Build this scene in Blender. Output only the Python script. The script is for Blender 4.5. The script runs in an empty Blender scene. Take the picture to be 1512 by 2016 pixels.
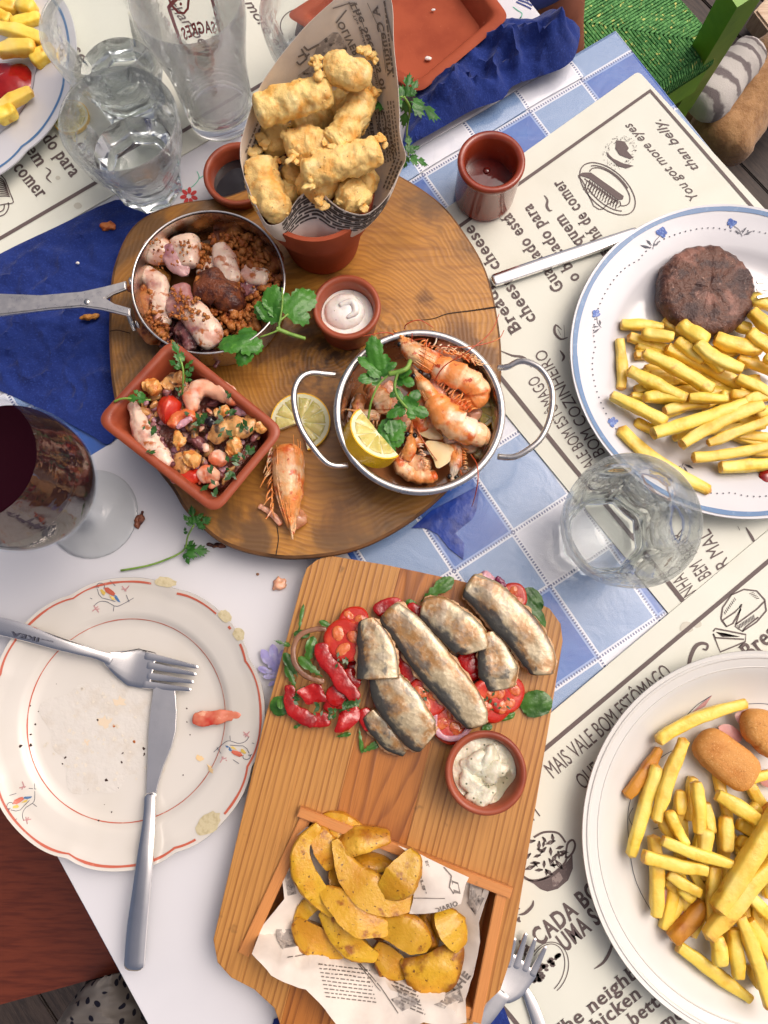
import bpy, bmesh, math, random
from math import sin, cos, pi, radians, sqrt, atan2
from mathutils import Vector, Matrix, noise, geometry
V = Vector
R = random.Random(7)
SC = bpy.context.scene
COL = SC.collection

# ---------------------------------------------------------------- camera, light, exposure
CAM_H, TILT, FPX = 0.64, radians(10), 1514.0
cam_d = bpy.data.cameras.new('camera')
cam = bpy.data.objects.new('camera', cam_d)
COL.objects.link(cam)
cam.location = (0, 0, CAM_H)
cam.rotation_euler = (TILT, 0, 0)
cam_d.sensor_width = 36.0
cam_d.lens = 36.0 * FPX / 2016.0
cam_d.clip_start = 0.01
cam_d.clip_end = 100
SC.camera = cam
SUN_EL, SUN_AZ = radians(58), radians(62)      # azimuth measured from +y towards +x
world = bpy.data.worlds.new('World')
SC.world = world
world.use_nodes = True
wt = world.node_tree
wt.nodes.clear()
sky = wt.nodes.new('ShaderNodeTexSky')
sky.sky_type = 'NISHITA'
sky.sun_disc = False
sky.sun_elevation = SUN_EL
sky.sun_rotation = SUN_AZ
sky.air_density = 0.4
sky.dust_density = 10.0
sky.ozone_density = 0.3
bg = wt.nodes.new('ShaderNodeBackground')
bg.inputs['Strength'].default_value = 0.15
wo = wt.nodes.new('ShaderNodeOutputWorld')
wt.links.new(sky.outputs[0], bg.inputs['Color'])
wt.links.new(bg.outputs[0], wo.inputs['Surface'])
sun_d = bpy.data.lights.new('sun', 'SUN')
sun_d.energy = 0.5
sun_d.angle = radians(60)
sun_d.color = (1.0, 0.97, 0.93)
sun = bpy.data.objects.new('sun', sun_d)
COL.objects.link(sun)
sd = V((sin(SUN_AZ) * cos(SUN_EL), cos(SUN_AZ) * cos(SUN_EL), sin(SUN_EL)))
sun.rotation_euler = sd.to_track_quat('Z', 'Y').to_euler()
sun.location = sd * 3
SC.view_settings.view_transform = 'Standard'
SC.view_settings.look = 'None'
SC.view_settings.gamma = 1
SC.view_settings.exposure = -0.12
SC.cycles.use_denoising = True
SC.cycles.max_bounces = 24
SC.cycles.transmission_bounces = 24
SC.cycles.glossy_bounces = 5
SC.cycles.diffuse_bounces = 3
SC.cycles.transparent_max_bounces = 24
SC.cycles.caustics_refractive = True
SC.cycles.caustics_reflective = False
SC.cycles.blur_glossy = 0.6
SC.cycles.sample_clamp_indirect = 6

# ---------------------------------------------------------------- measuring the table: pixel of the photo -> point at height z
ST, CT = sin(TILT), cos(TILT)
def W(px, py, z=0.0):
    dx, dy = (px - 756) / FPX, (1008 - py) / FPX
    y, zz = ST + dy * CT, -CT + dy * ST
    t = (CAM_H - z) / -zz
    return V((dx * t, y * t, z))
def MPP(px, py, z=0.0):                      # metres per photo pixel there
    p = W(px, py, z) - V((0, 0, CAM_H))
    return p.dot(V((0, ST, -CT))) / FPX
def crop(ox, oy, s):                         # pixel of an enlarged view -> pixel of the photo
    return lambda x, y: (ox + x / s, oy + y / s)

# ---------------------------------------------------------------- geometry container
ORG = {}
class G:
    def __init__(s):
        s.v, s.f, s.mi, s.uv = [], [], [], {}
        s.m = 0
    def add(s, vs, fs, uvs=None):
        b = len(s.v)
        s.v += [V(p) for p in vs]
        for f in fs:
            s.f.append([i + b for i in f]); s.mi.append(s.m)
        if uvs:
            for i, u in enumerate(uvs): s.uv[b + i] = u
        return s
    def merge(s, o, mat=None):
        b = len(s.v)
        s.v += o.v
        for f, m in zip(o.f, o.mi):
            s.f.append([i + b for i in f]); s.mi.append(m if mat is None else mat)
        for k, u in o.uv.items(): s.uv[k + b] = u
        return s
    def xf(s, M):
        s.v = [M @ p for p in s.v]; return s
    def mesh(s, name, org, smooth=35):
        me = bpy.data.meshes.new(name)
        me.from_pydata([p - org for p in s.v], [], s.f)
        me.update()
        if s.uv:
            l = me.uv_layers.new(name='UVMap')
            for lp in me.loops:
                l.data[lp.index].uv = s.uv.get(lp.vertex_index, (0, 0))
        if smooth is not None:
            me.polygons.foreach_set('use_smooth', [True] * len(me.polygons))
            if smooth < 180: me.set_sharp_from_angle(angle=radians(smooth))
        return me

def setp(o, label=None, cat=None, group=None, kind=None):
    if label: o['label'] = label
    if cat: o['category'] = cat
    if group: o['group'] = group
    if kind: o['kind'] = kind
    return o
def thing(name, label, cat, loc, group=None):
    o = bpy.data.objects.new(name, None)
    COL.objects.link(o)
    o.empty_display_size = .01
    o.location = loc
    ORG[o.name] = V(loc)
    return setp(o, label, cat, group)
def obj(name, g, mats, parent=None, loc=None, label=None, cat=None, group=None, kind=None, smooth=35):
    if parent is not None: org = ORG[parent.name]
    elif loc is not None: org = V(loc)
    else:
        n = max(1, len(g.v)); c = V((0, 0, 0))
        for p in g.v: c += p
        c /= n
        org = V((c.x, c.y, min(p.z for p in g.v)))
    me = g.mesh(name, org, smooth)
    mats = mats if isinstance(mats, (list, tuple)) else [mats]
    for m in mats: me.materials.append(m)
    if len(mats) > 1: me.polygons.foreach_set('material_index', g.mi)
    o = bpy.data.objects.new(name, me)
    COL.objects.link(o)
    if parent is not None:
        o.parent = parent
    else:
        o.location = org
    ORG[o.name] = org
    return setp(o, label, cat, group, kind)
def clone(o, loc, rotz=0, scale=1, label=None, group=None, parent=None):
    c = o.copy(); COL.objects.link(c)
    if parent is not None: c.parent = parent
    else:
        c.location = loc; c.rotation_euler = (0, 0, rotz); c.scale = (scale,) * 3
    if label: c['label'] = label
    if group: c['group'] = group
    for ch in o.children: clone(ch, None, parent=c)
    return c

# ---------------------------------------------------------------- curves and lofts
def catmull(pts, n, closed=False):
    P = [V(p) for p in pts]; out = []; m = len(P)
    segs = m if closed else m - 1
    for i in range(n if closed else n + 1):
        t = i / n * segs
        k = min(int(t), segs - 1); f = t - k
        if closed: a, b, c, d = P[(k - 1) % m], P[k % m], P[(k + 1) % m], P[(k + 2) % m]
        else: a, b, c, d = P[max(k - 1, 0)], P[k], P[min(k + 1, m - 1)], P[min(k + 2, m - 1)]
        out.append(.5 * ((2 * b) + (c - a) * f + (2 * a - 5 * b + 4 * c - d) * f * f + (3 * b - a - 3 * c + d) * f ** 3))
    return out
def lerpl(L, t):
    t = max(0, min(.99999, t)) * (len(L) - 1); k = int(t)
    return L[k] + (L[k + 1] - L[k]) * (t - k) if len(L) > 1 else L[0]
def ringfaces(rows, n, cap0=True, cap1=True):
    f = []
    for i in range(rows - 1):
        for j in range(n):
            a, b = i * n + j, i * n + (j + 1) % n
            f.append((a, b, b + n, a + n))
    if cap0: f.append(tuple(range(n - 1, -1, -1)))
    if cap1: f.append(tuple((rows - 1) * n + j for j in range(n)))
    return f
def tube(pts, r, n=8, g=None, seg=None, up=(0, 0, 1)):
    """round bar along pts; r one radius or a list over its length"""
    g = g or G()
    P = catmull(pts, seg) if seg else [V(p) for p in pts]
    vs = []
    N = None
    for i, p in enumerate(P):
        t = (P[min(i + 1, len(P) - 1)] - P[max(i - 1, 0)])
        t = t.normalized() if t.length > 1e-9 else V((0, 0, 1))
        if N is None:
            N = t.cross(V(up))
            if N.length < 1e-3: N = t.cross(V((1, 0, 0)))
        N = (N - t * N.dot(t)).normalized()
        B = t.cross(N)
        rr = r if not isinstance(r, (list, tuple)) else lerpl(r, i / max(1, len(P) - 1))
        for j in range(n):
            a = 2 * pi * j / n
            vs.append(p + (N * cos(a) + B * sin(a)) * rr)
    return g.add(vs, ringfaces(len(P), n))
def fbm(p, f, seed=0, o=3):
    return noise.fractal(V(p) * f + V((seed * 7.13, seed * 3.7, seed * 1.9)), 1.0, 2.0, o)
def sausage(pts, w, h, n=16, seg=28, g=None, end=.5, amp=0, freq=200, amp2=0, freq2=500, seed=0, flat=0, sq=1.0, endlen=None, uv=False, up=(0, 0, 1)):
    """closed fleshy body along pts: w, h lists of half widths/heights; rounded ends; noise relief"""
    g = g or G()
    P = catmull(pts, seg)
    L = sum((P[i + 1] - P[i]).length for i in range(seg))
    vs, uvs = [], []
    UP = V(up)
    if not isinstance(w, (list, tuple)): w = [w, w]
    if not isinstance(h, (list, tuple)): h = [h, h]
    el = endlen if endlen is not None else min(.45, max(.05, end * 2 * w[0] / max(L, 1e-6)))
    # non uniform sampling towards ends
    for i in range(seg + 1):
        s = i / seg
        t = .5 - .5 * cos(pi * s)
        t = s * .4 + t * .6
        p = lerpl(P, t)
        e = 1e-3
        T = (lerpl(P, min(1, t + .03)) - lerpl(P, max(0, t - .03))).normalized()
        S = T.cross(UP)
        if S.length < 1e-3: S = T.cross(V((1, 0, 0)))
        S.normalize(); U = S.cross(T).normalized()
        q = 1.0
        if t < el: q = sqrt(max(0, 1 - (1 - t / el) ** 2))
        if t > 1 - el: q = min(q, sqrt(max(0, 1 - (1 - (1 - t) / el) ** 2)))
        q = max(q, .06)
        ww, hh = lerpl(w, t) * q, lerpl(h, t) * q
        for j in range(n):
            a = 2 * pi * j / n
            ca, sa = cos(a), sin(a)
            if sq != 1: ca, sa = math.copysign(abs(ca) ** sq, ca), math.copysign(abs(sa) ** sq, sa)
            if flat and sa < 0: sa *= (1 - flat)
            d = S * (ca * ww) + U * (sa * hh)
            k = 0
            if amp: k += amp * fbm(p + d, freq, seed, 2)
            if amp2: k += amp2 * abs(fbm(p + d, freq2, seed + 3, 2))
            nd = d.normalized() if d.length > 1e-9 else U
            vs.append(p + d + nd * k)
            uvs.append((t, j / n))
    return g.add(vs, ringfaces(seg + 1, n), uvs if uv else None)
def ball(c, r, g=None, sub=2, amp=0, freq=200, seed=0, sc=(1, 1, 1), rz=0, amp2=0, freq2=500, flat=None, tilt=0):
    g = g or G()
    bm = bmesh.new()
    bmesh.ops.create_icosphere(bm, subdivisions=sub, radius=1)
    bm.verts.ensure_lookup_table()
    M = Matrix.Translation(V(c)) @ Matrix.Rotation(rz, 4, 'Z') @ Matrix.Rotation(tilt, 4, 'X')
    vs = []
    for v in bm.verts:
        d = v.co.normalized()
        k = r
        q = V((d.x * sc[0], d.y * sc[1], d.z * sc[2])) * r
        if flat is not None and q.z < -flat: q.z = -flat
        if amp: q += d * amp * fbm(V(c) + q, freq, seed, 3)
        if amp2: q += d * amp2 * fbm(V(c) + q, freq2, seed + 5, 2)
        vs.append(M @ q)
    fs = [[v.index for v in f.verts] for f in bm.faces]
    bm.free()
    return g.add(vs, fs)
def lathe(prof, c, n=64, g=None, rm=None, M=None, closed=False):
    """prof [(r,z)], rm(phi, i, r) radius factor; M tilts about c"""
    g = g or G()
    vs = []
    for i, (r, z) in enumerate(prof):
        for j in range(n):
            a = 2 * pi * j / n
            k = rm(a, i, r) if rm else 1
            p = V((cos(a) * r * k, sin(a) * r * k, z))
            if M is not None: p = M @ p
            vs.append(V(c) + p)
    f = ringfaces(len(prof), n, False, False)
    if closed:
        b = (len(prof) - 1) * n
        for j in range(n):
            f.append((b + j, b + (j + 1) % n, (j + 1) % n, j))
    return g.add(vs, f)
def prism(outline, z0, z1, g=None, bevel=0, segs=2):
    """outline: list of points (xy used) counter clockwise; solid between z0 and z1 with rounded top rim"""
    bm = bmesh.new()
    O = [V(p) for p in outline]
    area = sum(O[i].x * O[(i + 1) % len(O)].y - O[(i + 1) % len(O)].x * O[i].y for i in range(len(O)))
    if area < 0: O.reverse()
    lo = [bm.verts.new((p.x, p.y, z0)) for p in O]
    f = bm.faces.new(lo)
    r = bmesh.ops.extrude_face_region(bm, geom=[f])
    vv = [e for e in r['geom'] if isinstance(e, bmesh.types.BMVert)]
    for v in vv: v.co.z = z1
    bmesh.ops.recalc_face_normals(bm, faces=bm.faces)
    if bevel:
        top = [e for e in bm.edges if all(abs(v.co.z - z1) < 1e-7 for v in e.verts)]
        bmesh.ops.bevel(bm, geom=top, offset=bevel, segments=segs, affect='EDGES', clamp_overlap=True)
    bm.verts.index_update()
    g = g or G()
    g.add([v.co.copy() for v in bm.verts], [[v.index for v in f.verts] for f in bm.faces])
    bm.free()
    return g
def box(c, sx, sy, sz, rz=0, g=None, bev=0):
    o = [V((x * sx / 2, y * sy / 2, 0)) for x, y in ((-1, -1), (1, -1), (1, 1), (-1, 1))]
    b = prism(o, -sz / 2, sz / 2, bevel=bev)
    b.xf(Matrix.Translation(V(c)) @ Matrix.Rotation(rz, 4, 'Z'))
    return (g or G()).merge(b)
def inside(p, O):
    c = False; j = len(O) - 1
    for i in range(len(O)):
        a, b = O[i], O[j]
        if (a.y > p.y) != (b.y > p.y) and p.x < (b.x - a.x) * (p.y - a.y) / (b.y - a.y) + a.x: c = not c
        j = i
    return c
def sheet(outline, step, zf, g=None, jit=.3, uvf=None, seed=1):
    """thin cloth or paper: fine triangles inside an outline, height from zf(p, distance to the rim)"""
    g = g or G()
    O = [V((p[0], p[1])) for p in outline]
    B = []
    for i in range(len(O)):
        a, b = O[i], O[(i + 1) % len(O)]
        k = max(1, int((b - a).length / step))
        B += [a.lerp(b, q / k) for q in range(k)]
    rr = random.Random(seed)
    x0, x1 = min(p.x for p in B), max(p.x for p in B)
    y0, y1 = min(p.y for p in B), max(p.y for p in B)
    pts = list(B)
    def rim(p):
        d = 9
        for i in range(0, len(B)):
            d = min(d, (B[i] - p).length)
        return d
    D = [0.0] * len(B)
    y = y0
    while y < y1:
        x = x0
        while x < x1:
            p = V((x + rr.uniform(-jit, jit) * step, y + rr.uniform(-jit, jit) * step))
            if inside(p, B):
                d = rim(p)
                if d > step * .55: pts.append(p); D.append(d)
            x += step
        y += step
    nb = len(B)
    r = geometry.delaunay_2d_cdt(pts, [(i, (i + 1) % nb) for i in range(nb)], [], 1, 1e-7)
    vs = []
    for k, p in enumerate(r[0]):
        src = r[3][k][0] if r[3][k] else 0
        vs.append(V((p.x, p.y, zf(p, D[src]))))
    uv = [uvf(p) for p in vs] if uvf else None
    fs = []
    for f in r[2]:
        a, b, c = vs[f[0]], vs[f[1]], vs[f[2]]
        fs.append(f if (b - a).cross(c - a).z > 0 else f[::-1])
    return g.add(vs, fs, uv)
def thicken(g, t):
    """second skin a thickness t below, joined at the open rim"""
    n = len(g.v)
    ed = {}
    for f in g.f:
        for i in range(len(f)):
            a, b = f[i], f[(i + 1) % len(f)]
            ed[(a, b)] = 1
    nv = [V((0, 0, 0)) for _ in g.v]
    for f in g.f:
        nn = (g.v[f[1]] - g.v[f[0]]).cross(g.v[f[2]] - g.v[f[0]])
        for i in f: nv[i] += nn
    h = G()
    h.v = g.v + [p - (nv[i].normalized() * t if nv[i].length > 0 else V((0, 0, t))) for i, p in enumerate(g.v)]
    h.f = [list(f) for f in g.f] + [[i + n for i in reversed(f)] for f in g.f]
    h.mi = g.mi + g.mi
    h.uv = dict(g.uv); h.uv.update({k + n: u for k, u in g.uv.items()})
    for (a, b) in ed:
        if (b, a) not in ed:
            h.f.append([b, a, a + n, b + n]); h.mi.append(0)
    return h
def ribbon(pts, w, zlift=0, g=None, taper=False, closed=False, fn=None):
    """flat printed stroke of width w (or list) through pts"""
    g = g or G()
    P = [V(p) for p in pts]
    if closed: P = P + [P[0]]
    if len(P) < 2: return g
    vs = []
    for i, p in enumerate(P):
        t = P[min(i + 1, len(P) - 1)] - P[max(i - 1, 0)]
        if closed and i in (0, len(P) - 1): t = P[1] - P[-2]
        s = V((-t.y, t.x, 0)).normalized() if (t.x or t.y) else V((1, 0, 0))
        q = w if not isinstance(w, (list, tuple)) else lerpl(w, i / (len(P) - 1))
        if taper: q *= max(.15, sin(pi * min(1, max(0, i / (len(P) - 1)))) ** .7)
        vs += [p + s * q / 2 + V((0, 0, zlift)), p - s * q / 2 + V((0, 0, zlift))]
    return g.add(vs, [(2 * i, 2 * i + 1, 2 * i + 3, 2 * i + 2) for i in range(len(P) - 1)])

# ---------------------------------------------------------------- lettering
_TX = {}
def glyphs(s, style='sans'):
    k = (s, style)
    if k in _TX: return _TX[k]
    cu = bpy.data.curves.new('lettering', 'FONT')
    cu.body = s
    cu.size = 1
    cu.resolution_u = 3
    if style == 'serif': cu.offset = .012
    if style == 'bold': cu.offset = .03
    if style == 'hand': cu.shear = .35; cu.offset = .006
    if style in ('serif', 'bold'): cu.space_character = 1.12
    o = bpy.data.objects.new('lettering', cu)
    me = o.to_mesh()
    vs = [v.co.copy() for v in me.vertices]
    fs = [list(p.vertices) for p in me.polygons]
    o.to_mesh_clear()
    bpy.data.objects.remove(o); bpy.data.curves.remove(cu)
    if style == 'serif' and vs:
        ed = {}
        for f in fs:
            for i in range(len(f)):
                e = tuple(sorted((f[i], f[(i + 1) % len(f)]))); ed[e] = ed.get(e, 0) + 1
        nr = {}
        for f in fs:
            for i in range(len(f)):
                a, b = f[i], f[(i + 1) % len(f)]
                if ed[tuple(sorted((a, b)))] == 1:
                    d = vs[b] - vs[a]
                    n = V((d.y, -d.x, 0))
                    if n.length > 0: n.normalize()
                    for q in (a, b): nr[q] = nr.get(q, V((0, 0, 0))) + n
        stems = []
        for e, c in ed.items():
            if c == 1:
                a, b = vs[e[0]], vs[e[1]]
                L = abs(a.x - b.x)
                if abs(a.y - b.y) < .01 and .05 < L < .22: stems.append((min(a.x, b.x), max(a.x, b.x), a.y))
        for q, n in nr.items():
            if n.length > 0: vs[q].x += math.copysign(min(1, abs(n.normalized().x)) * .022, n.x)
        ys = [y for _, _, y in stems]
        for x0, x1, y in stems:
            up = .028 if (y < .03 or y < -.1) else -.028
            b = len(vs)
            vs += [V((x0 - .07, y, 0)), V((x1 + .07, y, 0)), V((x1 + .07, y + up, 0)), V((x0 - .07, y + up, 0))]
            fs.append([b, b + 1, b + 2, b + 3] if up > 0 else [b + 3, b + 2, b + 1, b])
    _TX[k] = (vs, fs)
    return _TX[k]
def text(s, p1, p2, h, style='sans', g=None, up=None, fit=True, fn=None, flip=False):
    """letters along p1 -> p2 (world points), cap height h metres"""
    g = g or G()
    vs, fs = glyphs(s, style)
    if not vs: return g
    p1, p2 = V(p1), V(p2)
    d = p2 - p1; L = d.length; d.normalize()
    n = V((-d.y, d.x, 0)).normalized() if up is None else V(up)
    if flip: n = -n
    x0, x1 = min(v.x for v in vs), max(v.x for v in vs)
    kx = L / (x1 - x0) if fit else h / .69
    ky = h / .69
    out = [p1 + d * ((v.x - x0) * kx) + n * (v.y * ky) for v in vs]
    if fn: out = [fn(p) for p in out]
    return g.add(out, fs)
# ---------------------------------------------------------------- materials
def s2l(c):
    return tuple((x / 255 / 12.92 if x / 255 <= .04045 else ((x / 255 + .055) / 1.055) ** 2.4) for x in c)
def nd(t, typ, ins=None, **kw):
    n = t.nodes.new(typ)
    for k, v in kw.items(): setattr(n, k, v)
    for k, v in (ins or {}).items():
        if isinstance(v, bpy.types.NodeSocket): t.links.new(v, n.inputs[k])
        else: n.inputs[k].default_value = v
    return n
def mth(t, op, a, b=0.0, c=None):
    n = t.nodes.new('ShaderNodeMath'); n.operation = op
    for i, x in enumerate((a, b, c)):
        if x is None: continue
        if isinstance(x, bpy.types.NodeSocket): t.links.new(x, n.inputs[i])
        else: n.inputs[i].default_value = x
    return n.outputs[0]
def c4(c): return (*c, 1.0) if len(c) == 3 else c
def rng(t, x, lo, hi, smooth=True):
    n = nd(t, 'ShaderNodeMapRange', {'Value': x, 'From Min': lo, 'From Max': hi})
    n.interpolation_type = 'SMOOTHSTEP' if smooth else 'LINEAR'
    return n.outputs[0]
def mixc(t, f, a, b, mode='MIX'):
    n = t.nodes.new('ShaderNodeMix'); n.data_type = 'RGBA'; n.blend_type = mode
    for sock, x in ((n.inputs[0], f), (n.inputs[6], a), (n.inputs[7], b)):
        if isinstance(x, bpy.types.NodeSocket): t.links.new(x, sock)
        elif sock == n.inputs[0]: sock.default_value = x
        else: sock.default_value = c4(x)
    return n.outputs[2]
def tex(t, kind, co, scale, detail=3, dist=0, rough=.55):
    if kind == 'n':
        return nd(t, 'ShaderNodeTexNoise', {'Vector': co, 'Scale': scale, 'Detail': detail, 'Distortion': dist, 'Roughness': rough}).outputs[0]
    if kind == 'v':
        return nd(t, 'ShaderNodeTexVoronoi', {'Vector': co, 'Scale': scale}).outputs[0]
    if kind == 'w':
        return nd(t, 'ShaderNodeTexWave', {'Vector': co, 'Scale': scale, 'Distortion': dist, 'Detail': detail}).outputs[1]
def M(name, col, rough=.5, layers=(), bump=(), metal=0, sss=0, spec=.5, coat=0, trans=0, ior=1.45, sheen=0, jit=0, stretch=None, uv=False, aniso=0, sssr=(.004, .002, .001), rvar=None, alpha=None, edge=None):
    """layers: (kind, scale, colour, lo, hi[, detail, distortion]); bump: (kind, scale, metres[, detail])"""
    m = bpy.data.materials.new(name)
    m.use_nodes = True
    t = m.node_tree
    p = t.nodes['Principled BSDF']
    tc = nd(t, 'ShaderNodeTexCoord')
    co = tc.outputs['UV' if uv else 'Object']
    oi = nd(t, 'ShaderNodeObjectInfo')
    add = nd(t, 'ShaderNodeVectorMath', {0: co})
    add.operation = 'ADD'
    sc = nd(t, 'ShaderNodeVectorMath'); sc.operation = 'SCALE'
    sc.inputs[0].default_value = (1.7, 2.3, .9)
    t.links.new(oi.outputs['Random'], sc.inputs['Scale'])
    t.links.new(sc.outputs[0], add.inputs[1])
    co = add.outputs[0]
    if stretch:
        mp = nd(t, 'ShaderNodeMapping', {'Vector': co, 'Scale': stretch})
        co = mp.outputs[0]
    c = None
    for L in layers:
        k, s, cc, lo, hi = L[:5]
        x = tex(t, k, co, s, L[5] if len(L) > 5 else 3, L[6] if len(L) > 6 else 0)
        c = mixc(t, rng(t, x, lo, hi), col if c is None else c, cc)
    if jit:
        r = mth(t, 'MULTIPLY_ADD', oi.outputs['Random'], 2 * jit, 1 - jit)
        hs = nd(t, 'ShaderNodeHueSaturation', {'Value': r})
        h2 = mth(t, 'MULTIPLY_ADD', mth(t, 'FRACT', mth(t, 'MULTIPLY', oi.outputs['Random'], 7.3)), .03 * jit / .2, .5 - .015 * jit / .2)
        t.links.new(h2, hs.inputs['Hue'])
        if c is None: hs.inputs['Color'].default_value = c4(col)
        else: t.links.new(c, hs.inputs['Color'])
        c = hs.outputs[0]
    if c is None: p.inputs['Base Color'].default_value = c4(col)
    else: t.links.new(c, p.inputs['Base Color'])
    p.inputs['Roughness'].default_value = rough
    if rvar:
        x = tex(t, 'n', co, rvar[0], 4)
        t.links.new(mth(t, 'ADD', rng(t, x, .3, .7), 0) if False else nd(t, 'ShaderNodeMapRange', {'Value': x, 'From Min': .3, 'From Max': .7, 'To Min': rvar[1], 'To Max': rvar[2]}).outputs[0], p.inputs['Roughness'])
    p.inputs['Metallic'].default_value = metal
    p.inputs['Specular IOR Level'].default_value = spec
    p.inputs['IOR'].default_value = ior
    if coat: p.inputs['Coat Weight'].default_value = coat; p.inputs['Coat Roughness'].default_value = .08
    if trans: p.inputs['Transmission Weight'].default_value = trans
    if aniso: p.inputs['Anisotropic'].default_value = aniso
    if sheen: p.inputs['Sheen Weight'].default_value = sheen
    if alpha is not None: p.inputs['Alpha'].default_value = alpha
    if sss:
        p.inputs['Subsurface Weight'].default_value = sss
        p.inputs['Subsurface Radius'].default_value = (1, .5, .25)
        p.inputs['Subsurface Scale'].default_value = sssr[0]
    if edge:
        src = p.inputs['Base Color'].links[0].from_socket if p.inputs['Base Color'].links else None
        pt = nd(t, 'ShaderNodeNewGeometry').outputs['Pointiness']
        wob = mth(t, 'MULTIPLY', mth(t, 'SUBTRACT', tex(t, 'n', co, 140, 3), .5), .12)
        f = mth(t, 'MULTIPLY', rng(t, mth(t, 'ADD', pt, wob), edge[1], edge[2]), edge[3])
        t.links.new(mixc(t, f, src if src is not None else col, edge[0]), p.inputs['Base Color'])
    nb = None
    for b in bump:
        x = tex(t, b[0], co, b[1], b[3] if len(b) > 3 else 3)
        bn = nd(t, 'ShaderNodeBump', {'Height': x, 'Distance': b[2], 'Strength': 1.0})
        if nb is not None: t.links.new(nb, bn.inputs['Normal'])
        nb = bn.outputs[0]
    if nb is not None:
        t.links.new(nb, p.inputs['Normal'])
        if coat: t.links.new(nb, p.inputs['Coat Normal'])
    return m
def prin(m): return m.node_tree.nodes['Principled BSDF']

m_ink = M('brown_print_ink', s2l((98, 84, 82)), .6, [('n', 900, s2l((120, 106, 102)), .55, .75)])
m_card = M('cream_card', s2l((222, 223, 210)), .42, [('n', 14, s2l((215, 215, 200)), .45, .8), ('n', 130, s2l((206, 206, 192)), .72, .85)], [('n', 60, .00025, 2), ('n', 8, .004, 2)], spec=.35)
m_white_paper = M('white_paper_mat', s2l((214, 214, 219)), .45, [('n', 8, s2l((204, 205, 211)), .4, .8)], [('n', 20, .0006, 2)], spec=.3)
m_terra = M('terracotta', s2l((160, 78, 50)), .42, [('n', 45, s2l((140, 62, 38)), .45, .75), ('n', 400, s2l((176, 96, 66)), .62, .8), ('n', 18, s2l((134, 58, 36)), .56, .72)], [('n', 700, .00006)], coat=.12, rvar=(60, .32, .55))
m_terra_glaze = M('glazed_terracotta', s2l((150, 62, 38)), .22, [('n', 40, s2l((122, 44, 26)), .4, .75), ('n', 300, s2l((168, 82, 56)), .66, .8)], [('n', 300, .00008)], coat=.5)
m_pot = M('plain_clay_pot', s2l((166, 80, 52)), .7, [('n', 30, s2l((148, 66, 42)), .4, .75), ('n', 260, s2l((182, 104, 76)), .66, .82)], [('n', 500, .0001)], spec=.25)
m_steel = M('brushed_steel', (.74, .71, .67), .2, [('n', 300, (.5, .49, .48), .4, .8)], metal=1, rvar=(180, .13, .27))
m_steel_in = M('pan_steel_brown_reflection', (.68, .6, .53), .24, [('n', 60, (.5, .4, .32), .45, .75), ('n', 14, (.5, .36, .26), .5, .8)], [('n', 90, .00015)], metal=1, rvar=(70, .14, .38))  # brown patches paint the brown reflections into the steel colour
m_steel_matt = M('satin_steel', (.74, .71, .68), .32, [('n', 220, (.64, .62, .6), .4, .8)], metal=1, rvar=(260, .25, .4))
m_china_bird = M('cream_glazed_china', s2l((216, 211, 203)), .16, [('n', 12, s2l((209, 203, 192)), .4, .8)], [('n', 25, .0003, 2)], coat=.3, spec=.5)
m_china_blue = M('white_glazed_china', s2l((212, 212, 216)), .18, [('n', 12, s2l((205, 204, 209)), .4, .8)], [('n', 25, .0004, 2)], coat=.3)
m_plastic = M('white_paper_plate', s2l((220, 218, 213)), .3, [('n', 15, s2l((213, 210, 203)), .4, .8)], [('n', 30, .0002, 2)], coat=.15)
m_red_line = M('worn_red_glaze_line', s2l((196, 100, 78)), .3, [('n', 200, s2l((214, 150, 132)), .58, .75)])
m_blue_line = M('blue_glaze_line', s2l((84, 122, 166)), .22, [('n', 150, s2l((112, 146, 182)), .55, .75)])
m_blue_print = M('blue_flower_glaze', s2l((66, 98, 176)), .3, [('n', 500, s2l((120, 150, 206)), .48, .65)])
m_dark_print = M('dark_grey_print', s2l((76, 78, 92)), .4)
m_blue_dark = M('navy_print', s2l((44, 60, 128)), .5)
m_red_print = M('red_print', s2l((198, 62, 62)), .6)
m_pink_print = M('faded_pink_print', s2l((196, 146, 146)), .5)
m_yellow_print = M('yellow_print', s2l((216, 186, 92)), .5)
m_green_print = M('green_thread_print', s2l((112, 186, 160)), .6)
m_chip = M('chipped_clay', s2l((206, 194, 158)), .8, [('n', 300, s2l((190, 176, 138)), .4, .7)], [('n', 500, .0003)])
m_logo = M('red_logo_enamel', s2l((206, 26, 32)), .35)
m_glass = M('clear_glass', (.985, .992, .99), .0, trans=1, ior=1.3)
m_glass_tint = M('pale_blue_glass', (.965, .985, .985), .0, trans=.965, ior=1.28)
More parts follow.
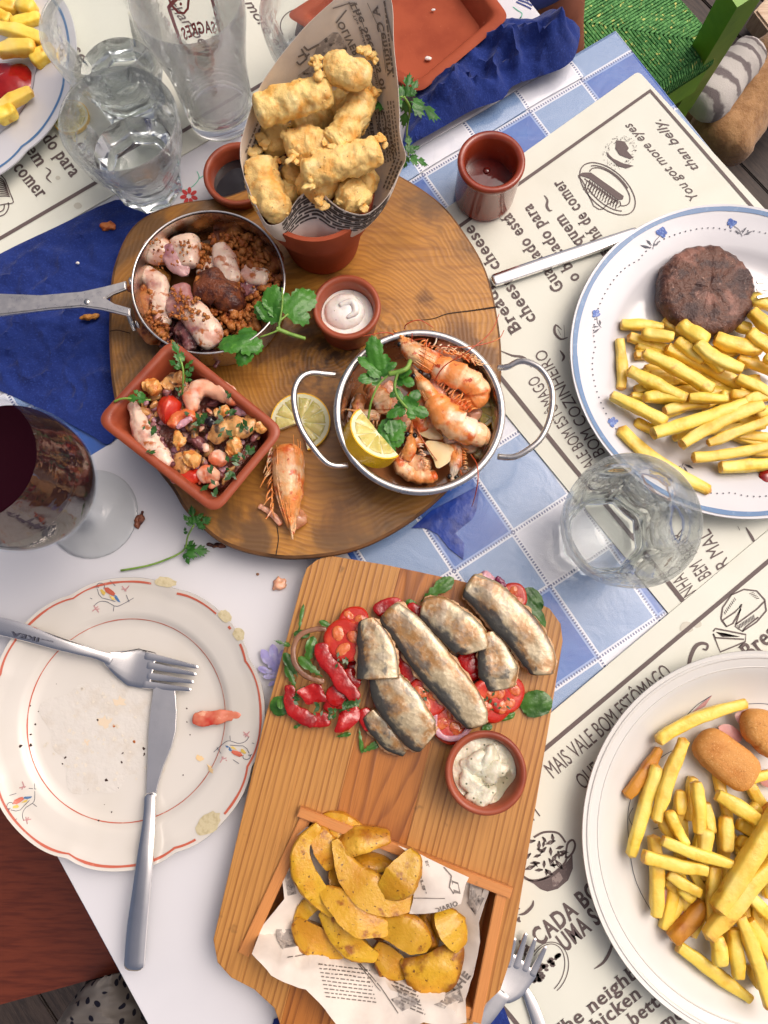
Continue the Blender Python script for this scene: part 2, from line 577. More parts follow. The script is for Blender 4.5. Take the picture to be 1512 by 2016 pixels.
def bar_glass(name, tint, zlo, zhi, haze, ior=1.42, refl=.75):
    """drinking glass: thick refracting foot, thin clear wall above it"""
    m = bpy.data.materials.new(name); m.use_nodes = True
    t = m.node_tree; t.nodes.clear()
    tc = nd(t, 'ShaderNodeTexCoord'); sp = nd(t, 'ShaderNodeSeparateXYZ', {0: tc.outputs['Object']})
    thick = nd(t, 'ShaderNodeBsdfGlass', {'Color': c4(tint), 'Roughness': 0.0, 'IOR': ior})
    n = nd(t, 'ShaderNodeBump', {'Height': tex(t, 'n', tc.outputs['Object'], 70, 2), 'Distance': .0006})
    gl = nd(t, 'ShaderNodeBsdfGlossy', {'Color': (1, 1, 1, 1), 'Roughness': .03, 'Normal': n.outputs[0]})
    tr = nd(t, 'ShaderNodeBsdfTransparent', {'Color': c4(tint)})
    fr = nd(t, 'ShaderNodeFresnel', {'IOR': 1.4, 'Normal': n.outputs[0]})
    df = nd(t, 'ShaderNodeBsdfDiffuse', {'Color': (.86, .9, .9, 1)})
    lw = nd(t, 'ShaderNodeLayerWeight', {'Blend': .25})
    w1 = nd(t, 'ShaderNodeMixShader', {0: mth(t, 'MULTIPLY', fr.outputs[0], refl), 1: tr.outputs[0], 2: gl.outputs[0]})
    w2 = nd(t, 'ShaderNodeMixShader', {0: mth(t, 'MULTIPLY_ADD', lw.outputs['Facing'], haze * 3, haze), 1: w1.outputs[0], 2: df.outputs[0]})
    mx = nd(t, 'ShaderNodeMixShader', {0: rng(t, sp.outputs[2], zlo, zhi), 1: thick.outputs[0], 2: w2.outputs[0]})
    o = nd(t, 'ShaderNodeOutputMaterial', {0: mx.outputs[0]})
    return m
m_glass_tint = bar_glass('pale_tumbler_glass', (.975, .99, .99), .020, .034, .035)
m_glass_beer = bar_glass('scratched_beer_glass', (.98, .985, .985), .014, .02, .05)
m_glass_foot = bar_glass('wine_glass_foot', (.97, .98, .98), -.002, -.001, .02)
m_glass_wine = bar_glass('thin_wine_glass', (.985, .99, .99), -.002, -.001, .002, refl=.16)
m_water = M('water', (.985, .995, 1.0), .0, trans=1, ior=1.33)
m_wine = M('red_wine', (.016, .002, .005), .05, spec=.2, ior=1.33)
m_napkin = M('blue_paper_napkin', s2l((34, 53, 122)), .85, [('n', 28, s2l((28, 44, 106)), .4, .7), ('n', 700, s2l((50, 72, 146)), .5, .75)], [('n', 900, .00035), ('n', 150, .0012)], spec=.15, sheen=.15)
m_napkin_wet = M('wet_blue_napkin', s2l((26, 62, 156)), .3, [('n', 60, s2l((22, 50, 134)), .45, .6)], [('n', 90, .0008)], coat=.1)
m_news = M('newsprint', s2l((226, 216, 205)), .8, [('n', 60, s2l((215, 204, 193)), .4, .75)], [('n', 500, .0001)], spec=.15)
m_news_ink = M('newsprint_ink', s2l((126, 118, 112)), .8, [('n', 1200, s2l((168, 158, 148)), .55, .8)], spec=.15)
m_news_grey = M('newsprint_halftone', s2l((158, 150, 144)), .8, [('n', 260, s2l((196, 186, 176)), .45, .62), ('n', 180, s2l((96, 90, 88)), .56, .7)], spec=.15)
m_bench = M('red_brown_wood', s2l((112, 52, 34)), .32, [('n', 30, s2l((88, 38, 26)), .35, .75)], [('n', 60, .0002)], stretch=(1, 9, 1), coat=.1)
m_dark = M('dark_floor_wood', s2l((70, 58, 52)), .6, [('n', 24, s2l((48, 40, 38)), .35, .7), ('n', 120, s2l((92, 78, 70)), .6, .8)], [('n', 90, .0004)], stretch=(1, 8, 1))
m_black_cloth = M('black_cloth', s2l((26, 22, 24)), .9)  # plain near-black cloth for the lap
m_green = M('green_painted_wood', s2l((112, 160, 40)), .45, [('n', 20, s2l((92, 142, 34)), .4, .75), ('n', 160, s2l((110, 152, 50)), .66, .8)], [('n', 120, .0002)], coat=.1)
m_green_side = M('worn_green_edge', s2l((152, 150, 90)), .6, [('n', 60, s2l((120, 140, 66)), .4, .7)])
m_rush = M('green_rush', s2l((104, 166, 92)), .75, [('n', 260, s2l((58, 118, 58)), .35, .6), ('n', 150, s2l((210, 208, 116)), .6, .7)], [('n', 900, .0003)])
m_plush = M('brown_plush', s2l((184, 142, 98)), .95, [('n', 60, s2l((156, 114, 74)), .35, .7)], [('n', 700, .0016), ('n', 160, .002)], sheen=.35, spec=.1)
m_skin = M('tanned_skin', s2l((140, 84, 64)), .5, [('n', 40, s2l((122, 70, 54)), .4, .7)], [('n', 900, .0001)], sss=.15)
m_skirtblue = M('blue_cloth', s2l((50, 60, 120)), .9)
m_table = M('table_wood', s2l((120, 90, 62)), .5, [('n', 30, s2l((96, 70, 46)), .4, .7)], stretch=(1, 8, 1))

def zebra():
    m = M('striped_plush', s2l((214, 210, 204)), .95, (), [('n', 700, .0016)], sheen=.3, spec=.1, uv=False)
    t = m.node_tree; p = prin(m)
    tc = nd(t, 'ShaderNodeTexCoord')
    sp = nd(t, 'ShaderNodeSeparateXYZ', {0: tc.outputs['UV']})
    n = tex(t, 'n', tc.outputs['Object'], 30, 3)
    x = mth(t, 'SINE', mth(t, 'ADD', mth(t, 'MULTIPLY', sp.outputs[0], 34), mth(t, 'MULTIPLY', n, 5)))
    t.links.new(mixc(t, rng(t, x, .1, .7), s2l((206, 200, 194)), s2l((120, 110, 110))), p.inputs['Base Color'])
    return m
m_zebra = zebra()

def dashes():
    m = M('grey_cloth_dark_dashes', s2l((118, 112, 108)), .9, (), [('n', 1400, .0002)], spec=.1)
    t = m.node_tree; p = prin(m)
    tc = nd(t, 'ShaderNodeTexCoord')
    n = nd(t, 'ShaderNodeTexNoise', {'Vector': tc.outputs['Object'], 'Scale': 25.0})
    mp = nd(t, 'ShaderNodeMapping', {'Vector': tc.outputs['Object'], 'Scale': (62, 105, 62), 'Rotation': (0, 0, .5)})
    vo = nd(t, 'ShaderNodeTexVoronoi', {'Vector': mp.outputs[0], 'Scale': 1.0, 'Randomness': .8})
    t.links.new(mixc(t, rng(t, vo.outputs[0], .26, .32), s2l((34, 34, 46)), s2l((124, 118, 112))), p.inputs['Base Color'])
    return m
m_dashes = dashes()

def gingham():
    """woven check: blue bands both ways, hemstitched white lines with dark dots between the cells"""
    m = M('gingham_cloth', (.5, .5, .5), .2, (), (), spec=.5, coat=.0)
    t = m.node_tree; p = prin(m)
    tc = nd(t, 'ShaderNodeTexCoord')
    sp = nd(t, 'ShaderNodeSeparateXYZ', {0: tc.outputs['UV']})
    ob = tc.outputs['Object']
    def band(x, off, P, q):
        f = mth(t, 'FRACT', mth(t, 'DIVIDE', mth(t, 'SUBTRACT', x, off), P))
        blue = mth(t, 'LESS_THAN', f, q)
        d0 = mth(t, 'MINIMUM', f, mth(t, 'SUBTRACT', 1.0, f))
        d1 = mth(t, 'ABSOLUTE', mth(t, 'SUBTRACT', f, q))
        d = mth(t, 'MULTIPLY', mth(t, 'MINIMUM', d0, d1), P)
        return blue, d
    bu, du = band(sp.outputs[0], .0832, .1193, .501)
    bv, dv = band(sp.outputs[1], -.0905, .1235, .563)
    both = mth(t, 'MULTIPLY', bu, bv)
    one = mth(t, 'MAXIMUM', bu, bv)
    wv = tex(t, 'n', ob, 1600, 2)
    lg = tex(t, 'n', ob, 30, 4)
    midc = mixc(t, rng(t, wv, .4, .6), s2l((104, 136, 182)), s2l((142, 166, 200)))
    satc = mixc(t, rng(t, lg, .4, .7), s2l((46, 90, 170)), s2l((60, 106, 180)))
    whc = mixc(t, rng(t, lg, .4, .7), s2l((216, 219, 228)), s2l((206, 210, 222)))
    c = mixc(t, one, whc, midc)
    c = mixc(t, both, c, satc)
    # seam lines
    seam_u = mth(t, 'LESS_THAN', du, .0026); seam_v = mth(t, 'LESS_THAN', dv, .0026)
    seam = mth(t, 'MAXIMUM', seam_u, seam_v)
    lightc = mixc(t, both, s2l((226, 229, 236)), s2l((150, 172, 212)))
    c = mixc(t, mth(t, 'MULTIPLY', seam, .8), c, lightc)
    def dots(x, d):
        f = mth(t, 'FRACT', mth(t, 'DIVIDE', x, .0026))
        a = mth(t, 'LESS_THAN', mth(t, 'ABSOLUTE', mth(t, 'SUBTRACT', f, .5)), .26)
        return mth(t, 'MULTIPLY', a, mth(t, 'LESS_THAN', mth(t, 'ABSOLUTE', mth(t, 'SUBTRACT', d, .0003)), .0008))
    dd = mth(t, 'MAXIMUM', dots(sp.outputs[1], du), dots(sp.outputs[0], dv))
    c = mixc(t, mth(t, 'MULTIPLY', dd, .9), c, s2l((46, 62, 120)))
    t.links.new(c, p.inputs['Base Color'])
    # clear film over the cloth: wrinkles, damp patches
    wet = rng(t, tex(t, 'n', ob, 22, 3, .5), .45, .6)
    t.links.new(mth(t, 'MULTIPLY_ADD', wet, -.16, .3), p.inputs['Roughness'])
    p.inputs['Coat Weight'].default_value = 1.0
    p.inputs['Coat Roughness'].default_value = .12
    b = nd(t, 'ShaderNodeBump', {'Height': tex(t, 'n', ob, 26, 4, 1.2), 'Distance': .0009, 'Strength': .6})
    b2 = nd(t, 'ShaderNodeBump', {'Height': wv, 'Distance': .00012, 'Normal': b.outputs[0]})
    t.links.new(b2.outputs[0], p.inputs['Normal']); t.links.new(b.outputs[0], p.inputs['Coat Normal'])
    return m
m_gingham = gingham()
m_floral = M('white_printed_cloth', s2l((218, 217, 222)), .4, [('n', 20, s2l((208, 208, 216)), .4, .75)], [('n', 30, .0008), ('n', 1500, .0001)], coat=.35)

def rings(name, a, b, d, scale, cx=0, cy=0, warp=.02):
    """sawn end grain: growth rings round a heart, rays, dark weathered stains"""
    m = M(name, a, .42, (), (), coat=.12)
    t = m.node_tree; p = prin(m)
    tc = nd(t, 'ShaderNodeTexCoord')
    ob = tc.outputs['Object']
    n1 = nd(t, 'ShaderNodeTexNoise', {'Vector': ob, 'Scale': 7.0, 'Detail': 4.0})
    wv = nd(t, 'ShaderNodeVectorMath', {0: n1.outputs[1], 1: (.5, .5, .5)}, operation='SUBTRACT')
    ws = nd(t, 'ShaderNodeVectorMath', {0: wv.outputs[0]}, operation='SCALE'); ws.inputs['Scale'].default_value = warp * 4
    q = nd(t, 'ShaderNodeVectorMath', {0: ob, 1: ws.outputs[0]}, operation='ADD')
    q2 = nd(t, 'ShaderNodeVectorMath', {0: q.outputs[0], 1: (cx, cy, 0)}, operation='SUBTRACT')
    sp = nd(t, 'ShaderNodeSeparateXYZ', {0: q2.outputs[0]})
    r = mth(t, 'SQRT', mth(t, 'ADD', mth(t, 'POWER', sp.outputs[0], 2.0), mth(t, 'POWER', sp.outputs[1], 2.0)))
    r = mth(t, 'ABSOLUTE', r)
    ww = mth(t, 'SINE', mth(t, 'MULTIPLY', r, scale))
    w2 = mth(t, 'SINE', mth(t, 'MULTIPLY', r, scale * .37))
    n2 = tex(t, 'n', ob, 16, 5, 1.0)
    n3 = tex(t, 'n', ob, 90, 4)
    mp = nd(t, 'ShaderNodeMapping', {'Vector': ob, 'Scale': (20, 170, 20), 'Rotation': (0, 0, .5)})
    saw = nd(t, 'ShaderNodeTexNoise', {'Vector': mp.outputs[0], 'Scale': 1.0, 'Detail': 3.0}).outputs[0]
    c = mixc(t, mth(t, 'MULTIPLY', rng(t, ww, -.2, 1), .32), a, b)
    c = mixc(t, mth(t, 'MULTIPLY', rng(t, w2, .3, 1), .22), c, b)
    c = mixc(t, mth(t, 'MULTIPLY', rng(t, saw, .45, .7), .5), c, b)
    c = mixc(t, mth(t, 'MULTIPLY', rng(t, n2, .46, .62), .75), c, d)
    c = mixc(t, mth(t, 'MULTIPLY', rng(t, tex(t, 'n', ob, 6, 3), .42, .6), .5), c, s2l((120, 80, 36)))
    heart = mth(t, 'SUBTRACT', 1.0, rng(t, r, .0, .075))
    c = mixc(t, mth(t, 'MULTIPLY', mth(t, 'MULTIPLY', heart, rng(t, n3, .4, .6)), .9), c, s2l((52, 32, 22)))
    rimd = rng(t, r, .125, .165)
    c = mixc(t, mth(t, 'MULTIPLY', mth(t, 'MULTIPLY', rimd, rng(t, n2, .35, .6)), .65), c, s2l((98, 74, 46)))
    t.links.new(c, p.inputs['Base Color'])
    t.links.new(mth(t, 'MULTIPLY_ADD', n2, .35, .2), p.inputs['Roughness'])
    b_ = nd(t, 'ShaderNodeBump', {'Height': mth(t, 'ADD', mth(t, 'MULTIPLY', ww, .12), saw), 'Distance': .0004})
    t.links.new(b_.outputs[0], p.inputs['Normal'])
    return m
m_log = rings('sawn_log_slice', s2l((190, 132, 54)), s2l((138, 84, 32)), s2l((90, 52, 22)), 1500, cx=.0, cy=.0)
m_bark = M('log_edge', s2l((120, 82, 48)), .7, [('n', 40, s2l((82, 56, 34)), .4, .7)], [('n', 160, .0008)])

def stave(name, a, b, freq, wob=.25, dark=None, knot=0):
    """quarter or flat sawn pine: long dark growth lines along y"""
    m = M(name, a, .38, (), (), coat=.12)
    t = m.node_tree; p = prin(m)
    tc = nd(t, 'ShaderNodeTexCoord')
    oi = nd(t, 'ShaderNodeObjectInfo')
    ob = tc.outputs['UV']
    mp = nd(t, 'ShaderNodeMapping', {'Vector': ob, 'Scale': (14, 2.2, 1)})
    n1 = nd(t, 'ShaderNodeTexNoise', {'Vector': mp.outputs[0], 'Scale': 1.0, 'Detail': 3.0}).outputs[0]
    sp = nd(t, 'ShaderNodeSeparateXYZ', {0: ob})
    x = mth(t, 'ADD', mth(t, 'MULTIPLY', sp.outputs[0], freq), mth(t, 'MULTIPLY', n1, wob * 30))
    f = mth(t, 'FRACT', x)
    ln = mth(t, 'MULTIPLY', rng(t, f, .45, .88), mth(t, 'SUBTRACT', 1.0, rng(t, f, .88, 1.0)))
    ln = mth(t, 'MULTIPLY', ln, rng(t, nd(t, 'ShaderNodeTexNoise', {'Vector': nd(t, 'ShaderNodeMapping', {'Vector': ob, 'Scale': (80, 3, 1)}).outputs[0], 'Scale': 1.0}).outputs[0], .3, .6))
    mp2 = nd(t, 'ShaderNodeMapping', {'Vector': ob, 'Scale': (900, 30, 1)})
    fb = nd(t, 'ShaderNodeTexNoise', {'Vector': mp2.outputs[0], 'Scale': 1.0, 'Detail': 3.0}).outputs[0]
    big = tex(t, 'n', ob, 12, 4)
    c = mixc(t, mth(t, 'MULTIPLY', ln, .75), a, b)
    c = mixc(t, mth(t, 'MULTIPLY', rng(t, fb, .45, .7), .28), c, b)
    c = mixc(t, mth(t, 'MULTIPLY', rng(t, big, .5, .75), .45), c, dark or b)
    c = mixc(t, mth(t, 'MULTIPLY', rng(t, tex(t, 'n', ob, 55, 3), .66, .75), .5), c, s2l((96, 66, 38)))
    t.links.new(c, p.inputs['Base Color'])
    bb = nd(t, 'ShaderNodeBump', {'Height': mth(t, 'ADD', ln, fb), 'Distance': .00015})
    t.links.new(bb.outputs[0], p.inputs['Normal'])
    return m
m_pine_fine = stave('pine_fine_grain', s2l((192, 136, 70)), s2l((124, 72, 28)), 205, .12, s2l((156, 96, 40)))
m_pine_flat = stave('pine_flat_grain', s2l((180, 112, 48)), s2l((112, 58, 20)), 96, .35, s2l((134, 74, 30)))
m_pine_edge = stave('beech_wall', s2l((206, 138, 76)), s2l((168, 100, 52)), 60, .3, s2l((178, 108, 56)))

# food
m_fry = M('fried_potato', s2l((250, 216, 92)), .36, [('n', 70, s2l((232, 184, 50)), .45, .72), ('n', 28, s2l((248, 222, 122)), .5, .7), ('n', 60, s2l((206, 138, 38)), .64, .78)], [('n', 500, .00025), ('n', 120, .0006)], sss=.12, jit=.07, coat=.2, sssr=(.003,), edge=(s2l((210, 140, 42)), .52, .62, .6))
def brown_ends(m):
    t = m.node_tree; p = prin(m)
    l = p.inputs['Base Color'].links[0]; src = l.from_socket
    tc = nd(t, 'ShaderNodeTexCoord'); sp = nd(t, 'ShaderNodeSeparateXYZ', {0: tc.outputs['UV']})
    e = mth(t, 'ABSOLUTE', mth(t, 'SUBTRACT', sp.outputs[0], .5))
    n = tex(t, 'n', tc.outputs['Object'], 120, 3)
    f = rng(t, mth(t, 'ADD', e, mth(t, 'MULTIPLY', mth(t, 'SUBTRACT', n, .5), .3)), .40, .53)
    t.links.new(mixc(t, mth(t, 'MULTIPLY', f, .75), src, s2l((196, 122, 34))), p.inputs['Base Color'])
    return m
brown_ends(m_fry)
m_fry_brown = M('browned_fry', s2l((206, 140, 42)), .38, [('n', 70, s2l((176, 104, 26)), .45, .7)], [('n', 400, .0003)], sss=.08, coat=.15)
m_batter = M('fried_batter', s2l((250, 212, 134)), .5, [('n', 90, s2l((238, 178, 88)), .48, .68), ('n', 60, s2l((250, 224, 158)), .54, .72), ('n', 34, s2l((206, 132, 48)), .58, .74), ('v', 150, s2l((110, 76, 44)), .09, .05)], [('n', 300, .0010), ('n', 1100, .0004)], sss=.15, coat=.12, jit=.05, sssr=(.003,))
m_wedge = M('spiced_potato', s2l((186, 126, 28)), .42, [('n', 40, s2l((218, 170, 58)), .48, .68), ('n', 50, s2l((150, 84, 22)), .54, .7), ('n', 420, s2l((84, 50, 20)), .62, .72)], [('n', 500, .0005), ('n', 150, .0008)], sss=.1, coat=.25, jit=.1, edge=(s2l((104, 50, 12)), .51, .60, .85))
m_wedge_cut = M('potato_cut_face', s2l((208, 158, 36)), .4, [('n', 40, s2l((200, 140, 28)), .46, .66), ('n', 90, s2l((150, 86, 20)), .58, .74), ('n', 380, s2l((98, 58, 22)), .64, .72)], [('n', 400, .0004)], sss=.12, coat=.25, jit=.1, edge=(s2l((126, 66, 14)), .51, .60, .9))
m_nugget = M('breaded_crust', s2l((222, 158, 82)), .6, [('n', 50, s2l((202, 130, 54)), .45, .72), ('n', 700, s2l((236, 188, 120)), .56, .7), ('n', 400, s2l((178, 106, 42)), .62, .74)], [('n', 1100, .0006), ('n', 300, .0006)], jit=.04)
m_ham = M('pink_ham', s2l((216, 158, 152)), .35, [('n', 60, s2l((226, 184, 174)), .45, .7)], [('n', 200, .0003)], sss=.2, coat=.2)
m_patty = M('grilled_mince', s2l((104, 66, 50)), .45, [('n', 110, s2l((70, 42, 36)), .45, .62), ('n', 45, s2l((152, 106, 90)), .5, .68), ('n', 26, s2l((66, 40, 36)), .54, .66), ('n', 400, s2l((176, 134, 114)), .66, .74)], [('n', 260, .0016), ('n', 900, .0005)], coat=.2)
m_ketchup = M('ketchup', s2l((158, 26, 24)), .12, [('n', 40, s2l((128, 16, 18)), .45, .7)], [('n', 40, .001)], coat=.4, sss=.1)
m_squid = M('pale_squid', s2l((234, 206, 184)), .28, [('n', 70, s2l((216, 166, 146)), .48, .64), ('n', 40, s2l((160, 100, 98)), .58, .72), ('n', 110, s2l((178, 100, 48)), .55, .66), ('n', 300, s2l((120, 58, 36)), .66, .74)], [('n', 160, .0009)], sss=.25, coat=.35, sssr=(.004,))
m_tent = M('purple_tentacle', s2l((140, 86, 86)), .3, [('n', 120, s2l((78, 36, 44)), .42, .6), ('n', 90, s2l((214, 168, 150)), .58, .72)], [('v', 260, .001)], sss=.15, coat=.4)
m_crumb = M('toasted_crumbs', s2l((186, 122, 56)), .55, [('n', 140, s2l((164, 92, 32)), .42, .62), ('n', 70, s2l((104, 50, 24)), .56, .7)], [('n', 700, .0005)], jit=.2, coat=.1)
m_crust = M('browned_crust', s2l((122, 62, 30)), .4, [('n', 120, s2l((72, 30, 20)), .42, .6), ('n', 70, s2l((198, 124, 56)), .6, .74)], [('n', 500, .0012)], coat=.35)
m_oil = M('oil_broth', (.16, .06, .02), .06, spec=.5, coat=.5, layers=[('n', 30, (.3, .13, .05), .45, .7)])
m_oil2 = M('amber_broth', s2l((190, 124, 78)), .06, [('n', 30, s2l((178, 124, 80)), .45, .7), ('n', 22, s2l((138, 66, 38)), .55, .75)], coat=.6)
m_sauce_red = M('red_chilli_sauce', s2l((96, 24, 18)), .05, [('n', 60, s2l((120, 36, 26)), .45, .7)], coat=.8)
m_sauce_dark = M('dark_glossy_sauce', s2l((30, 24, 26)), .06, coat=.8)
m_mayo = M('white_herb_sauce', s2l((244, 240, 234)), .25, [('n', 220, s2l((234, 228, 218)), .45, .7), ('v', 190, s2l((110, 110, 90)), .11, .05)], [('n', 120, .0006)], sss=.25, coat=.3)
m_tartar = M('thick_green_flecked_sauce', s2l((226, 220, 198)), .3, [('n', 160, s2l((206, 200, 172)), .45, .7), ('v', 160, s2l((96, 104, 66)), .16, .07)], [('n', 200, .0012)], sss=.2, coat=.3)
m_leaf = M('cilantro_leaf', s2l((70, 130, 40)), .38, [('n', 60, s2l((46, 100, 30)), .4, .7), ('n', 200, s2l((98, 156, 58)), .6, .78)], [('n', 300, .0005)], coat=.15, sss=0)
m_parsley = M('parsley_leaf', s2l((54, 112, 36)), .42, [('n', 60, s2l((36, 84, 28)), .4, .7), ('n', 200, s2l((84, 140, 52)), .6, .78)], [('n', 300, .0005)], coat=.1)
m_rocket = M('rocket_leaf', s2l((72, 118, 40)), .35, [('n', 50, s2l((44, 86, 28)), .4, .7), ('n', 160, s2l((112, 152, 66)), .6, .76)], [('n', 200, .0006)], coat=.2)
m_stem = M('herb_stem', s2l((132, 168, 76)), .4, [('n', 120, s2l((104, 146, 58)), .4, .7)], sss=.1)
m_chop = M('chopped_herbs', s2l((38, 76, 26)), .4, [('n', 200, s2l((62, 108, 40)), .5, .7)], coat=.3)
m_prawn = M('cooked_prawn_shell', s2l((246, 156, 84)), .2, [('n', 50, s2l((250, 198, 148)), .45, .6), ('n', 75, s2l((230, 110, 48)), .52, .66), ('n', 38, s2l((250, 226, 198)), .56, .7), ('n', 170, s2l((196, 76, 36)), .6, .72)], [('n', 160, .0010), ('n', 500, .0004)], sss=.25, coat=.45, sssr=(.004,))
m_prawn_red = M('prawn_feeler', s2l((196, 74, 36)), .3, [('n', 60, s2l((232, 150, 92)), .5, .7)], coat=.2)
m_prawn_meat = M('peeled_prawn', s2l((238, 178, 146)), .25, [('n', 70, s2l((226, 124, 84)), .5, .66), ('n', 40, s2l((246, 214, 194)), .55, .72)], [('n', 200, .0006)], sss=.3, coat=.35)
m_eye = M('black_eye', (.012, .01, .01), .1, coat=.5)
m_garlic = M('garlic_slice', s2l((236, 206, 150)), .25, [('n', 80, s2l((222, 160, 80)), .5, .72)], [('n', 100, .0003)], sss=.35, coat=.3)
m_rind = M('lemon_rind', s2l((250, 198, 20)), .35, [('n', 60, s2l((240, 180, 12)), .45, .7)], [('v', 700, .0004)], coat=.2)
m_pith = M('lemon_pith', s2l((240, 234, 196)), .5, [('n', 200, s2l((230, 222, 170)), .45, .7)], sss=.2)
m_lemon = M('lemon_flesh', s2l((222, 208, 128)), .15, [('n', 110, s2l((198, 184, 96)), .42, .66), ('n', 260, s2l((236, 228, 172)), .56, .72)], [('n', 260, .0008)], sss=.35, coat=.5, sssr=(.004,))
m_tomato = M('tomato_flesh', s2l((192, 44, 28)), .2, [('n', 60, s2l((212, 78, 44)), .5, .7)], [('n', 160, .0005)], sss=.2, coat=.45)
m_tomato_core = M('tomato_core', s2l((214, 112, 60)), .2, [('n', 140, s2l((192, 70, 40)), .5, .66), ('v', 330, s2l((222, 180, 84)), .16, .08)], [('n', 200, .0006)], sss=.2, coat=.45)
m_pepper = M('roast_red_pepper', s2l((178, 24, 22)), .18, [('n', 50, s2l((146, 12, 16)), .45, .66), ('n', 160, s2l((204, 62, 48)), .64, .76)], [('n', 140, .0008)], sss=.15, coat=.5)
m_onion = M('red_onion', s2l((206, 156, 168)), .25, [('n', 60, s2l((152, 76, 108)), .55, .72)], sss=.3, coat=.3)
m_onion_brown = M('soft_onion_ring', s2l((146, 104, 78)), .25, [('n', 60, s2l((120, 82, 62)), .45, .7)], sss=.2, coat=.4)
m_olive = M('black_olive', s2l((40, 30, 36)), .15, coat=.5)
m_mussel = M('mussel_meat', s2l((206, 150, 92)), .3, [('n', 110, s2l((96, 76, 60)), .52, .66), ('n', 60, s2l((228, 178, 110)), .55, .7)], [('n', 220, .0012)], sss=.2, coat=.4)
m_roe = M('orange_mussel', s2l((226, 166, 92)), .35, [('n', 160, s2l((206, 124, 52)), .46, .62), ('n', 130, s2l((238, 204, 146)), .54, .7), ('n', 90, s2l((140, 100, 66)), .62, .74)], [('n', 300, .0008)], sss=.2, coat=.3)
m_flower = M('violet_petal', s2l((164, 156, 214)), .6, [('n', 120, s2l((196, 190, 230)), .45, .7)], sss=.3)
m_grime = M('dark_crumb', s2l((62, 40, 34)), .5)
m_oilfilm = M('oily_smear', s2l((222, 214, 200)), .08, [('n', 60, s2l((206, 186, 150)), .55, .75)], [('n', 260, .0006)], coat=.6)

def sardine():
    m = M('sardine_skin', s2l((170, 160, 136)),   .27, (), (), coat=.75, metal=.0)
    t = m.node_tree; p = prin(m)
    tc = nd(t, 'ShaderNodeTexCoord')
    oi = nd(t, 'ShaderNodeObjectInfo')
    ob = tc.outputs['Object']
    sp = nd(t, 'ShaderNodeSeparateXYZ', {0: tc.outputs['UV']})
    mu = nd(t, 'ShaderNodeMapping', {'Vector': tc.outputs['UV'], 'Scale': (4.5, 9, 1)})
    ad = nd(t, 'ShaderNodeVectorMath', {0: mu.outputs[0]}, operation='ADD')
    cb_ = nd(t, 'ShaderNodeCombineXYZ', {2: mth(t, 'MULTIPLY', oi.outputs['Random'], 40.0)})
    t.links.new(cb_.outputs[0], ad.inputs[1])
    n0 = tex(t, 'n', ad.outputs[0], 1.0, 3)
    n1 = tex(t, 'n', ob, 90, 4)
    n2 = tex(t, 'n', ob, 260, 3)
    n3 = tex(t, 'n', ad.outputs[0], .7, 2)
    vo = nd(t, 'ShaderNodeTexVoronoi', {'Vector': ob, 'Scale': 300.0}).outputs[0]
    x = mth(t, 'ADD', sp.outputs[1], mth(t, 'MULTIPLY', mth(t, 'SUBTRACT', n0, .5), .34))
    x = mth(t, 'ADD', x, mth(t, 'MULTIPLY', mth(t, 'SUBTRACT', n2, .5), .10))
    dark = mth(t, 'SUBTRACT', 1.0, rng(t, x, .13, .22))
    c = mixc(t, rng(t, n3, .42, .6), s2l((172, 156, 124)), s2l((158, 114, 60)))
    c = mixc(t, mth(t, 'MULTIPLY', rng(t, n2, .52, .72), .45), c, s2l((204, 190, 158)))
    c = mixc(t, mth(t, 'MULTIPLY', rng(t, n1, .52, .64), .45), c, s2l((112, 106, 98)))
    c = mixc(t, mth(t, 'MULTIPLY', dark, .9), c, s2l((44, 48, 50)))
    c = mixc(t, mth(t, 'MULTIPLY', rng(t, n0, .58, .68), .75), c, s2l((70, 70, 68)))
    t.links.new(c, p.inputs['Base Color'])
    t.links.new(nd(t, 'ShaderNodeMapRange', {'Value': n3, 'To Min': .4, 'To Max': .1}).outputs[0], p.inputs['Metallic'])
    b = nd(t, 'ShaderNodeBump', {'Height': mth(t, 'ADD', mth(t, 'MULTIPLY', vo, .3), mth(t, 'MULTIPLY', n1, 1.2)), 'Distance': .0004})
    t.links.new(b.outputs[0], p.inputs['Normal'])
    t.links.new(b.outputs[0], p.inputs['Coat Normal'])
    return m
m_sardine = sardine()
m_fishmeat = M('cooked_fish_flesh', s2l((214, 172, 130)), .45, [('n', 120, s2l((190, 140, 98)), .45, .7)], [('n', 300, .0008)], sss=.2)
# ---------------------------------------------------------------- setting: floor, tables, cloths
TU = V((cos(radians(33)), sin(radians(33)), 0)); TV = V((sin(radians(33)), -cos(radians(33)), 0))
def UV(u, v, z=0): return TU * u + TV * v + V((0, 0, z))
def uvp(p): return (p.dot(TU), p.dot(TV))
Z_FLOOR = -.72
g = G().add([V((x, y, Z_FLOOR - .012)) for x, y in ((-40, -40), (40, -40), (40, 40), (-40, 40))], [(0, 1, 2, 3)])
floor = obj('added_pale_ground', g, M('pale_bounce_ground', s2l((176, 166, 152)), .8, [('n', 3, s2l((150, 140, 128)), .4, .7)]), loc=(0, 0, Z_FLOOR - .012), kind='structure')  # wide pale ground added beyond the planks to brighten the glass edges
fd = radians(52); FD, FN = V((cos(fd), -sin(fd), 0)), V((sin(fd), cos(fd), 0))
fc = W(1450, 250, Z_FLOOR)
pl = None
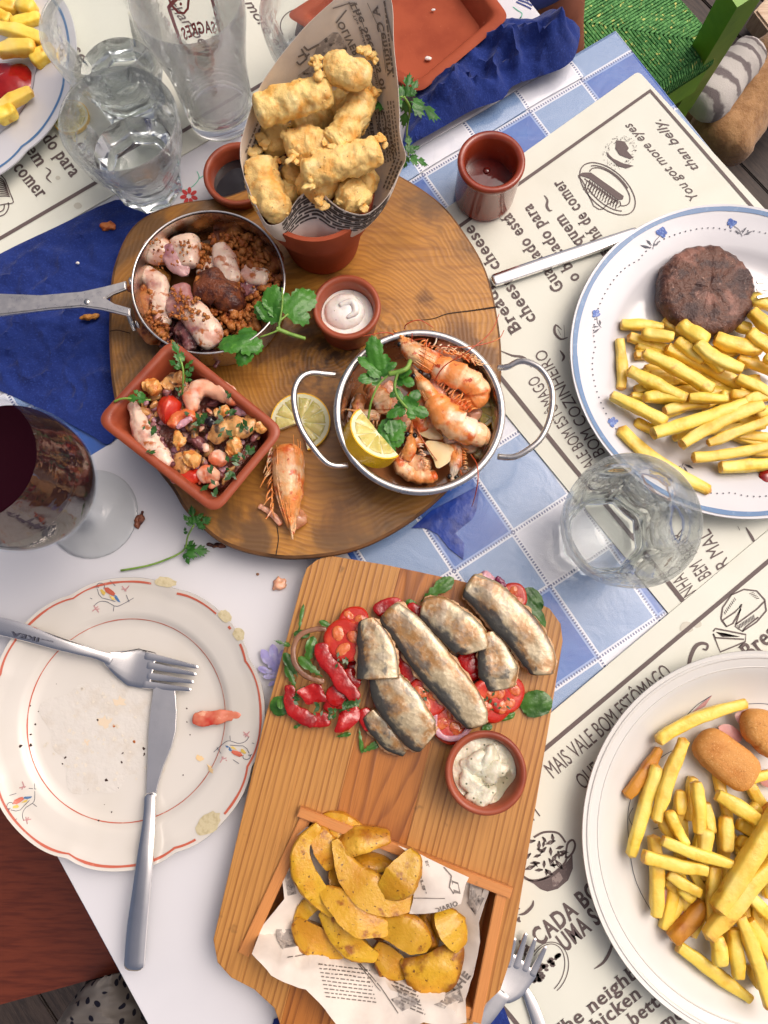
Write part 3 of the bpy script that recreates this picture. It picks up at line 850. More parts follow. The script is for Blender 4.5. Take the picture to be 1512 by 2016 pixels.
for i in range(-34, 9):
    c = fc + FN * (i * .095)
    if pl is None:
        b = box((0, 0, Z_FLOOR - .012), 5.6, .092, .02, bev=.002)
        pl = obj('plank', b, m_dark, parent=floor)
        pl.location = V((c.x, c.y, .002)); pl.rotation_euler = (0, 0, -fd)
    else:
        q = pl.copy(); COL.objects.link(q); q.parent = floor
        q.location = V((c.x, c.y, .002 + R.uniform(-.001, .001)))
        q.rotation_euler = (0, 0, -fd)

def table(name, label, u0, u1, v0, v1, cloth_m, cloth_label, cname, zc=0, leg=True):
    c = UV((u0 + u1) / 2, (v0 + v1) / 2)
    t = thing('dining_table', label, 'table', (c.x, c.y, Z_FLOOR))
    o = [UV(a, b) for a, b in ((u0 + .004, v0 + .004), (u1 - .004, v0 + .004), (u1 - .004, v1 - .004), (u0 + .004, v1 - .004))]
    obj('table_top', prism(o, -.034, -.003 + zc, bevel=.002), m_table, parent=t)
    for a in (u0 + .06, u1 - .06):
        for b in (v0 + .06, v1 - .06):
            p = UV(a, b)
            obj('leg', prism([p + TU * x + TV * y for x, y in ((-.03, -.03), (.03, -.03), (.03, .03), (-.03, .03))], Z_FLOOR, -.034), m_table, parent=t)
    n = 24
    g = G(); vs = []; uv = []; fs = []
    us = [u0 + (u1 - u0) * i / n for i in range(n + 1)]; vv = [v0 + (v1 - v0) * i / n for i in range(n + 1)]
    for a in us:
        for b in vv:
            p = UV(a, b, zc); vs.append(p); uv.append((a, b))
    for i in range(n):
        for j in range(n):
            k = i * (n + 1) + j
            fs.append((k + 1, k, k + n + 1, k + n + 2)[::-1])
    g.add(vs, fs, uv)
    # hanging rim
    per = [(a, v0) for a in us] + [(u1, b) for b in vv[1:]] + [(a, v1) for a in us[::-1][1:]] + [(u0, b) for b in vv[::-1][1:-1]]
    cc = ((u0 + u1) / 2, (v0 + v1) / 2)
    rows = [(0, 0), (.003, -.0015), (.0045, -.006), (.006 , -.05), (.004, -.11)]
    vs, uv = [], []
    for k, (out, dz) in enumerate(rows):
        for i, (a, b) in enumerate(per):
            s = .006 * sin(i * .9) * k / 4 if k > 2 else 0
            ou = (1 if a >= u1 - 1e-6 else -1 if a <= u0 + 1e-6 else 0); ov = (1 if b >= v1 - 1e-6 else -1 if b <= v0 + 1e-6 else 0)
            vs.append(UV(a + ou * (out + s), b + ov * (out + s), zc + dz)); uv.append((a + ou * -dz, b + ov * -dz))
    g.add(vs, ringfaces(len(rows), len(per), False, False), uv)
    return obj(cname, g, cloth_m, label=cloth_label, cat='tablecloth')
cloth_b = table('dining_table', 'wooden table under the blue checked cloth, nearest the bird plate', -.3, .497, -.362, .62, m_gingham, 'blue and white checked tablecloth with dotted white seams under the boards', 'checked_tablecloth')
cloth_a = table('dining_table', 'wooden table under the white printed cloth, below the tall beer glass', -.62, .446, -.98, -.364, m_floral, 'white tablecloth printed with small red and blue motifs under the tumblers', 'printed_tablecloth', .0008)
# white woven hem of the checked cloth, its fold and the little printed hearts beside it
g = G()
n = 60
for r in range(1):
    vs, uv = [], []
    for i in range(n + 1):
        u = -.29 + (.446 + .29) * i / n
        for k, (dv, z) in enumerate(((-.3625, .0006), (-.361, .0022), (-.352, .0028), (-.3405, .0016))):
            vs.append(UV(u, dv + .0006 * sin(u * 60), z)); uv.append((u, dv))
    fs = [(i * 4 + k, i * 4 + k + 1, i * 4 + k + 5, i * 4 + k + 4) for i in range(n) for k in range(3)]
    g.add(vs, fs, uv)
obj('hem', g, m_gingham, parent=cloth_b)

def strokes(paths, w, z, name, mat, parent, taper=False, closed=False, seg=None, zz=.0004):
    g = G()
    for P in paths:
        pts = [W(x, y, z) for x, y in P]
        if seg and len(pts) > 2: pts = catmull(pts, seg, False)
        mw = MPP(*P[0], z)
        ww = w * mw if not isinstance(w, (list, tuple)) else [q * mw for q in w]
        ribbon(pts, ww, zz, g, taper, closed)
    return obj(name, g, mat, parent=parent, kind='stuff' if len(paths) > 1 else None)
def fill(paths, z, name, mat, parent, zz=.0004, seg=None):
    g = G()
    for P in paths:
        pts = [W(x, y, z + zz) for x, y in P]
        if seg: pts = catmull(pts, seg, True)
        ar = sum(pts[i].x * pts[(i + 1) % len(pts)].y - pts[(i + 1) % len(pts)].x * pts[i].y for i in range(len(pts)))
        if ar < 0: pts.reverse()
        tri = geometry.tessellate_polygon([pts])
        g.add(pts, [t if (pts[t[1]] - pts[t[0]]).cross(pts[t[2]] - pts[t[0]]).z > 0 else t[::-1] for t in tri])
    return obj(name, g, mat, parent=parent, kind='stuff' if len(paths) > 1 else None)
def tx(s, a, b, hpx, z, style, par):
    return obj('lettering', text(s, W(*a, z + .0004), W(*b, z + .0004), hpx * MPP(*a, z), style), m_ink, parent=par)
def flower5(c, r, z, rot, mat, parent, n=5):
    paths = []
    for k in range(n):
        a = rot + 2 * pi * k / n
        q = []
        for t in range(10):
            th = 2 * pi * t / 10
            rr, tt = r * (.62 + .38 * cos(th)), r * .22 * sin(th)
            q.append((c[0] + cos(a) * rr - sin(a) * tt, c[1] + sin(a) * rr + cos(a) * tt))
        paths.append(q)
    return fill(paths, z, 'printed_flower', mat, parent, .0005)
def arc(cx, cy, rx, ry, a0, a1, n=20, rot=0):
    out = []
    for i in range(n + 1):
        a = radians(a0 + (a1 - a0) * i / n); x, y = rx * cos(a), ry * sin(a); c, s = cos(radians(rot)), sin(radians(rot))
        out.append((cx + x * c - y * s, cy + x * s + y * c))
    return out

# printed motifs of the white cloth
zc = .0008
flower5((372, 386), 18, zc, .3, m_red_print, cloth_a, 7)
strokes([[(352, 378), (376, 370), (392, 352), (388, 338)], [(392, 352), (408, 344), (412, 356)]], 2, zc, 'printed_vine', m_green_print, cloth_a, seg=12)
strokes([[(420, 250), (440, 236), (462, 232), (486, 240)], [(428, 240), (440, 226), (452, 236), (462, 220), (476, 232)], [(414, 258), (450, 246), (488, 250)]], 3, zc, 'printed_motif', m_blue_dark, cloth_a, seg=20)
strokes([[(424, 266), (440, 256), (452, 262), (470, 254), (484, 262)], [(418, 272), (450, 264), (486, 268)]], 2.4, zc, 'printed_motif', m_red_print, cloth_a, seg=20)
flower5((410, 196), 7, zc, .1, m_blue_dark, cloth_a)
strokes([[(1008, 36), (1020, 40), (1028, 28), (1018, 20), (1010, 14)], [(1020, 40), (1026, 34)]], 2, zc, 'printed_vine', m_green_print, cloth_a, seg=14)
strokes([[(1016, 4), (1030, 10), (1046, 18)], [(1020, 0), (1038, 6), (1048, 12)], [(1026, -4), (1042, 2)]], 3.4, zc, 'printed_motif', m_blue_dark, cloth_a, seg=10)
for x, y in ((996, 206), (1028, 196), (1040, 189), (1070, 172)):
    fill([[(x, y), (x - 6, y - 8), (x - 2, y - 12), (x + 1, y - 8), (x + 5, y - 12), (x + 7, y - 6)]], zc, 'printed_heart', m_red_print if x != 1070 else m_blue_dark, cloth_a)

# ---------------------------------------------------------------- cards (placemats)
def card(pts, z, label, mat=m_card, rad=.006, curl=0, name='placemat', seg=5, lift=None):
    P = [W(c[0], c[1], 0) if not isinstance(c, Vector) else c for c in pts]
    O = []
    n = len(P)
    for i in range(n):
        a, b, c = P[i - 1], P[i], P[(i + 1) % n]
        d0, d1 = (a - b).normalized(), (c - b).normalized()
        for k in range(seg + 1):
            t = k / seg
            O.append((b + d0 * rad) * (1 - t) ** 2 + b * 2 * t * (1 - t) + (b + d1 * rad) * t * t)
    return obj(name, prism(O, z - .0009, z, bevel=.0002, segs=1), mat, label=label, cat='placemat')
ZA, ZB, ZCc, ZD = .0024, .0016, .0028, .0014
matA = card([(-420, 760), (752, 82), (620, -420), (-700, -60)], ZA, 'cream printed placemat under the blue rimmed plate of chips and the tumblers', curl=0)
matB = card([(1256, 142), (743, 508), (1480, 1410), (1905, 850)], ZB, 'cream printed placemat with an eye drawing, under the plate with the burger', rad=.005)
matC = card([(758, 1680), (1090, 1397), (1980, 648), (2400, 1500), (1160, 2260)], ZCc, 'cream printed placemat with a cheese drawing, overlapping its neighbour under the chip plate', rad=.002)
matD = card([UV(-.3015, -.272), UV(.0165, -.272), UV(.0165, .5), UV(-.3015, .5)], ZD, 'plain white paper sheet under the bird plate at the table edge', m_white_paper, 0)
# --- printing on the right upper card
z = ZB
strokes([[(1640, 590), (1280, 179), (803, 518), (1004, 766), (1119, 909), (1303, 1131), (1420, 1279)]], 8.5, z, 'border_line', m_ink, matB)
g = G()
tx('Bread, bread,', (1028, 648), (905, 470), 25, z, 'serif', matB)
tx('cheese, cheese', (1057, 628), (930, 442), 25, z, 'serif', matB)
tx('Guardado está', (1112, 566), (1004, 418), 25, z, 'serif', matB)
tx('o bocado para', (1143, 548), (1046, 400), 25, z, 'serif', matB)
tx('quem', (1150, 478), (1108, 420), 25, z, 'serif', matB)
tx('não há de comer', (1215, 505), (1104, 352), 25, z, 'serif', matB)
tx('You got more eyes', (1374, 386), (1240, 240), 19, z, 'hand', matB)
tx('than belly.', (1376, 330), (1300, 234), 19, z, 'hand', matB)
tx('MAIS VALE BOM ESTÔMAGO', (1210, 970), (1058, 738), 25, z, 'sans', matB)
tx('QUE BOM COZINHEIRO', (1226, 950), (1072, 686), 25, z, 'sans', matB)
tx('MINHA D', (1383, 1180), (1334, 1110), 30, z, 'sans', matB)
tx('R BEM  BEBER', (1412, 1146), (1342, 1042), 30, z, 'sans', matB)
tx('ER MAL', (1446, 1122), (1396, 1040), 30, z, 'sans', matB)
c3 = crop(780, 80, 3.024)
strokes([[c3(*p) for p in q] for q in ([(880, 920), (900, 950), (896, 985), (912, 1012), (930, 1010)],)], 5, z, 'flourish', m_ink, matB, taper=True, seg=16)
strokes([[(1106, 650), (1094, 640), (1092, 655), (1104, 668), (1118, 664)], [(1102, 690), (1110, 702), (1106, 712)], [(1098, 648), (1104, 660)], [(1110, 640), (1112, 668)], [(984, 690), (1008, 700), (1028, 703), (1040, 712), (1046, 724)]], 5, z, 'flourish', m_ink, matB, taper=True, seg=12)
strokes([[(1468, 1038), (1480, 1058), (1486, 1070)], [(1452, 1036), (1456, 1044)]], 6, z, 'flourish', m_ink, matB, taper=True, seg=8)
# plate with a pie, engraved
strokes([arc(1196, 372, 66, 36, 0, 360, 44, 42), arc(1200, 368, 50, 23, 170, 395, 30, 42), arc(1197, 371, 58, 30, 30, 120, 12, 42), arc(1197, 371, 58, 30, 200, 300, 12, 42)], 2.2, z, 'engraved_plate', m_ink, matB)
fill([[c3(*p) for p in ((1085, 800), (1110, 785), (1160, 785), (1355, 925), (1350, 945), (1320, 948), (1150, 820))]], z, 'engraved_crust', m_ink, matB, .0005)
pp = [[c3(x, y) for x, y in q] for q in ([(1085, 802), (1090, 820), (1115, 840), (1135, 900), (1165, 960), (1180, 990), (1225, 1010), (1240, 985), (1330, 945)],)]
for k in range(13):
    a = (1120 + k * 15, 822 + k * 10.5); pp.append([c3(a[0], a[1]), c3(a[0] + 14, a[1] + 14), c3(a[0] + 8, a[1] + 40), c3(a[0] - 6 + k, a[1] + 66 - k)])
    pp.append([c3(a[0] + 30, a[1] + 8), c3(a[0] + 36, a[1] + 30), c3(a[0] + 20, a[1] + 46)])
strokes(pp, 2.0, z, 'engraved_pastry', m_ink, matB, seg=10)
# eye drawing
fill([[c3(*p) for p in q] for q in ([(1310, 592), (1360, 600), (1385, 640), (1375, 655), (1405, 690), (1418, 690), (1395, 705), (1330, 680), (1305, 640)], [(1237, 620), (1250, 660), (1290, 700), (1350, 730), (1415, 745), (1370, 760), (1320, 745), (1260, 690)])], z, 'engraved_eye', m_ink, matB, .0005)
g = G()
for k in range(150):
    a = R.uniform(0, 2 * pi); q = R.uniform(.75, 1.1)
    x, y = c3(1332 + 92 * q * cos(a + .2), 665 + 92 * q * sin(a))
    p = W(x, y, z + .0004); s = MPP(x, y, z) * R.uniform(.6, 1.1)
    g.add([p + V((s, 0, 0)), p + V((0, s, 0)), p + V((-s, 0, 0)), p + V((0, -s, 0))], [(0, 1, 2, 3)])
obj('engraved_stipple', g, m_ink, parent=matB, kind='stuff')
# --- printing on the lower right card
z = ZCc
strokes([[(1620, 1014), (1471, 1140), (1073, 1474), (770, 1728), (1005, 2000), (1100, 2120)]], 8, z, 'border_line', m_ink, matC)
g = G()
tx('MAIS VALE BOM ESTÔMAGO', (1090, 1533), (1326, 1330), 32, z, 'sans', matC)
tx('QUE BOM COZINHEIRO', (1150, 1556), (1352, 1385), 32, z, 'sans', matC)
tx('QUEM TEM', (964, 1684), (1064, 1606), 26, z, 'sans', matC)
tx('A CADA BOCA', (1034, 1888), (1224, 1726), 32, z, 'bold', matC)
tx('UMA SOPA', (1114, 1874), (1234, 1772), 33, z, 'bold', matC)
tx('The neighbour', (1096, 2052), (1312, 1878), 26, z, 'serif', matC)
tx('chicken is', (1160, 2046), (1296, 1936), 26, z, 'serif', matC)
tx('always better', (1150, 2100), (1330, 1956), 26, z, 'serif', matC)
tx('than me.', (1240, 2084), (1356, 1996), 26, z, 'serif', matC)
tx('Bread, bread,', (1476, 1302), (1650, 1148), 34, z, 'serif', matC)
c5 = crop(1040, 1140, 3.203)
def s5(paths, w, name, seg=None, taper=False): return strokes([[c5(*p) for p in q] for q in paths], w, z, name, m_ink, matC, seg=seg, taper=taper)
s5([[(1215, 250), (1225, 180), (1280, 100), (1360, 65), (1440, 75), (1490, 130), (1500, 200), (1440, 270), (1350, 330), (1305, 300), (1345, 158), (1300, 210), (1225, 260), (1250, 300), (1290, 280), (1340, 190)], [(1215, 250), (1225, 270), (1250, 300)], [(1310, 285), (1440, 190), (1490, 140)], [(1165, 330), (1180, 312), (1372, 350), (1368, 395), (1210, 460), (1165, 345), (1180, 370), (1360, 380)], [(1350, 330), (1372, 300), (1450, 240)]], 3.0, 'engraved_cheese')
hs = [[(1235 + k * 8, 205 - k * 11), (1243 + k * 8, 222 - k * 11)] for k in range(9)] + [[(1325 + k * 9, 318 - k * 6), (1322 + k * 9, 290 - k * 6)] for k in range(12)] + [[(1185 + k * 4, 335 + k * 3), (1250 + k * 9, 345 + k * 2)] for k in range(10)] + [[(1395 + k * 10, 92 + k * 8), (1420 + k * 9, 84 + k * 9)] for k in range(5)]
s5(hs, 1.4, 'engraved_hatching')
s5([[(1012, 560), (1020, 500), (1050, 430), (1090, 405), (1130, 415), (1122, 445), (1098, 440)]], [7, 8, 5, 3], 'flourish', seg=20)
c6 = crop(1000, 1540, 2.953)
def s6(paths, w, name, seg=None, taper=False): return strokes([[c6(*p) for p in q] for q in paths], w, z, name, m_ink, matC, seg=seg, taper=taper)
s6([[(60, 770), (100, 760), (140, 720), (148, 685)], [(30, 715), (45, 730), (70, 735)], [(75, 810), (60, 800), (68, 780)], [(500, 1085), (560, 1040), (600, 960), (618, 870)], [(450, 440), (445, 400), (460, 350)]], 6, 'flourish', seg=14, taper=True)
# pot of fish, engraved
m_ink_soft = M('light_print_ink', s2l((150, 136, 130)), .6, [('n', 300, s2l((112, 96, 94)), .45, .6)])
fill([[c6(*p) for p in ((90, 560), (160, 575), (260, 540), (330, 480), (375, 420), (378, 500), (350, 570), (290, 620), (230, 636), (190, 622), (150, 590))]], z, 'engraved_pan', m_ink, matC)
fill([[c6(*p) for p in ((255, 555), (300, 520), (320, 560), (290, 600), (262, 610))]], z, 'engraved_shine', m_ink_soft, matC, .0006)
fl = []
for k in range(26):
    a = R.uniform(0, 2 * pi); q = sqrt(R.random()); x, y = 210 + 120 * q * cos(a), 420 + 115 * q * sin(a) * .95
    an = R.uniform(0, pi); L = R.uniform(18, 36)
    dx, dy = cos(an) * L, sin(an) * L
    fl.append([(x - dx, y - dy), (x - dy * .3, y + dx * .3), (x + dx, y + dy), (x + dy * .3, y - dx * .3), (x - dx, y - dy)])
    fl.append([(x - dx * .8, y - dy * .8), (x + dx * .7, y + dy * .7)])
s6(fl, 2.2, 'engraved_fish')
s6([[(150, 320), (210, 290), (290, 295), (335, 350)], [(335, 440), (345, 360), (375, 335), (390, 365), (375, 410), (345, 440)], [(80, 540), (140, 570), (230, 550), (320, 480), (345, 430)]], 4, 'engraved_handle', seg=16)
# bowl of beans, engraved
s6([[(p[0], p[1]) for p in arc(230, 1085, 118, 160, 190, 400, 40, 18)], arc(225, 1085, 100, 150, 200, 400, 30, 18)], 1.6, 'engraved_bowl')
g = G()
for k in range(44):
    x, y = 150 + R.uniform(0, 1) * 150, 0
    t_ = R.random(); x = 150 + 150 * t_; y = 1150 - 150 * t_ + R.uniform(-46, 46) * sin(pi * min(1, t_ + .1))
    p = W(*c6(x, y), z + .0004); s = MPP(1050, 1900, z) * R.uniform(3.5, 6)
    a = R.uniform(0, 6)
    g.add([p + V((s * cos(a + k_ * pi / 3), s * .7 * sin(a + k_ * pi / 3), 0)) for k_ in range(6)], [tuple(range(6))])
obj('engraved_beans', g, m_ink, parent=matC)
# --- printing on the upper left card
z = ZA
strokes([[(-200, 588), (0, 470), (199, 354), (368, 254), (700, 56)]], 8, z, 'border_line', m_ink, matA)
g = G()
tx('Bread, bread,', (80, 60), (160, 170), 26, z, 'serif', matA)
tx('cheese, cheese', (100, 40), (225, 232), 26, z, 'serif', matA)
tx('Guardado está', (60, 175), (178, 330), 27, z, 'serif', matA)
tx('o bocado para', (30, 205), (140, 350), 27, z, 'serif', matA)
tx('quem', (28, 265), (74, 330), 27, z, 'serif', matA)
tx('não há de comer', (-60, 230), (76, 392), 27, z, 'serif', matA)
tx('You got more eyes', (416, -90), (566, 132), 20, z, 'hand', matA)
tx('than belly.', (330, 10), (420, 120), 20, z, 'hand', matA)
strokes([[(90, 330), (100, 338), (92, 350), (102, 360)]], 4, z, 'flourish', m_ink, matA, taper=True, seg=10)
c1 = crop(0, 0, 2.908)
strokes([[c1(*p) for p in q] for q in ([(0, 1000), (30, 1030), (60, 1110), (78, 1160), (40, 1168), (0, 1175)], [(0, 1240), (30, 1225), (50, 1190), (48, 1160)], [(0, 1215), (22, 1200), (26, 1175)])] + [[c1(0, 1020 + k * 13), c1(20 + k * 2, 1035 + k * 11), c1(34 + k * 3, 1062 + k * 8)] for k in range(9)], 2.4, z, 'engraved_pastry', m_ink, matA, seg=10)
g2 = [[(586, 40), (600, 30), (618, 40), (614, 62), (598, 78), (580, 70)]]
fill(g2, z, 'engraved_eye', m_ink, matA)
strokes([arc(592, 52, 40, 34, 150, 300, 14), arc(660, -4, 60, 28, 20, 200, 24, -30), arc(664, -6, 48, 20, 10, 200, 20, -30)], 2.4, z, 'engraved_plate', m_ink, matA)
# damp spots on the cards
for i, (x, y, r_) in enumerate(((153, 405, 8), (114, 350, 5), (1352, 1235, 14), (1372, 1228, 10))):
    fill([[(x + r_ * cos(a) * R.uniform(.8, 1.1), y + r_ * .8 * sin(a)) for a in [k * pi / 6 for k in range(12)]]], ZA if y < 600 else ZCc, 'damp_spot', M('damp_spot_%d' % i, s2l((196, 192, 176)), .3), matA if y < 600 else matC, .0003)

# ---------------------------------------------------------------- paper napkins
def napkin(px, z, label, step=.006, amp=.006, freq=28, mat=m_napkin, seed=1, base=.002, crease=.5, spots=(), name='paper_napkin', lift=None):
    O = catmull([W(x, y, z) for x, y in px], len(px) * 3, True) if len(px) > 14 else [W(x, y, z) for x, y in px]
    def zf(p, d):
        e = min(1, d / .02)
        a = abs(fbm((p.x, p.y, 0), freq, seed, 2)); b = abs(fbm((p.x + p.y * .4, p.y * 1.5, 3), freq * 2.3, seed + 5, 2))
        c = abs(fbm((p.x * .6 - p.y, p.x + p.y * .5, 7), freq * 1.1, seed + 13, 2))
        h = base + amp * e * (crease * max(0, 1 - a * 4) + crease * .7 * max(0, 1 - c * 5) + (1 - crease) * (.5 + .9 * fbm((p.x, p.y, 1), freq * .7, seed + 9, 2)) + .3 * max(0, 1 - b * 4))
        if lift: h += lift(p)
        return z + max(.0004, h)
    g = sheet(O, step, zf, seed=seed)
    g = thicken(g, .0004)
    return obj(name, g, mat, label=label, cat='napkin', smooth=60)
nap1 = napkin([(-90, 560), (0, 503), (110, 450), (228, 396), (262, 408), (300, 424), (330, 470), (330, 640), (330, 800), (245, 842), (222, 872), (205, 874), (188, 862), (140, 836), (100, 815), (0, 770), (-90, 740)], ZD, 'crumpled blue paper napkin under the steel pan handle', .0032, .0065, 24, seed=3, crease=.75)
for c in ((213, 444, 17), (127, 462, 14), (60, 664, 12), (300, 440, 16)):
    pass
nap2 = napkin([(790, 312), (800, 262), (822, 196), (852, 160), (900, 118), (944, 88), (990, 60), (1040, 62), (1076, 44), (1104, 64), (1134, 78), (1126, 130), (1104, 154), (1070, 168), (1006, 190), (985, 216), (930, 236), (880, 264), (845, 284), (815, 300), (796, 316)], .004, 'bunched blue paper napkin lying against the terracotta tray', .0035, .030, 13, seed=8, base=.014, crease=.5)
nap3 = napkin([(810, 1040), (850, 1005), (944, 955), (938, 1005), (930, 1022), (912, 1036), (896, 1050), (914, 1070), (912, 1102), (884, 1080), (862, 1052), (838, 1040)], .0008, 'wet torn blue napkin scrap stuck to the checked cloth by the log board', .004, .002, 40, m_napkin_wet, 5, .0006)
nap4 = napkin([(540, 2004), (600, 1985), (700, 2000), (700, 2080), (520, 2080)], ZD, 'blue paper napkin edge showing below the curved end of the pine board', .006, .004, 30, seed=12)
nap5 = napkin([(930, 2000), (962, 1962), (985, 1964), (1010, 2030), (990, 2090), (900, 2090)], ZCc, 'blue paper napkin corner under the fork beside the pine board', .006, .004, 30, seed=15)

# ---------------------------------------------------------------- what lies below the table edge, lower left
zb = -.20
g = prism([W(x, y, zb) for x, y in ((-300, 1500), (300, 1480), (420, 1862), (236, 1915), (0, 1980), (-300, 2060))], zb - .03, zb, bevel=.003)
obj('bench', g, m_bench, label='red brown wooden bench below the table edge by the bird plate', cat='bench')
zs = -.16
pts = [W(x, y, zs) for x, y in ((560, 1960), (330, 2010), (160, 2130))]
person2 = thing('person', 'seated person in a grey dress with dark dashes, only the lap showing', 'person', (W(300, 2150, zs).x, W(300, 2150, zs).y, Z_FLOOR))
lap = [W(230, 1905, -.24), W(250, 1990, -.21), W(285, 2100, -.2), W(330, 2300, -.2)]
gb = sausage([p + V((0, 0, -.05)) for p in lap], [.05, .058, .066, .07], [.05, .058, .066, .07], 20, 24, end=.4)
obj('lap', gb, m_black_cloth, parent=person2)
gd = G(); vs = []
c7 = crop(0, 1600, 3.15)
for i in range(25):
    s = i / 24
    a = V((*c7(540 - 190 * s ** .8, 1060 + 250 * s), 0)); b = V((*c7(800 + 160 * s, 980 + 330 * s), 0))
    if i == 0: a = V((*c7(560, 1045), 0))
    for j in range(25):
        t = j / 24
        q = a.lerp(b, t)
        zz = -.155 - .05 * (2 * t - .9) ** 2 + .006 * fbm((t * 3, s * 3, 0), 1.4, 4, 2)
        if t < .05: zz -= .02
        vs.append(W(q.x, q.y, zz))
fs = [(i * 25 + j, i * 25 + j + 1, (i + 1) * 25 + j + 1, (i + 1) * 25 + j) for i in range(24) for j in range(24)]
fs = [f[::-1] for f in fs]
obj('dress', thicken(gd.add(vs, fs), .002), m_dashes, parent=person2)

# ---------------------------------------------------------------- green chair, plush toys, the guest beside it (upper right)
zs = -.27
Zs = zs
ch0 = W(1250, 60, zs)
chair = thing('rush_chair', 'green painted chair with a woven green rush seat beyond the table corner', 'chair', (ch0.x, ch0.y, Z_FLOOR))
A_, B_, C_ = W(1405, 82, zs), W(1287, 158, zs), W(1120, 60, zs)   # near right corner, near left corner, towards far
ex = (B_ - A_).normalized(); ex.z = 0
ey = V((-ex.y, ex.x, 0))
if ey.dot(C_ - A_) < 0 and False: ey = -ey
ey = V((ex.y, -ex.x, 0)) if V((ex.y, -ex.x, 0)).y > 0 else V((-ex.y, ex.x, 0))
SW = .36
org = W(1402, 92, zs)
def cs(a, b, z=0): return org + ex * a + ey * b + V((0, 0, z))
# rush seat: four triangular fields of twisted cords round the rails
g = G(); n = 0
step = .0044
k = 0
def cord(p, q, sag, g):
    m = 7; P = []
    d = (q - p)
    for i in range(m + 1):
        t = i / m
        P.append(p + d * t + V((0, 0, R.uniform(-.0005, .0005) - sag * (1 - (2 * t - 1) ** 2))))
    tube(P, [.0022 * R.uniform(.8, 1.2) for _ in P], 5, g)
i = 0
while i * step < SW / 2:
    o = i * step + .003
    # near field: cords run away from the near rail
    cord(cs(o, -.012, -.012), cs(o, o * 1.0 + .002, .002), 0, g) if False else None
    i += 1
for fld in range(4):
    i = 0
    while i * step < SW / 2:
        o = i * step + .003
        for side in (0, 1):
            a = o if side == 0 else SW - o
            if fld == 0: p, q = (a, -.004), (a, o)
            elif fld == 1: p, q = (a, SW + .004), (a, SW - o)
            elif fld == 2: p, q = (-.004, a), (o, a)
            else: p, q = (SW + .004, a), (SW - o, a)
            P, Q = cs(*p, .004), cs(*q, .006)
            cord(P, Q, 0, g)
            out = (P - Q).normalized() if (P - Q).length > 1e-4 else ey
            out.z = 0
            tube([P, P + out * .007 + V((0, 0, -.006)), P + out * .009 + V((0, 0, -.02)), P + out * .006 + V((0, 0, -.032))], .0022, 5, g)
        i += 1
obj('rush_seat', g, m_rush, parent=chair, kind='stuff')
obj('seat_core', prism([cs(a, b) for a, b in ((0, 0), (SW, 0), (SW, SW), (0, SW))], Zs - .022, Zs + .0005), m_rush, parent=chair)
for a, b, c, d in ((-.0, .004, SW, .004), (.004, 0, .004, SW), (SW - .004, 0, SW - .004, SW), (0, SW - .004, SW, SW - .004)):
    P, Q = cs(a, b, -.046), cs(c, d, -.046)
    dd = (Q - P).normalized(); nn = V((-dd.y, dd.x, 0))
    obj('rail', prism([P + nn * .014, P - nn * .014, Q - nn * .014, Q + nn * .014], Zs - .075, Zs - .028, bevel=.003), m_green, parent=chair)
def post(x0, x1, wid, name='post'):
    P, Q = V(x0), V(x1)
    d = (Q - P).normalized(); a = ex; b = d.cross(a).normalized()
    vs = []
    for p in (P, Q):
        for s, t in ((-1, -1), (1, -1), (1, 1), (-1, 1)): vs.append(p + a * s * wid / 2 + b * t * wid * .32)
    return G().add(vs, [(3, 2, 1, 0), (4, 5, 6, 7)] + [(i, (i + 1) % 4, (i + 1) % 4 + 4, i + 4) for i in range(4)])
P1, P2 = W(1328, 214, -.47), W(1468, -26, -.13)
for q in (0,):
    dv = (P2 - P1)
    low = P1 + dv * ((Z_FLOOR - P1.z) / dv.z) if False else V((P1.x, P1.y, Z_FLOOR))
    obj('back_post', post(P1, P2, .046), m_green, parent=chair)
    obj('leg', post(low, P1 + V((0, 0, .001)), .042), m_green, parent=chair)
side = V((1, -.25, 0)).normalized()
gq = G(); vs = []
for p in (P1, P2):
    b = (P2 - P1).normalized().cross(ex).normalized()
    for s in (0, 1): vs.append(p - ex * .0235 - b * .016 * (1 - 2 * s))
gq.add(vs, [(0, 1, 3, 2)])
for a, b in ((0, SW), (SW, SW), (SW, .0)):
    p = cs(a, b)
    obj('leg', post(V((p.x, p.y, Z_FLOOR)), V((p.x, p.y, Zs - .03)), .036), m_green, parent=chair)
def fur(g, n, L, parent, mat):
    h = G(); m = len(g.f) - 2
    for k in range(n):
        f = g.f[R.randrange(m)]
        a, b, c = g.v[f[0]], g.v[f[1]], g.v[f[2]]
        nn = (b - a).cross(c - a)
        if nn.length == 0: continue
        nn.normalize()
        p = a.lerp(b, R.random()).lerp(c, R.random())
        d = (nn + V((R.uniform(-.7, .7), R.uniform(-1, .4), R.uniform(-.7, .3)))).normalized()
        s = d.cross(V((R.uniform(-1, 1), R.uniform(-1, 1), R.uniform(-1, 1)))).normalized() * .0007
        l = L * R.uniform(.5, 1.1); u = g.uv.get(f[0], (0, 0))
        h.add([p - s, p + s, p + d * l], [(0, 1, 2)], [u, u, u])
    obj('fur', h, mat, parent=parent, kind='stuff', smooth=None)
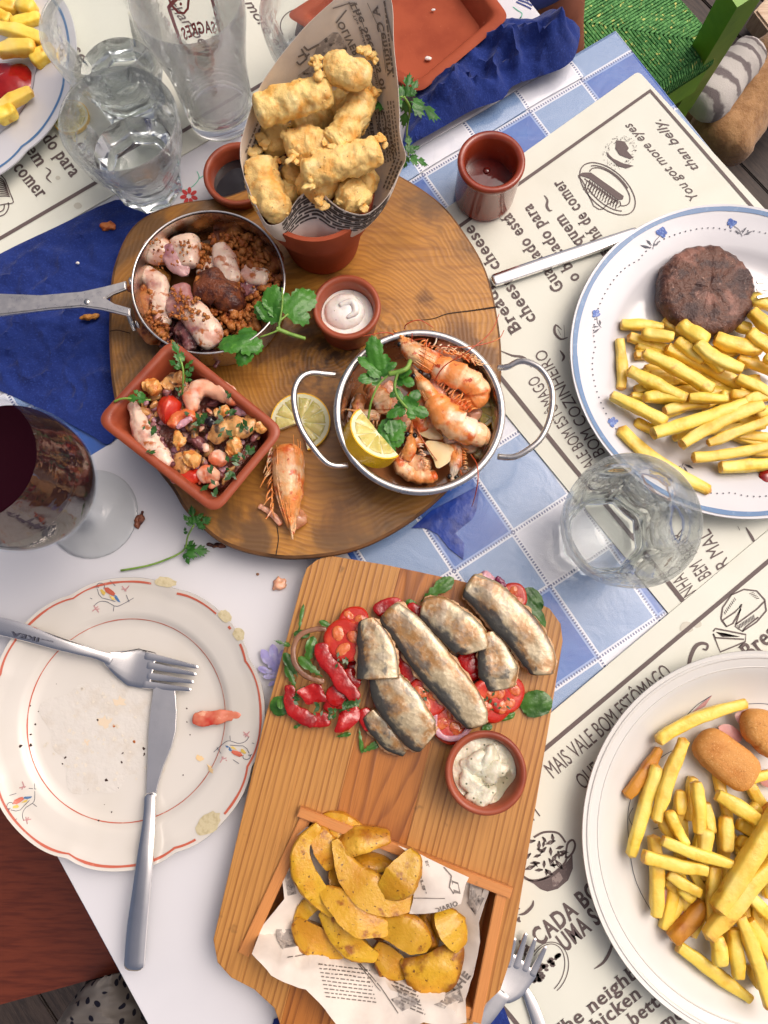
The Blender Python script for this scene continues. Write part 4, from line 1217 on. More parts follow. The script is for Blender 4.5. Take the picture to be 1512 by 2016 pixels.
# plush lion-like legs and the striped plush
zf = Z_FLOOR + .012
toy = thing('plush_toy', 'brown plush animal lying on the floor behind the green chair', 'plush toy', W(1420, 240, Z_FLOOR))
def WF(x, y, z): return W(x, y, z)
g = sausage([WF(1398, 305, -.63), WF(1424, 262, -.62), WF(1466, 205, -.61), WF(1520, 120, -.6)], [.064, .06, .055, .06], [.06, .055, .052, .055], 24, 34, amp=.004, freq=22, amp2=.003, freq2=170, end=.5)
obj('leg', g, m_plush, parent=toy); fur(g, 5200, .007, toy, m_plush)
g = sausage([WF(1490, 175, -.62), WF(1540, 150, -.61), WF(1640, 120, -.6)], [.075, .08, .08], [.06, .07, .07], 24, 30, amp=.004, freq=22, amp2=.003, freq2=170, seed=4)
obj('body', g, m_plush, parent=toy); fur(g, 2600, .007, toy, m_plush)
g = sausage([WF(1404, 196, -.66), WF(1385, 215, -.66), WF(1360, 240, -.66)], [.03, .03, .03], [.03, .03, .03], 16, 20, amp=.003, freq=30, amp2=.002, freq2=170, seed=6)
obj('arm', g, m_plush, parent=toy); fur(g, 900, .006, toy, m_plush)
g = sausage([WF(1494, 84, -.52), WF(1470, 112, -.53), WF(1424, 162, -.54), WF(1372, 222, -.55)], [.026, .03, .036, .04], [.024, .028, .034, .04], 22, 40, amp=.003, freq=40, amp2=.0025, freq2=240, uv=True, end=.6)
tail_ = obj('striped_plush', g, m_zebra, label='grey and white striped plush tail over the brown plush animal', cat='plush toy')
fur(g, 4200, .0055, tail_, m_zebra)
g = prism([W(x, y, -.66) for x, y in ((1486, 20), (1540, 90), (1640, 60), (1560, -60))], -.70, -.66, bevel=.004)
obj('doorstep', g, M('pale_step_wood', s2l((214, 190, 164)), .6, [('n', 30, s2l((190, 160, 132)), .4, .7)], stretch=(1, 8, 1)), label='pale wooden step on the floor beyond the plush animal', cat='step')
# bare leg of a guest at the top edge
pr = W(1095, 20, -.1)
guest = thing('person', 'guest with a bare brown arm in a dark blue sleeve at the table end', 'person', (pr.x, pr.y + .05, Z_FLOOR))
arm = [W(1112, 110, -.20), W(1104, 62, -.16), W(1100, 0, -.12), W(1094, -90, -.08)]
g = sausage(arm, [.024, .027, .030, .033], [.024, .027, .030, .033], 24, 40, amp=.001, freq=20, end=.3)
obj('arm', g, m_skin, parent=guest)
g = sausage([W(1080, -10, -.09), W(1070, -60, -.07), W(1062, -150, -.05)], [.045, .048, .052], [.045, .048, .052], 20, 24, amp=.003, freq=40)
obj('sleeve', g, m_skirtblue, parent=guest)
# ---------------------------------------------------------------- boards
ZL = .030                                       # top of the log slice
lo = [(212, 681), (213, 600), (222, 520), (262, 440), (340, 400), (440, 384), (530, 352), (640, 318), (720, 318), (786, 342), (867, 396), (915, 455), (956, 525), (978, 605), (989, 700), (980, 800), (942, 888), (882, 966), (800, 1034), (700, 1084), (588, 1101), (509, 1094), (446, 1075), (408, 1050), (363, 1005), (335, 960), (280, 890), (240, 830), (220, 773)]
top = catmull([W(x, y, ZL) for x, y in lo], 150, True)
cL = V((0, 0, 0))
for p in top: cL += p
cL /= len(top); cL.z = 0
log = thing('log_board', 'round serving board sawn from a log with growth rings, under the pans', 'serving board', (cL.x, cL.y, 0))
HL = W(660, 690, ZL)
def ringrow(s, z): return [V((HL.x + (p.x - HL.x) * s, HL.y + (p.y - HL.y) * s, z)) for p in top]
g = G()
rows = []
for s, z in ((.0, ZL), (.3, ZL), (.6, ZL), (.85, ZL), (.982, ZL)): rows += ringrow(s, z) if s else [V((HL.x, HL.y, ZL))] * len(top)
g.add(rows, ringfaces(5, len(top), False, False))
o_log = obj('sawn_face', g, m_log, parent=log)
# rings centre on the heart: shift the material's object space by building the mesh round it
o_log.data.transform(Matrix.Translation(-(HL - ORG[log.name]) + V((0, 0, 0)))); o_log.location = HL - ORG[log.name]
g = G(); rows = []
for k, (s, z) in enumerate(((.982, ZL), (.995, ZL - .0015), (.999, ZL - .004), (.985, ZL - .015), (.965, .006), (.955, .0012))):
    rr = ringrow(s, z)
    if 2 < k: rr = [p + (p - V((HL.x, HL.y, p.z))).normalized() * .002 * fbm(p, 40, 2) for p in rr]
    rows += rr
g.add(rows, [f[::1] for f in ringfaces(6, len(top), False, False)])
obj('bark_edge', g, m_bark, parent=log)
# drying cracks: flat dark ribbons painting the shade inside them
m_crack = M('crack_shadow', s2l((46, 32, 24)), .9)
for P in ([(800, 632), (850, 628), (880, 618), (925, 612), (980, 604)], [(216, 652), (232, 650), (256, 656)], [(545, 1036), (548, 1062), (543, 1094)]):
    gg = G()
    ribbon(catmull([W(x, y, ZL + .0003) for x, y in P], 14), [.0003, .0008, .0011, .0016] if P[0][0] == 800 else .0008, 0, gg)
    obj('drying_crack', gg, m_crack, parent=log)

ZP = .026                                       # top of the pine board
pb = [(596, 1140), (604, 1118), (624, 1102), (650, 1094), (760, 1112), (900, 1142), (1040, 1178), (1082, 1198), (1104, 1228), (1108, 1262), (1060, 1560), (1005, 1890), (985, 1950), (940, 1992), (925, 2030), (905, 2120), (560, 2120), (556, 2030), (540, 1985), (500, 1948), (455, 1925), (428, 1895), (420, 1850), (432, 1800), (520, 1420), (560, 1270)]
pbw = []
P = [W(x, y, ZP) for x, y in pb]
pbw = P
pine = thing('pine_board', 'long pine serving board with a sunken tray, carrying sardines and potato wedges', 'serving board', (W(760, 1560, 0).x, W(760, 1560, 0).y, 0))
ax = (W(925, 1142, ZP) - W(650, 1094, ZP)).normalized()       # across the board
ax = (W(1000, 1725, ZP) - W(580, 1565, ZP)).normalized() * .5 + ax * .5; ax.normalize()
PO = W(760, 1560, ZP)
ay = V((-ax.y, ax.x, 0))
def pl_(p): d = p - PO; return d.dot(ax), d.dot(ay)
# tray opening
hole = [W(x, y, ZP) for x, y in ((600, 1588), (1000, 1742), (946, 2012), (470, 1872))]
def board_piece(name, mat, a0, a1, holes=True):
    bm = bmesh.new()
    vs = [bm.verts.new((p.x, p.y, ZP)) for p in P]
    bm.faces.new(vs)
    def cut(co, no, clear):
        bmesh.ops.bisect_plane(bm, geom=list(bm.verts) + list(bm.edges) + list(bm.faces), plane_co=co, plane_no=no, clear_outer=clear == 1, clear_inner=clear == -1)
    cut(PO + ax * a1, ax, 1); cut(PO + ax * a0, ax, -1)
    if holes:
        H = hole
        for i in range(4):
            a, b = H[i], H[(i + 1) % 4]
            d = (b - a).normalized(); cut(a, V((-d.y, d.x, 0)), 0)
        rm = []
        for f in bm.faces:
            if inside(f.calc_center_median(), H): rm.append(f)
        bmesh.ops.delete(bm, geom=rm, context='FACES')
    bmesh.ops.remove_doubles(bm, verts=bm.verts, dist=1e-6)
    bmesh.ops.dissolve_limit(bm, angle_limit=.01, verts=bm.verts, edges=bm.edges)
    for f in bm.faces:
        if f.normal.z < 0: f.normal_flip()
    r = bmesh.ops.extrude_face_region(bm, geom=list(bm.faces))
    for v in [e for e in r['geom'] if isinstance(e, bmesh.types.BMVert)]: v.co.z = .0016
    bmesh.ops.recalc_face_normals(bm, faces=bm.faces)
    ed = [e for e in bm.edges if all(abs(v.co.z - ZP) < 1e-6 for v in e.verts) and len(e.link_faces) == 2 and abs(e.link_faces[0].normal.dot(e.link_faces[1].normal)) < .5]
    outer = []
    for e in ed:
        m_ = (e.verts[0].co + e.verts[1].co) / 2
        a = (m_ - PO).dot(ax)
        outer.append(e)
    bmesh.ops.bevel(bm, geom=outer, offset=.0005, segments=2, affect='EDGES', clamp_overlap=True)
    bm.verts.index_update()
    gg = G()
    gg.add([v.co.copy() for v in bm.verts], [[v.index for v in f.verts] for f in bm.faces], [pl_(v.co) for v in bm.verts])
    bm.free()
    return obj(name, gg, mat, parent=pine)
m_end = 1
lim = [(-.2, -.068, m_pine_fine), (-.068, -.033, m_pine_fine), (-.033, .024, m_pine_flat), (.024, .2, m_pine_fine)]
for a0, a1, mm in lim: board_piece('plank', mm, a0, a1)
# tray walls and bottom
def wall(p, q, w, z0, z1, g):
    d = (q - p).normalized(); n = V((-d.y, d.x, 0))
    o = [p, q, q + n * w, p + n * w]
    vs = []
    b = prism(o, z0, z1, bevel=.0006)
    k = len(g.v)
    g.merge(b)
    for i in range(k, len(g.v)): 
        v = g.v[i]; g.uv[i] = ((v - p).dot(n) + .3 * v.z, (v - p).dot(d))
H = hole
Hin = H
for i, (hgt, wd) in enumerate(((.006, -.0075), (.0035, -.008), (.0012, -.0075), (.0027, -.0085))):
    g = G(); wall(H[i] - (H[(i + 1) % 4] - H[i]).normalized() * (.0 if i else .003), H[(i + 1) % 4] + (H[(i + 1) % 4] - H[i]).normalized() * (.0 if i else .003), wd, -.0 + .0016 if i else .0016, ZP + hgt, g)
    obj('tray_wall', g, m_pine_edge, parent=pine)
g = prism([p for p in H], .0016, .0042)
for i, v in enumerate(g.v): g.uv[i] = pl_(v)
obj('tray_bottom', g, m_pine_flat, parent=pine)

# ---------------------------------------------------------------- plates
def plate_prof(R_, zr, well, base=.0015, t=.0042, lift=.0):
    """outer rim R_, rim height zr, well radius"""
    return [(.0001, base + .0045), (well * .6, base + .0042), (well * .9, base + .0047), (well * .985, base + .0062), (well * 1.03, base + .0092), (well * 1.09, base + .0122), (R_ * .8 + well * .1, zr - .0055), (R_ * .93, zr - .0022), (R_ * .985, zr - .0003), (R_ * .997, zr + .0002), (R_, zr - .0006), (R_ * .996, zr - .0018), (R_ * .9, zr - .006), (well * 1.1, base + .007), (well * .99, base + .0012), (well * .93, base), (well * .88, base + .0008), (.0001, base + .0014)]
class Plate:
    def __init__(s, name, label, cpx, R_, zr, well, rm, mat, base, n=192):
        s.c = W(*cpx, zr); s.c.z = 0
        s.prof = [(r, z) for r, z in plate_prof(R_, zr, well, base)]
        s.R = R_; s.rm = rm; s.zr = zr
        s.t = thing(name, label, 'plate', (s.c.x, s.c.y, base))
        obj('dish', lathe(s.prof, s.c, n, rm=rm), mat, parent=s.t, smooth=60)
        s.top = s.prof[:10]
    def z(s, r):
        for (a, za), (b, zb) in zip(s.top, s.top[1:]):
            if a <= r <= b: return za + (zb - za) * (r - a) / (b - a)
        return s.zr
    def at(s, px, py, lift=.0005):
        z = s.zr - .004
        for _ in range(4):
            p = W(px, py, z); d = V((p.x - s.c.x, p.y - s.c.y))
            k = s.rm(atan2(d.y, d.x), 9, d.length) if s.rm else 1
            z = s.z(d.length / k)
        p.z = z + lift
        return p
    def ring(s, f, w, name, mat, gaps=(), n=240, useR=True, lift=.0005, wob=0):
        g = G(); seg = []
        def flush():
            if len(seg) > 1:
                vs = []
                for a in seg:
                    for e in (-.5, .5):
                        ww = w * (1 + wob * fbm((a * 3, 0, 0), 1.3, 3, 2))
                        r0 = s.R * f + e * ww
                        k = s.rm(a, 9, r0) if s.rm else 1
                        vs.append(V((s.c.x + cos(a) * r0 * k, s.c.y + sin(a) * r0 * k, s.z(r0) + lift)))
                g.add(vs, [(2 * i, 2 * i + 1, 2 * i + 3, 2 * i + 2) for i in range(len(seg) - 1)])
        for i in range(n + 1):
            a = -pi + 2 * pi * i / n
            if any(g0 < a < g1 for g0, g1 in gaps): flush(); seg = []
            else: seg.append(a)
        flush()
        return obj(name, g, mat, parent=s.t)
    def strokes(s, paths, w, name, mat, taper=False, seg=None):
        g = G()
        for Pp in paths:
            pts = [s.at(x, y) for x, y in Pp]
            if seg and len(pts) > 2: pts = catmull(pts, seg)
            ribbon(pts, w * MPP(*Pp[0], s.zr), 0, g, taper)
        return obj(name, g, mat, parent=s.t, kind='stuff' if len(paths) > 1 else None)
    def fill(s, paths, name, mat, lift=.0006):
        g = G()
        for Pp in paths:
            pts = [s.at(x, y, lift) for x, y in Pp]
            c = V((0, 0, 0))
            for p in pts: c += p
            g.add(pts + [c / len(pts)], [(i, (i + 1) % len(pts), len(pts)) for i in range(len(pts))])
        # face up
        for i, f in enumerate(g.f):
            a, b, c = (g.v[k] for k in f)
            if (b - a).cross(c - a).z < 0: g.f[i] = f[::-1]
        return obj(name, g, mat, parent=s.t)
def blotch(x, y, r, n=14, jit=.25, sy=1, rot=0):
    out = []
    for k in range(n):
        a = 2 * pi * k / n; q = r * R.uniform(1 - jit, 1 + jit)
        dx, dy = q * cos(a), q * sin(a) * sy
        out.append((x + dx * cos(rot) - dy * sin(rot), y + dx * sin(rot) + dy * cos(rot)))
    return out
def scal(n, amp, ph=0):
    def f(a, i, r):
        q = abs(sin((a + ph) * n / 2))
        w = max(0, min(1, (r - .086) / .018))
        return 1 - amp * w * (1 - q) ** 2
    return f
# bird plate
PB = Plate('bird_plate', 'chipped cream plate with red line and painted birds, under a fork and knife', (241, 1417), .1118, .0185, .0785, scal(8, .03, .34), m_china_bird, ZD)
PB.ring(.703, .0006, 'red_ring', m_red_line, wob=.5)
def angp(Pl, x, y):
    p = Pl.at(x, y); return atan2(p.y - Pl.c.y, p.x - Pl.c.x)
chips = [(326, 1146, 22, 10, .12), (443, 1213, 14, 11, .7), (470, 1249, 13, 11, 1.0), (410, 1622, 30, 18, -.75)]
gaps = []
for x, y, a, b, r in chips:
    c = angp(PB, x, y); d = a * MPP(x, y, .018) / .108
    gaps.append((c - d, c + d))
PB.ring(.968, .0016, 'red_rim_line', m_red_line, gaps, wob=.55)
for x, y, a, b, r in chips:
    PB.fill([blotch(x, y, a, 18, .12, b / a, r)], 'chipped_rim', m_chip)
cb = crop(0, 1100, 2.8)
def bird(cx, cy, ang, sc, mir=1):
    def t(x, y):
        x, y = (x - 610) * sc * mir / 2.8, (y - 190) * sc / 2.8
        return (cx + x * cos(ang) - y * sin(ang), cy + x * sin(ang) + y * cos(ang))
    def T(q): return [t(*p) for p in q]
    PB.fill([T([(578, 160), (600, 158), (628, 178), (640, 192), (632, 206), (604, 194), (586, 182)])], 'painted_wing', m_red_line, .0008)
    PB.fill([T([(555, 172), (566, 168), (586, 186), (580, 202), (568, 196)]), T([(604, 200), (628, 212), (640, 226), (624, 226)])], 'painted_breast', m_yellow_print, .0007)
    PB.fill([T([(632, 196), (648, 204), (668, 240), (654, 236), (640, 220)])], 'painted_tail', m_blue_line, .0007)
    PB.strokes([T([(524, 160), (536, 152)]), T(arc(558, 152, 22, 18, 150, 400, 12)), T([(540, 166), (548, 196), (566, 216), (600, 224), (640, 236)]), T([(540, 150), (548, 160)])], 1.1, 'painted_outline', m_dark_print)
    PB.strokes([T([(520, 262), (548, 238), (590, 236), (640, 262), (680, 250), (740, 216)]), T([(632, 262), (628, 290)]), T([(500, 216), (512, 222)]), T([(610, 120), (640, 150)]), T([(700, 200), (716, 240)])], 1.0, 'painted_twig', m_dark_print, seg=14)
    PB.strokes([T([(676, 150), (700, 180)]), T([(716, 148), (690, 178)]), T([(696, 165), (674, 168)]), T([(512, 290), (545, 262)]), T([(520, 258), (548, 296)]), T([(528, 280), (552, 276)])], 2.0, 'painted_blossom', m_pink_print)
bird(217, 1168, 0, 1.0)
bird(466, 1480, radians(168), .95)
bird(40, 1577, radians(-62), .95, 1)
# food traces on the bird plate
sm = []
for k in range(70):
    a = R.uniform(0, 2 * pi); q = R.uniform(0, 1) ** .6
    x, y = cb(560 + 330 * q * cos(a), 980 + 300 * q * sin(a))
    sm.append(blotch(x, y, R.uniform(1.2, 4.5), 7, .4))
PB.fill(sm, 'oily_smear', m_oilfilm, .0007)
for (x, y, r_) in ((170, 968, 3.0), (172, 1026, 6), (114, 1032, 4.5), (587, 1222, 5), (672, 1120, 3.6), (676, 1072, 3.4), (794, 1046, 5), (796, 1080, 4.5), (540, 888, 4.4), (168, 810, 2.4), (212, 842, 2.2), (196, 912, 2.6), (362, 1096, 3), (345, 1130, 2.4), (612, 1128, 2), (540, 1154, 1.8), (617, 1396, 3), (546, 1444, 3), (652, 1264, 2), (1030, 826, 2.4), (1010, 1192, 2.2), (1048, 970, 1.6), (740, 1010, 4), (485, 1270, 3), (627, 920, 4), (575, 1355, 2), (840, 1232, 2), (1030, 900, 3), (362, 930, 1.8), (312, 690, 1.6)):
    px, py = cb(x, y)
    p = PB.at(px, py, 0)
    rr = r_ * MPP(px, py, .01) * .8
    pass
    obj('food_speck', ball(p + V((0, 0, rr * .3)), rr, None, 1, amp=rr * .8, freq=600, seed=x, sc=(1, .8, .5), rz=x), m_grime if r_ != 4 else m_crumb, label='dark food crumb on the bird plate', cat='crumb', group='dark crumbs on the bird plate')
PB.fill([blotch(*cb(1105, 1100), 8, 12, .4, .8), blotch(*cb(1160, 1160), 9, 12, .5, .6, 1.0)], 'sauce_stain', M('orange_sauce_stain', s2l((232, 200, 150)), .2, coat=.4))
PB.fill([blotch(*cb(660, 790), 11, 12, .5, .8), blotch(*cb(580, 900), 12, 12, .5, .9), blotch(*cb(480, 1010), 6, 12, .5, .9)], 'sauce_stain', M('pale_sauce_stain', s2l((226, 208, 182)), .2, coat=.4), .0005)

fm = M('greasy_glaze', s2l((217, 212, 204)), .16, [('n', 60, s2l((212, 204, 192)), .45, .7)], [('n', 170, .0006, 4)], coat=.5)
PB.fill([[(215 + 122 * (1 + .14 * sin(k * .42) + .08 * sin(k * .95 + 1)) * cos(k * pi / 30), 1442 + 116 * (1 + .14 * sin(k * .42) + .08 * sin(k * .95 + 1)) * sin(k * pi / 30)) for k in range(60)]], 'grease_film', fm, .0003)
# blue rimmed plate with the burger, and its sister at the upper left
def scal_b(a, i, r):
    return 1 - .012 * (1 - abs(sin(a * 4))) ** 2 if i >= 6 else 1
PR = Plate('blue_rimmed_plate', 'white plate with a blue rim line and small blue flowers, holding the burger', (1449, 700), .1405, .022, .098, None, m_china_blue, ZB)
PR.ring(.968, .0040, 'blue_rim_line', m_blue_line, wob=.25)
gd = G()
for k in range(150):
    a = 2 * pi * k / 150
    q = .865 - .03 * (1 - abs(sin(a * 4 + .35))) ** 2
    r0 = PR.R * q
    p = V((PR.c.x + cos(a) * r0, PR.c.y + sin(a) * r0, PR.z(r0) + .0005))
    gd.add([p + V((cos(b) * .0007, sin(b) * .0007, 0)) for b in [i * pi / 4 for i in range(8)]], [tuple(range(8))])
obj('dotted_line', gd, m_dark_print, parent=PR.t, kind='stuff')
def posy(Pl, x, y, s, ang, mir=1, stem=True):
    def t(u, v):
        u *= mir
        return (x + s * (u * cos(ang) - v * sin(ang)), y + s * (u * sin(ang) + v * cos(ang)))
    Pl.fill([[t(*p) for p in blotch(0, 0, 5.5, 9, .25)], [t(*p) for p in blotch(-6, -3, 4.5, 9, .3)], [t(*p) for p in blotch(6, -3, 5, 9, .3)], [t(*p) for p in blotch(1, -8, 5.5, 9, .3)], [t(*p) for p in blotch(4, 5, 3.5, 8, .3)]], 'painted_flower', m_blue_print, .0007)
    if stem:
        Pl.strokes([[t(-4, 5), t(-13, 15), t(-17, 30)]], 1.2, 'painted_stem', m_dark_print, seg=8)
        Pl.fill([[t(-18, 24), t(-26, 18), t(-30, 12), t(-24, 14)], [t(-20, 28), t(-32, 28), t(-42, 22), t(-30, 23)], [t(-14, 24), t(-8, 16), t(-4, 14), t(-8, 22)]], 'painted_leaf', m_dark_print, .0006)
posy(PR, 1302, 461, 1.0, 0)
posy(PR, 1441, 442, .9, radians(-10), -1, True)
posy(PR, 1174, 620, .8, radians(-50))
posy(PR, 1209, 832, .9, radians(-80), 1, False)
posy(PR, 1325, 936, .9, radians(190), 1, True)
PT = Plate('blue_rimmed_plate', 'white scalloped plate with a blue line, holding chips and ketchup at the tumblers', (-152, 118), .140, .022, .095, scal(10, .022, .1), m_china_blue, ZA)
PT.ring(.945, .0024, 'blue_rim_line', m_blue_line, wob=.3)
PT.ring(.72, .0009, 'thin_line', m_dark_print)
# white paper plate
PW = Plate('paper_plate', 'white disposable plate with a ridged rim, holding chips and nuggets', (1518, 1659), .1428, .0245, .111, None, m_plastic, ZCc)
obj('rim_ridge', lathe([(.1445 * .955 - .0018, PW.z(.1375) - .001), (.1445 * .955 - .0006, PW.z(.1375) + .0011), (.1445 * .955 + .0008, PW.z(.1385) + .0012), (.1445 * .955 + .0022, PW.z(.14) - .001)], PW.c, 160), m_plastic, parent=PW.t)
obj('rim_ridge', lathe([(.1445 * .9 - .0014, PW.z(.129) - .001), (.1445 * .9, PW.z(.13) + .0007), (.1445 * .9 + .0014, PW.z(.1315) - .001)], PW.c, 160), m_plastic, parent=PW.t)
PW.strokes([[(1245, 1560), (1236, 1600), (1238, 1660), (1250, 1730), (1280, 1790), (1310, 1825)], [(1246, 1590), (1238, 1610), (1252, 1636)], [(1350, 1410), (1372, 1388), (1400, 1370)], [(1470, 1386), (1500, 1385), (1530, 1390)], [(1290, 1500), (1310, 1485), (1340, 1470)], [(1286, 1632), (1300, 1628)]], 1.3, 'printed_flourish', m_dark_print, seg=16)
PW.fill([[(1360, 1404), (1378, 1388), (1402, 1368), (1388, 1390)]], 'printed_leaf', m_pink_print)

# ---------------------------------------------------------------- terracotta tray (upper edge)
ZT = .028
tr = thing('terracotta_tray', 'plain rectangular terracotta tray with a few white crumbs on it', 'tray', (W(850, 60, 0).x, W(850, 60, 0).y, .002))
o = [W(x, y, ZT) for x, y in ((1004, 34), (826, 184), (560, 30), (860, -160))]
def inset(o, d, z):
    n = len(o); out = []
    c = sum(((p) for p in o), V((0, 0, 0))) / n
    for i in range(n):
        a, b, e = o[i - 1], o[i], o[(i + 1) % n]
        d0, d1 = (b - a).normalized(), (e - b).normalized()
        bis = (d1 - d0); bis.z = 0
        bis.normalize()
        if bis.dot(c - b) < 0: bis = -bis
        k = d / max(.3, abs(V((-d0.y, d0.x, 0)).dot(bis)))
        q = b + bis * k; q.z = z; out.append(q)
    return out
def rounded(o, r, seg=6):
    out = []; n = len(o)
    for i in range(n):
        a, b, c = o[i - 1], o[i], o[(i + 1) % n]
        d0, d1 = (a - b).normalized(), (c - b).normalized()
        for k in range(seg + 1):
            t = k / seg
            out.append((b + d0 * r) * (1 - t) ** 2 + b * 2 * t * (1 - t) + (b + d1 * r) * t * t)
    return out
def dish(o, rows, rad, mat, name, parent, sm=50):
    """rows (inset, z, radius): a bowl shell from outside foot over the rim to the inside"""
    g = G(); vs = []
    n = None
    for d, z, r in rows:
        q = rounded(inset(o, d, z) if d else [V((p.x, p.y, z)) for p in o], r)
        n = len(q); vs += q
    g.add(vs, ringfaces(len(rows), n, True, True))
    return obj(name, g, mat, parent=parent, smooth=sm)
dish(o, [(.018, .003, .012), (.012, .006, .012), (.002, ZT - .002, .01), (.0, ZT, .01), (.002, ZT + .0012, .01), (.008, ZT + .0012, .009), (.0105, ZT - .0005, .008), (.018, .010, .008), (.03, .0085, .008)], 0, m_pot, 'tray', tr)
for x, y, s in ((853, 19, 1.0), (843, 115, 1.6), (702, 60, .8)):
    p = W(x, y, .011)
    obj('crumb', ball(p, .0016 * s, None, 2, .0006, 500, 3, (1.3, .8, .5)), m_mayo, label='small white crumb on the empty terracotta tray', cat='crumb', group='white crumbs on the terracotta tray')

# ---------------------------------------------------------------- terracotta ramekins and the square dish
def ramekin(cpx, zbase, h, r, label, fill_m, fill_h, mat=m_terra, tap=.86, lipw=.0036, wave=.0, name='ramekin'):
    zr = zbase + h
    c = W(*cpx, zr); c.z = 0
    t = thing(name, label, 'ramekin', (c.x, c.y, zbase))
    ri = r - lipw * 1.6
    prof = [(.0001, zbase + .0006), (r * tap * .93, zbase + .0004), (r * tap * .98, zbase + .002), (r * tap, zbase + .006), (r * (tap * .4 + .58), zr - .008), (r * .985, zr - .0055), (r, zr - .003), (r * .99, zr - .0006), (r - lipw * .6, zr + .0004), (r - lipw * 1.2, zr - .0008), (ri, zr - .003), (ri * .97, zr - h * .5), (ri * .92, zbase + .007), (ri * .8, zbase + .005), (.0001, zbase + .0045)]
    obj('cup', lathe(prof, c, 72), mat, parent=t, smooth=70)
    return t, c, ri, zr
def sauce_disc(t, c, r, z, mat, name='sauce', dome=0, amp=0, freq=70, seed=0, swirl=0, bite=None):
    g = G(); vs = []
    rows = [0.02] + [.1 * k for k in range(1, 11)]
    n = 56
    for q in rows:
        for j in range(n):
            a = 2 * pi * j / n
            x, y = c.x + cos(a) * r * q, c.y + sin(a) * r * q
            e = (1 - q ** 2)
            zz = z + dome * e + amp * fbm((x, y, 0), freq, seed, 3) * min(1, (1.02 - q) * 4)
            if swirl: zz += swirl * sin(q * 9 + a) * min(1, (1 - q) * 4) * .5
            if bite:
                d = V((x - bite[0].x, y - bite[0].y)).length
                if d < bite[1]: zz -= bite[2] * (1 - (d / bite[1]) ** 2)
            vs.append((x, y, zz))
    g.add(vs, ringfaces(len(rows), n, True, False))
    return obj(name, g, mat, parent=t, smooth=180)
t, c, ri, zr = ramekin((682, 603), ZL, .036, .0275, 'terracotta ramekin of smooth white herb sauce on the log board', m_mayo, 0)
sauce_disc(t, c, ri * .96, zr - .014, m_mayo, 'white_sauce', .0, .0008, 60, 2)
g = ball(V((c.x - .002, c.y + .002, zr - .0135)), .0165, None, 4, .0012, 90, 4, (1, .95, .42))
tube([V((c.x - .006, c.y + .004, zr - .0075)), V((c.x + .004, c.y + .007, zr - .007)), V((c.x + .007, c.y - .001, zr - .0075)), V((c.x, c.y - .006, zr - .008))], [.002, .0032, .003, .0012], 10, g, 16)
obj('sauce_swirl', g, m_mayo, parent=t, smooth=180)
t, c, ri, zr = ramekin((957, 1522), ZP, .032, .0298, 'terracotta ramekin of half eaten flecked sauce on the pine board', m_tartar, 0)
b_ = W(988, 1546, zr - .008)
sauce_disc(t, c, ri * .97, zr - .010, m_tartar, 'flecked_sauce', .001, .005, 62, 5, 0, (b_, .012, .016))
g = G()
for k, (x, y, a) in enumerate(((932, 1500, .4), (960, 1496, 1.2), (930, 1540, 2.2), (968, 1520, .2), (948, 1566, .1))):
    ball(W(x, y, zr - .009), .009, g, 3, .0035, 130, k, (1.3, .8, .5), a)
obj('sauce_lump', g, m_tartar, parent=t, smooth=180, kind='stuff')
t, c, ri, zr = ramekin((968, 316), ZB, .052, .0288, 'tall glazed terracotta cup of red chilli sauce on the printed card', m_sauce_red, 0, m_terra_glaze, .93, .0042, name='sauce_cup')
sauce_disc(t, c, ri * .985, ZB + .024, m_sauce_red, 'red_sauce', 0, .0002)
t, c, ri, zr = ramekin((468, 340), .0008, .042, .0300, 'terracotta ramekin of dark soy coloured sauce beside the tumbler', m_sauce_dark, 0)
sauce_disc(t, c, ri * .985, zr - .016, m_sauce_dark, 'dark_sauce', 0, .0005, 40)
ZD2 = ZL + .046
sd_ = thing('terracotta_dish', 'square terracotta dish of seafood salad leaning over the log board edge', 'dish', (W(375, 840, 0).x, W(375, 840, 0).y, ZL))
so = [W(x, y, ZD2) for x, y in ((336, 664), (186, 828), (424, 1014), (562, 846))]
dish(so, [(.016, ZL + .0006, .008), (.012, ZL + .003, .009), (.0015, ZD2 - .004, .011), (0, ZD2 - .001, .012), (.0012, ZD2 + .0005, .011), (.005, ZD2 + .0006, .010), (.0068, ZD2 - .001, .009), (.009, ZD2 - .012, .009), (.015, ZL + .009, .008), (.02, ZL + .0075, .006)], 0, m_terra, 'bowl', sd_)

# ---------------------------------------------------------------- pans
def pan(name, label, cpx, zbase, h, r, mat_in, rimw, taper=.92, wall=.0014):
    zr = zbase + h
    c = W(*cpx, zr); c.z = 0
    t = thing(name, label, 'pan', (c.x, c.y, zbase))
    n = 96
    outp = [(.0001, zbase + .0006), (r * taper * .93, zbase + .0006), (r * taper * .985, zbase + .003), (r * taper, zbase + .008), (r - rimw * .6, zr - .003), (r - rimw * .35, zr - .0015)]
    obj('outside', lathe(outp, c, n), m_steel_matt, parent=t)
    ip = [(r - rimw - wall * .2, zr - .0015), (r - rimw - wall, zr - .006), (r * taper - wall, zbase + .01), (r * taper * .97 - wall, zbase + .004), (r * taper * .9, zbase + .0022), (.0001, zbase + .002)]
    obj('inside', lathe(ip, c, n), mat_in, parent=t)
    rp = []
    for k in range(9):
        a = -pi * .25 + pi * 1.5 * k / 8
        rp.append((r - rimw / 2 + cos(a) * rimw / 2, zr - rimw * .2 + sin(a) * rimw * .45))
    obj('rim', lathe(rp, c, n, closed=True), m_steel_matt, parent=t)
    return t, c, zr
ZQ = .074
t_sq, cq, zq = pan('steel_pan', 'small steel frying pan of octopus with crumbs, its flat handle over the napkin', (410, 553), ZL, ZQ - ZL, .0610, m_steel_in, .0016)
zh = ZQ - .012
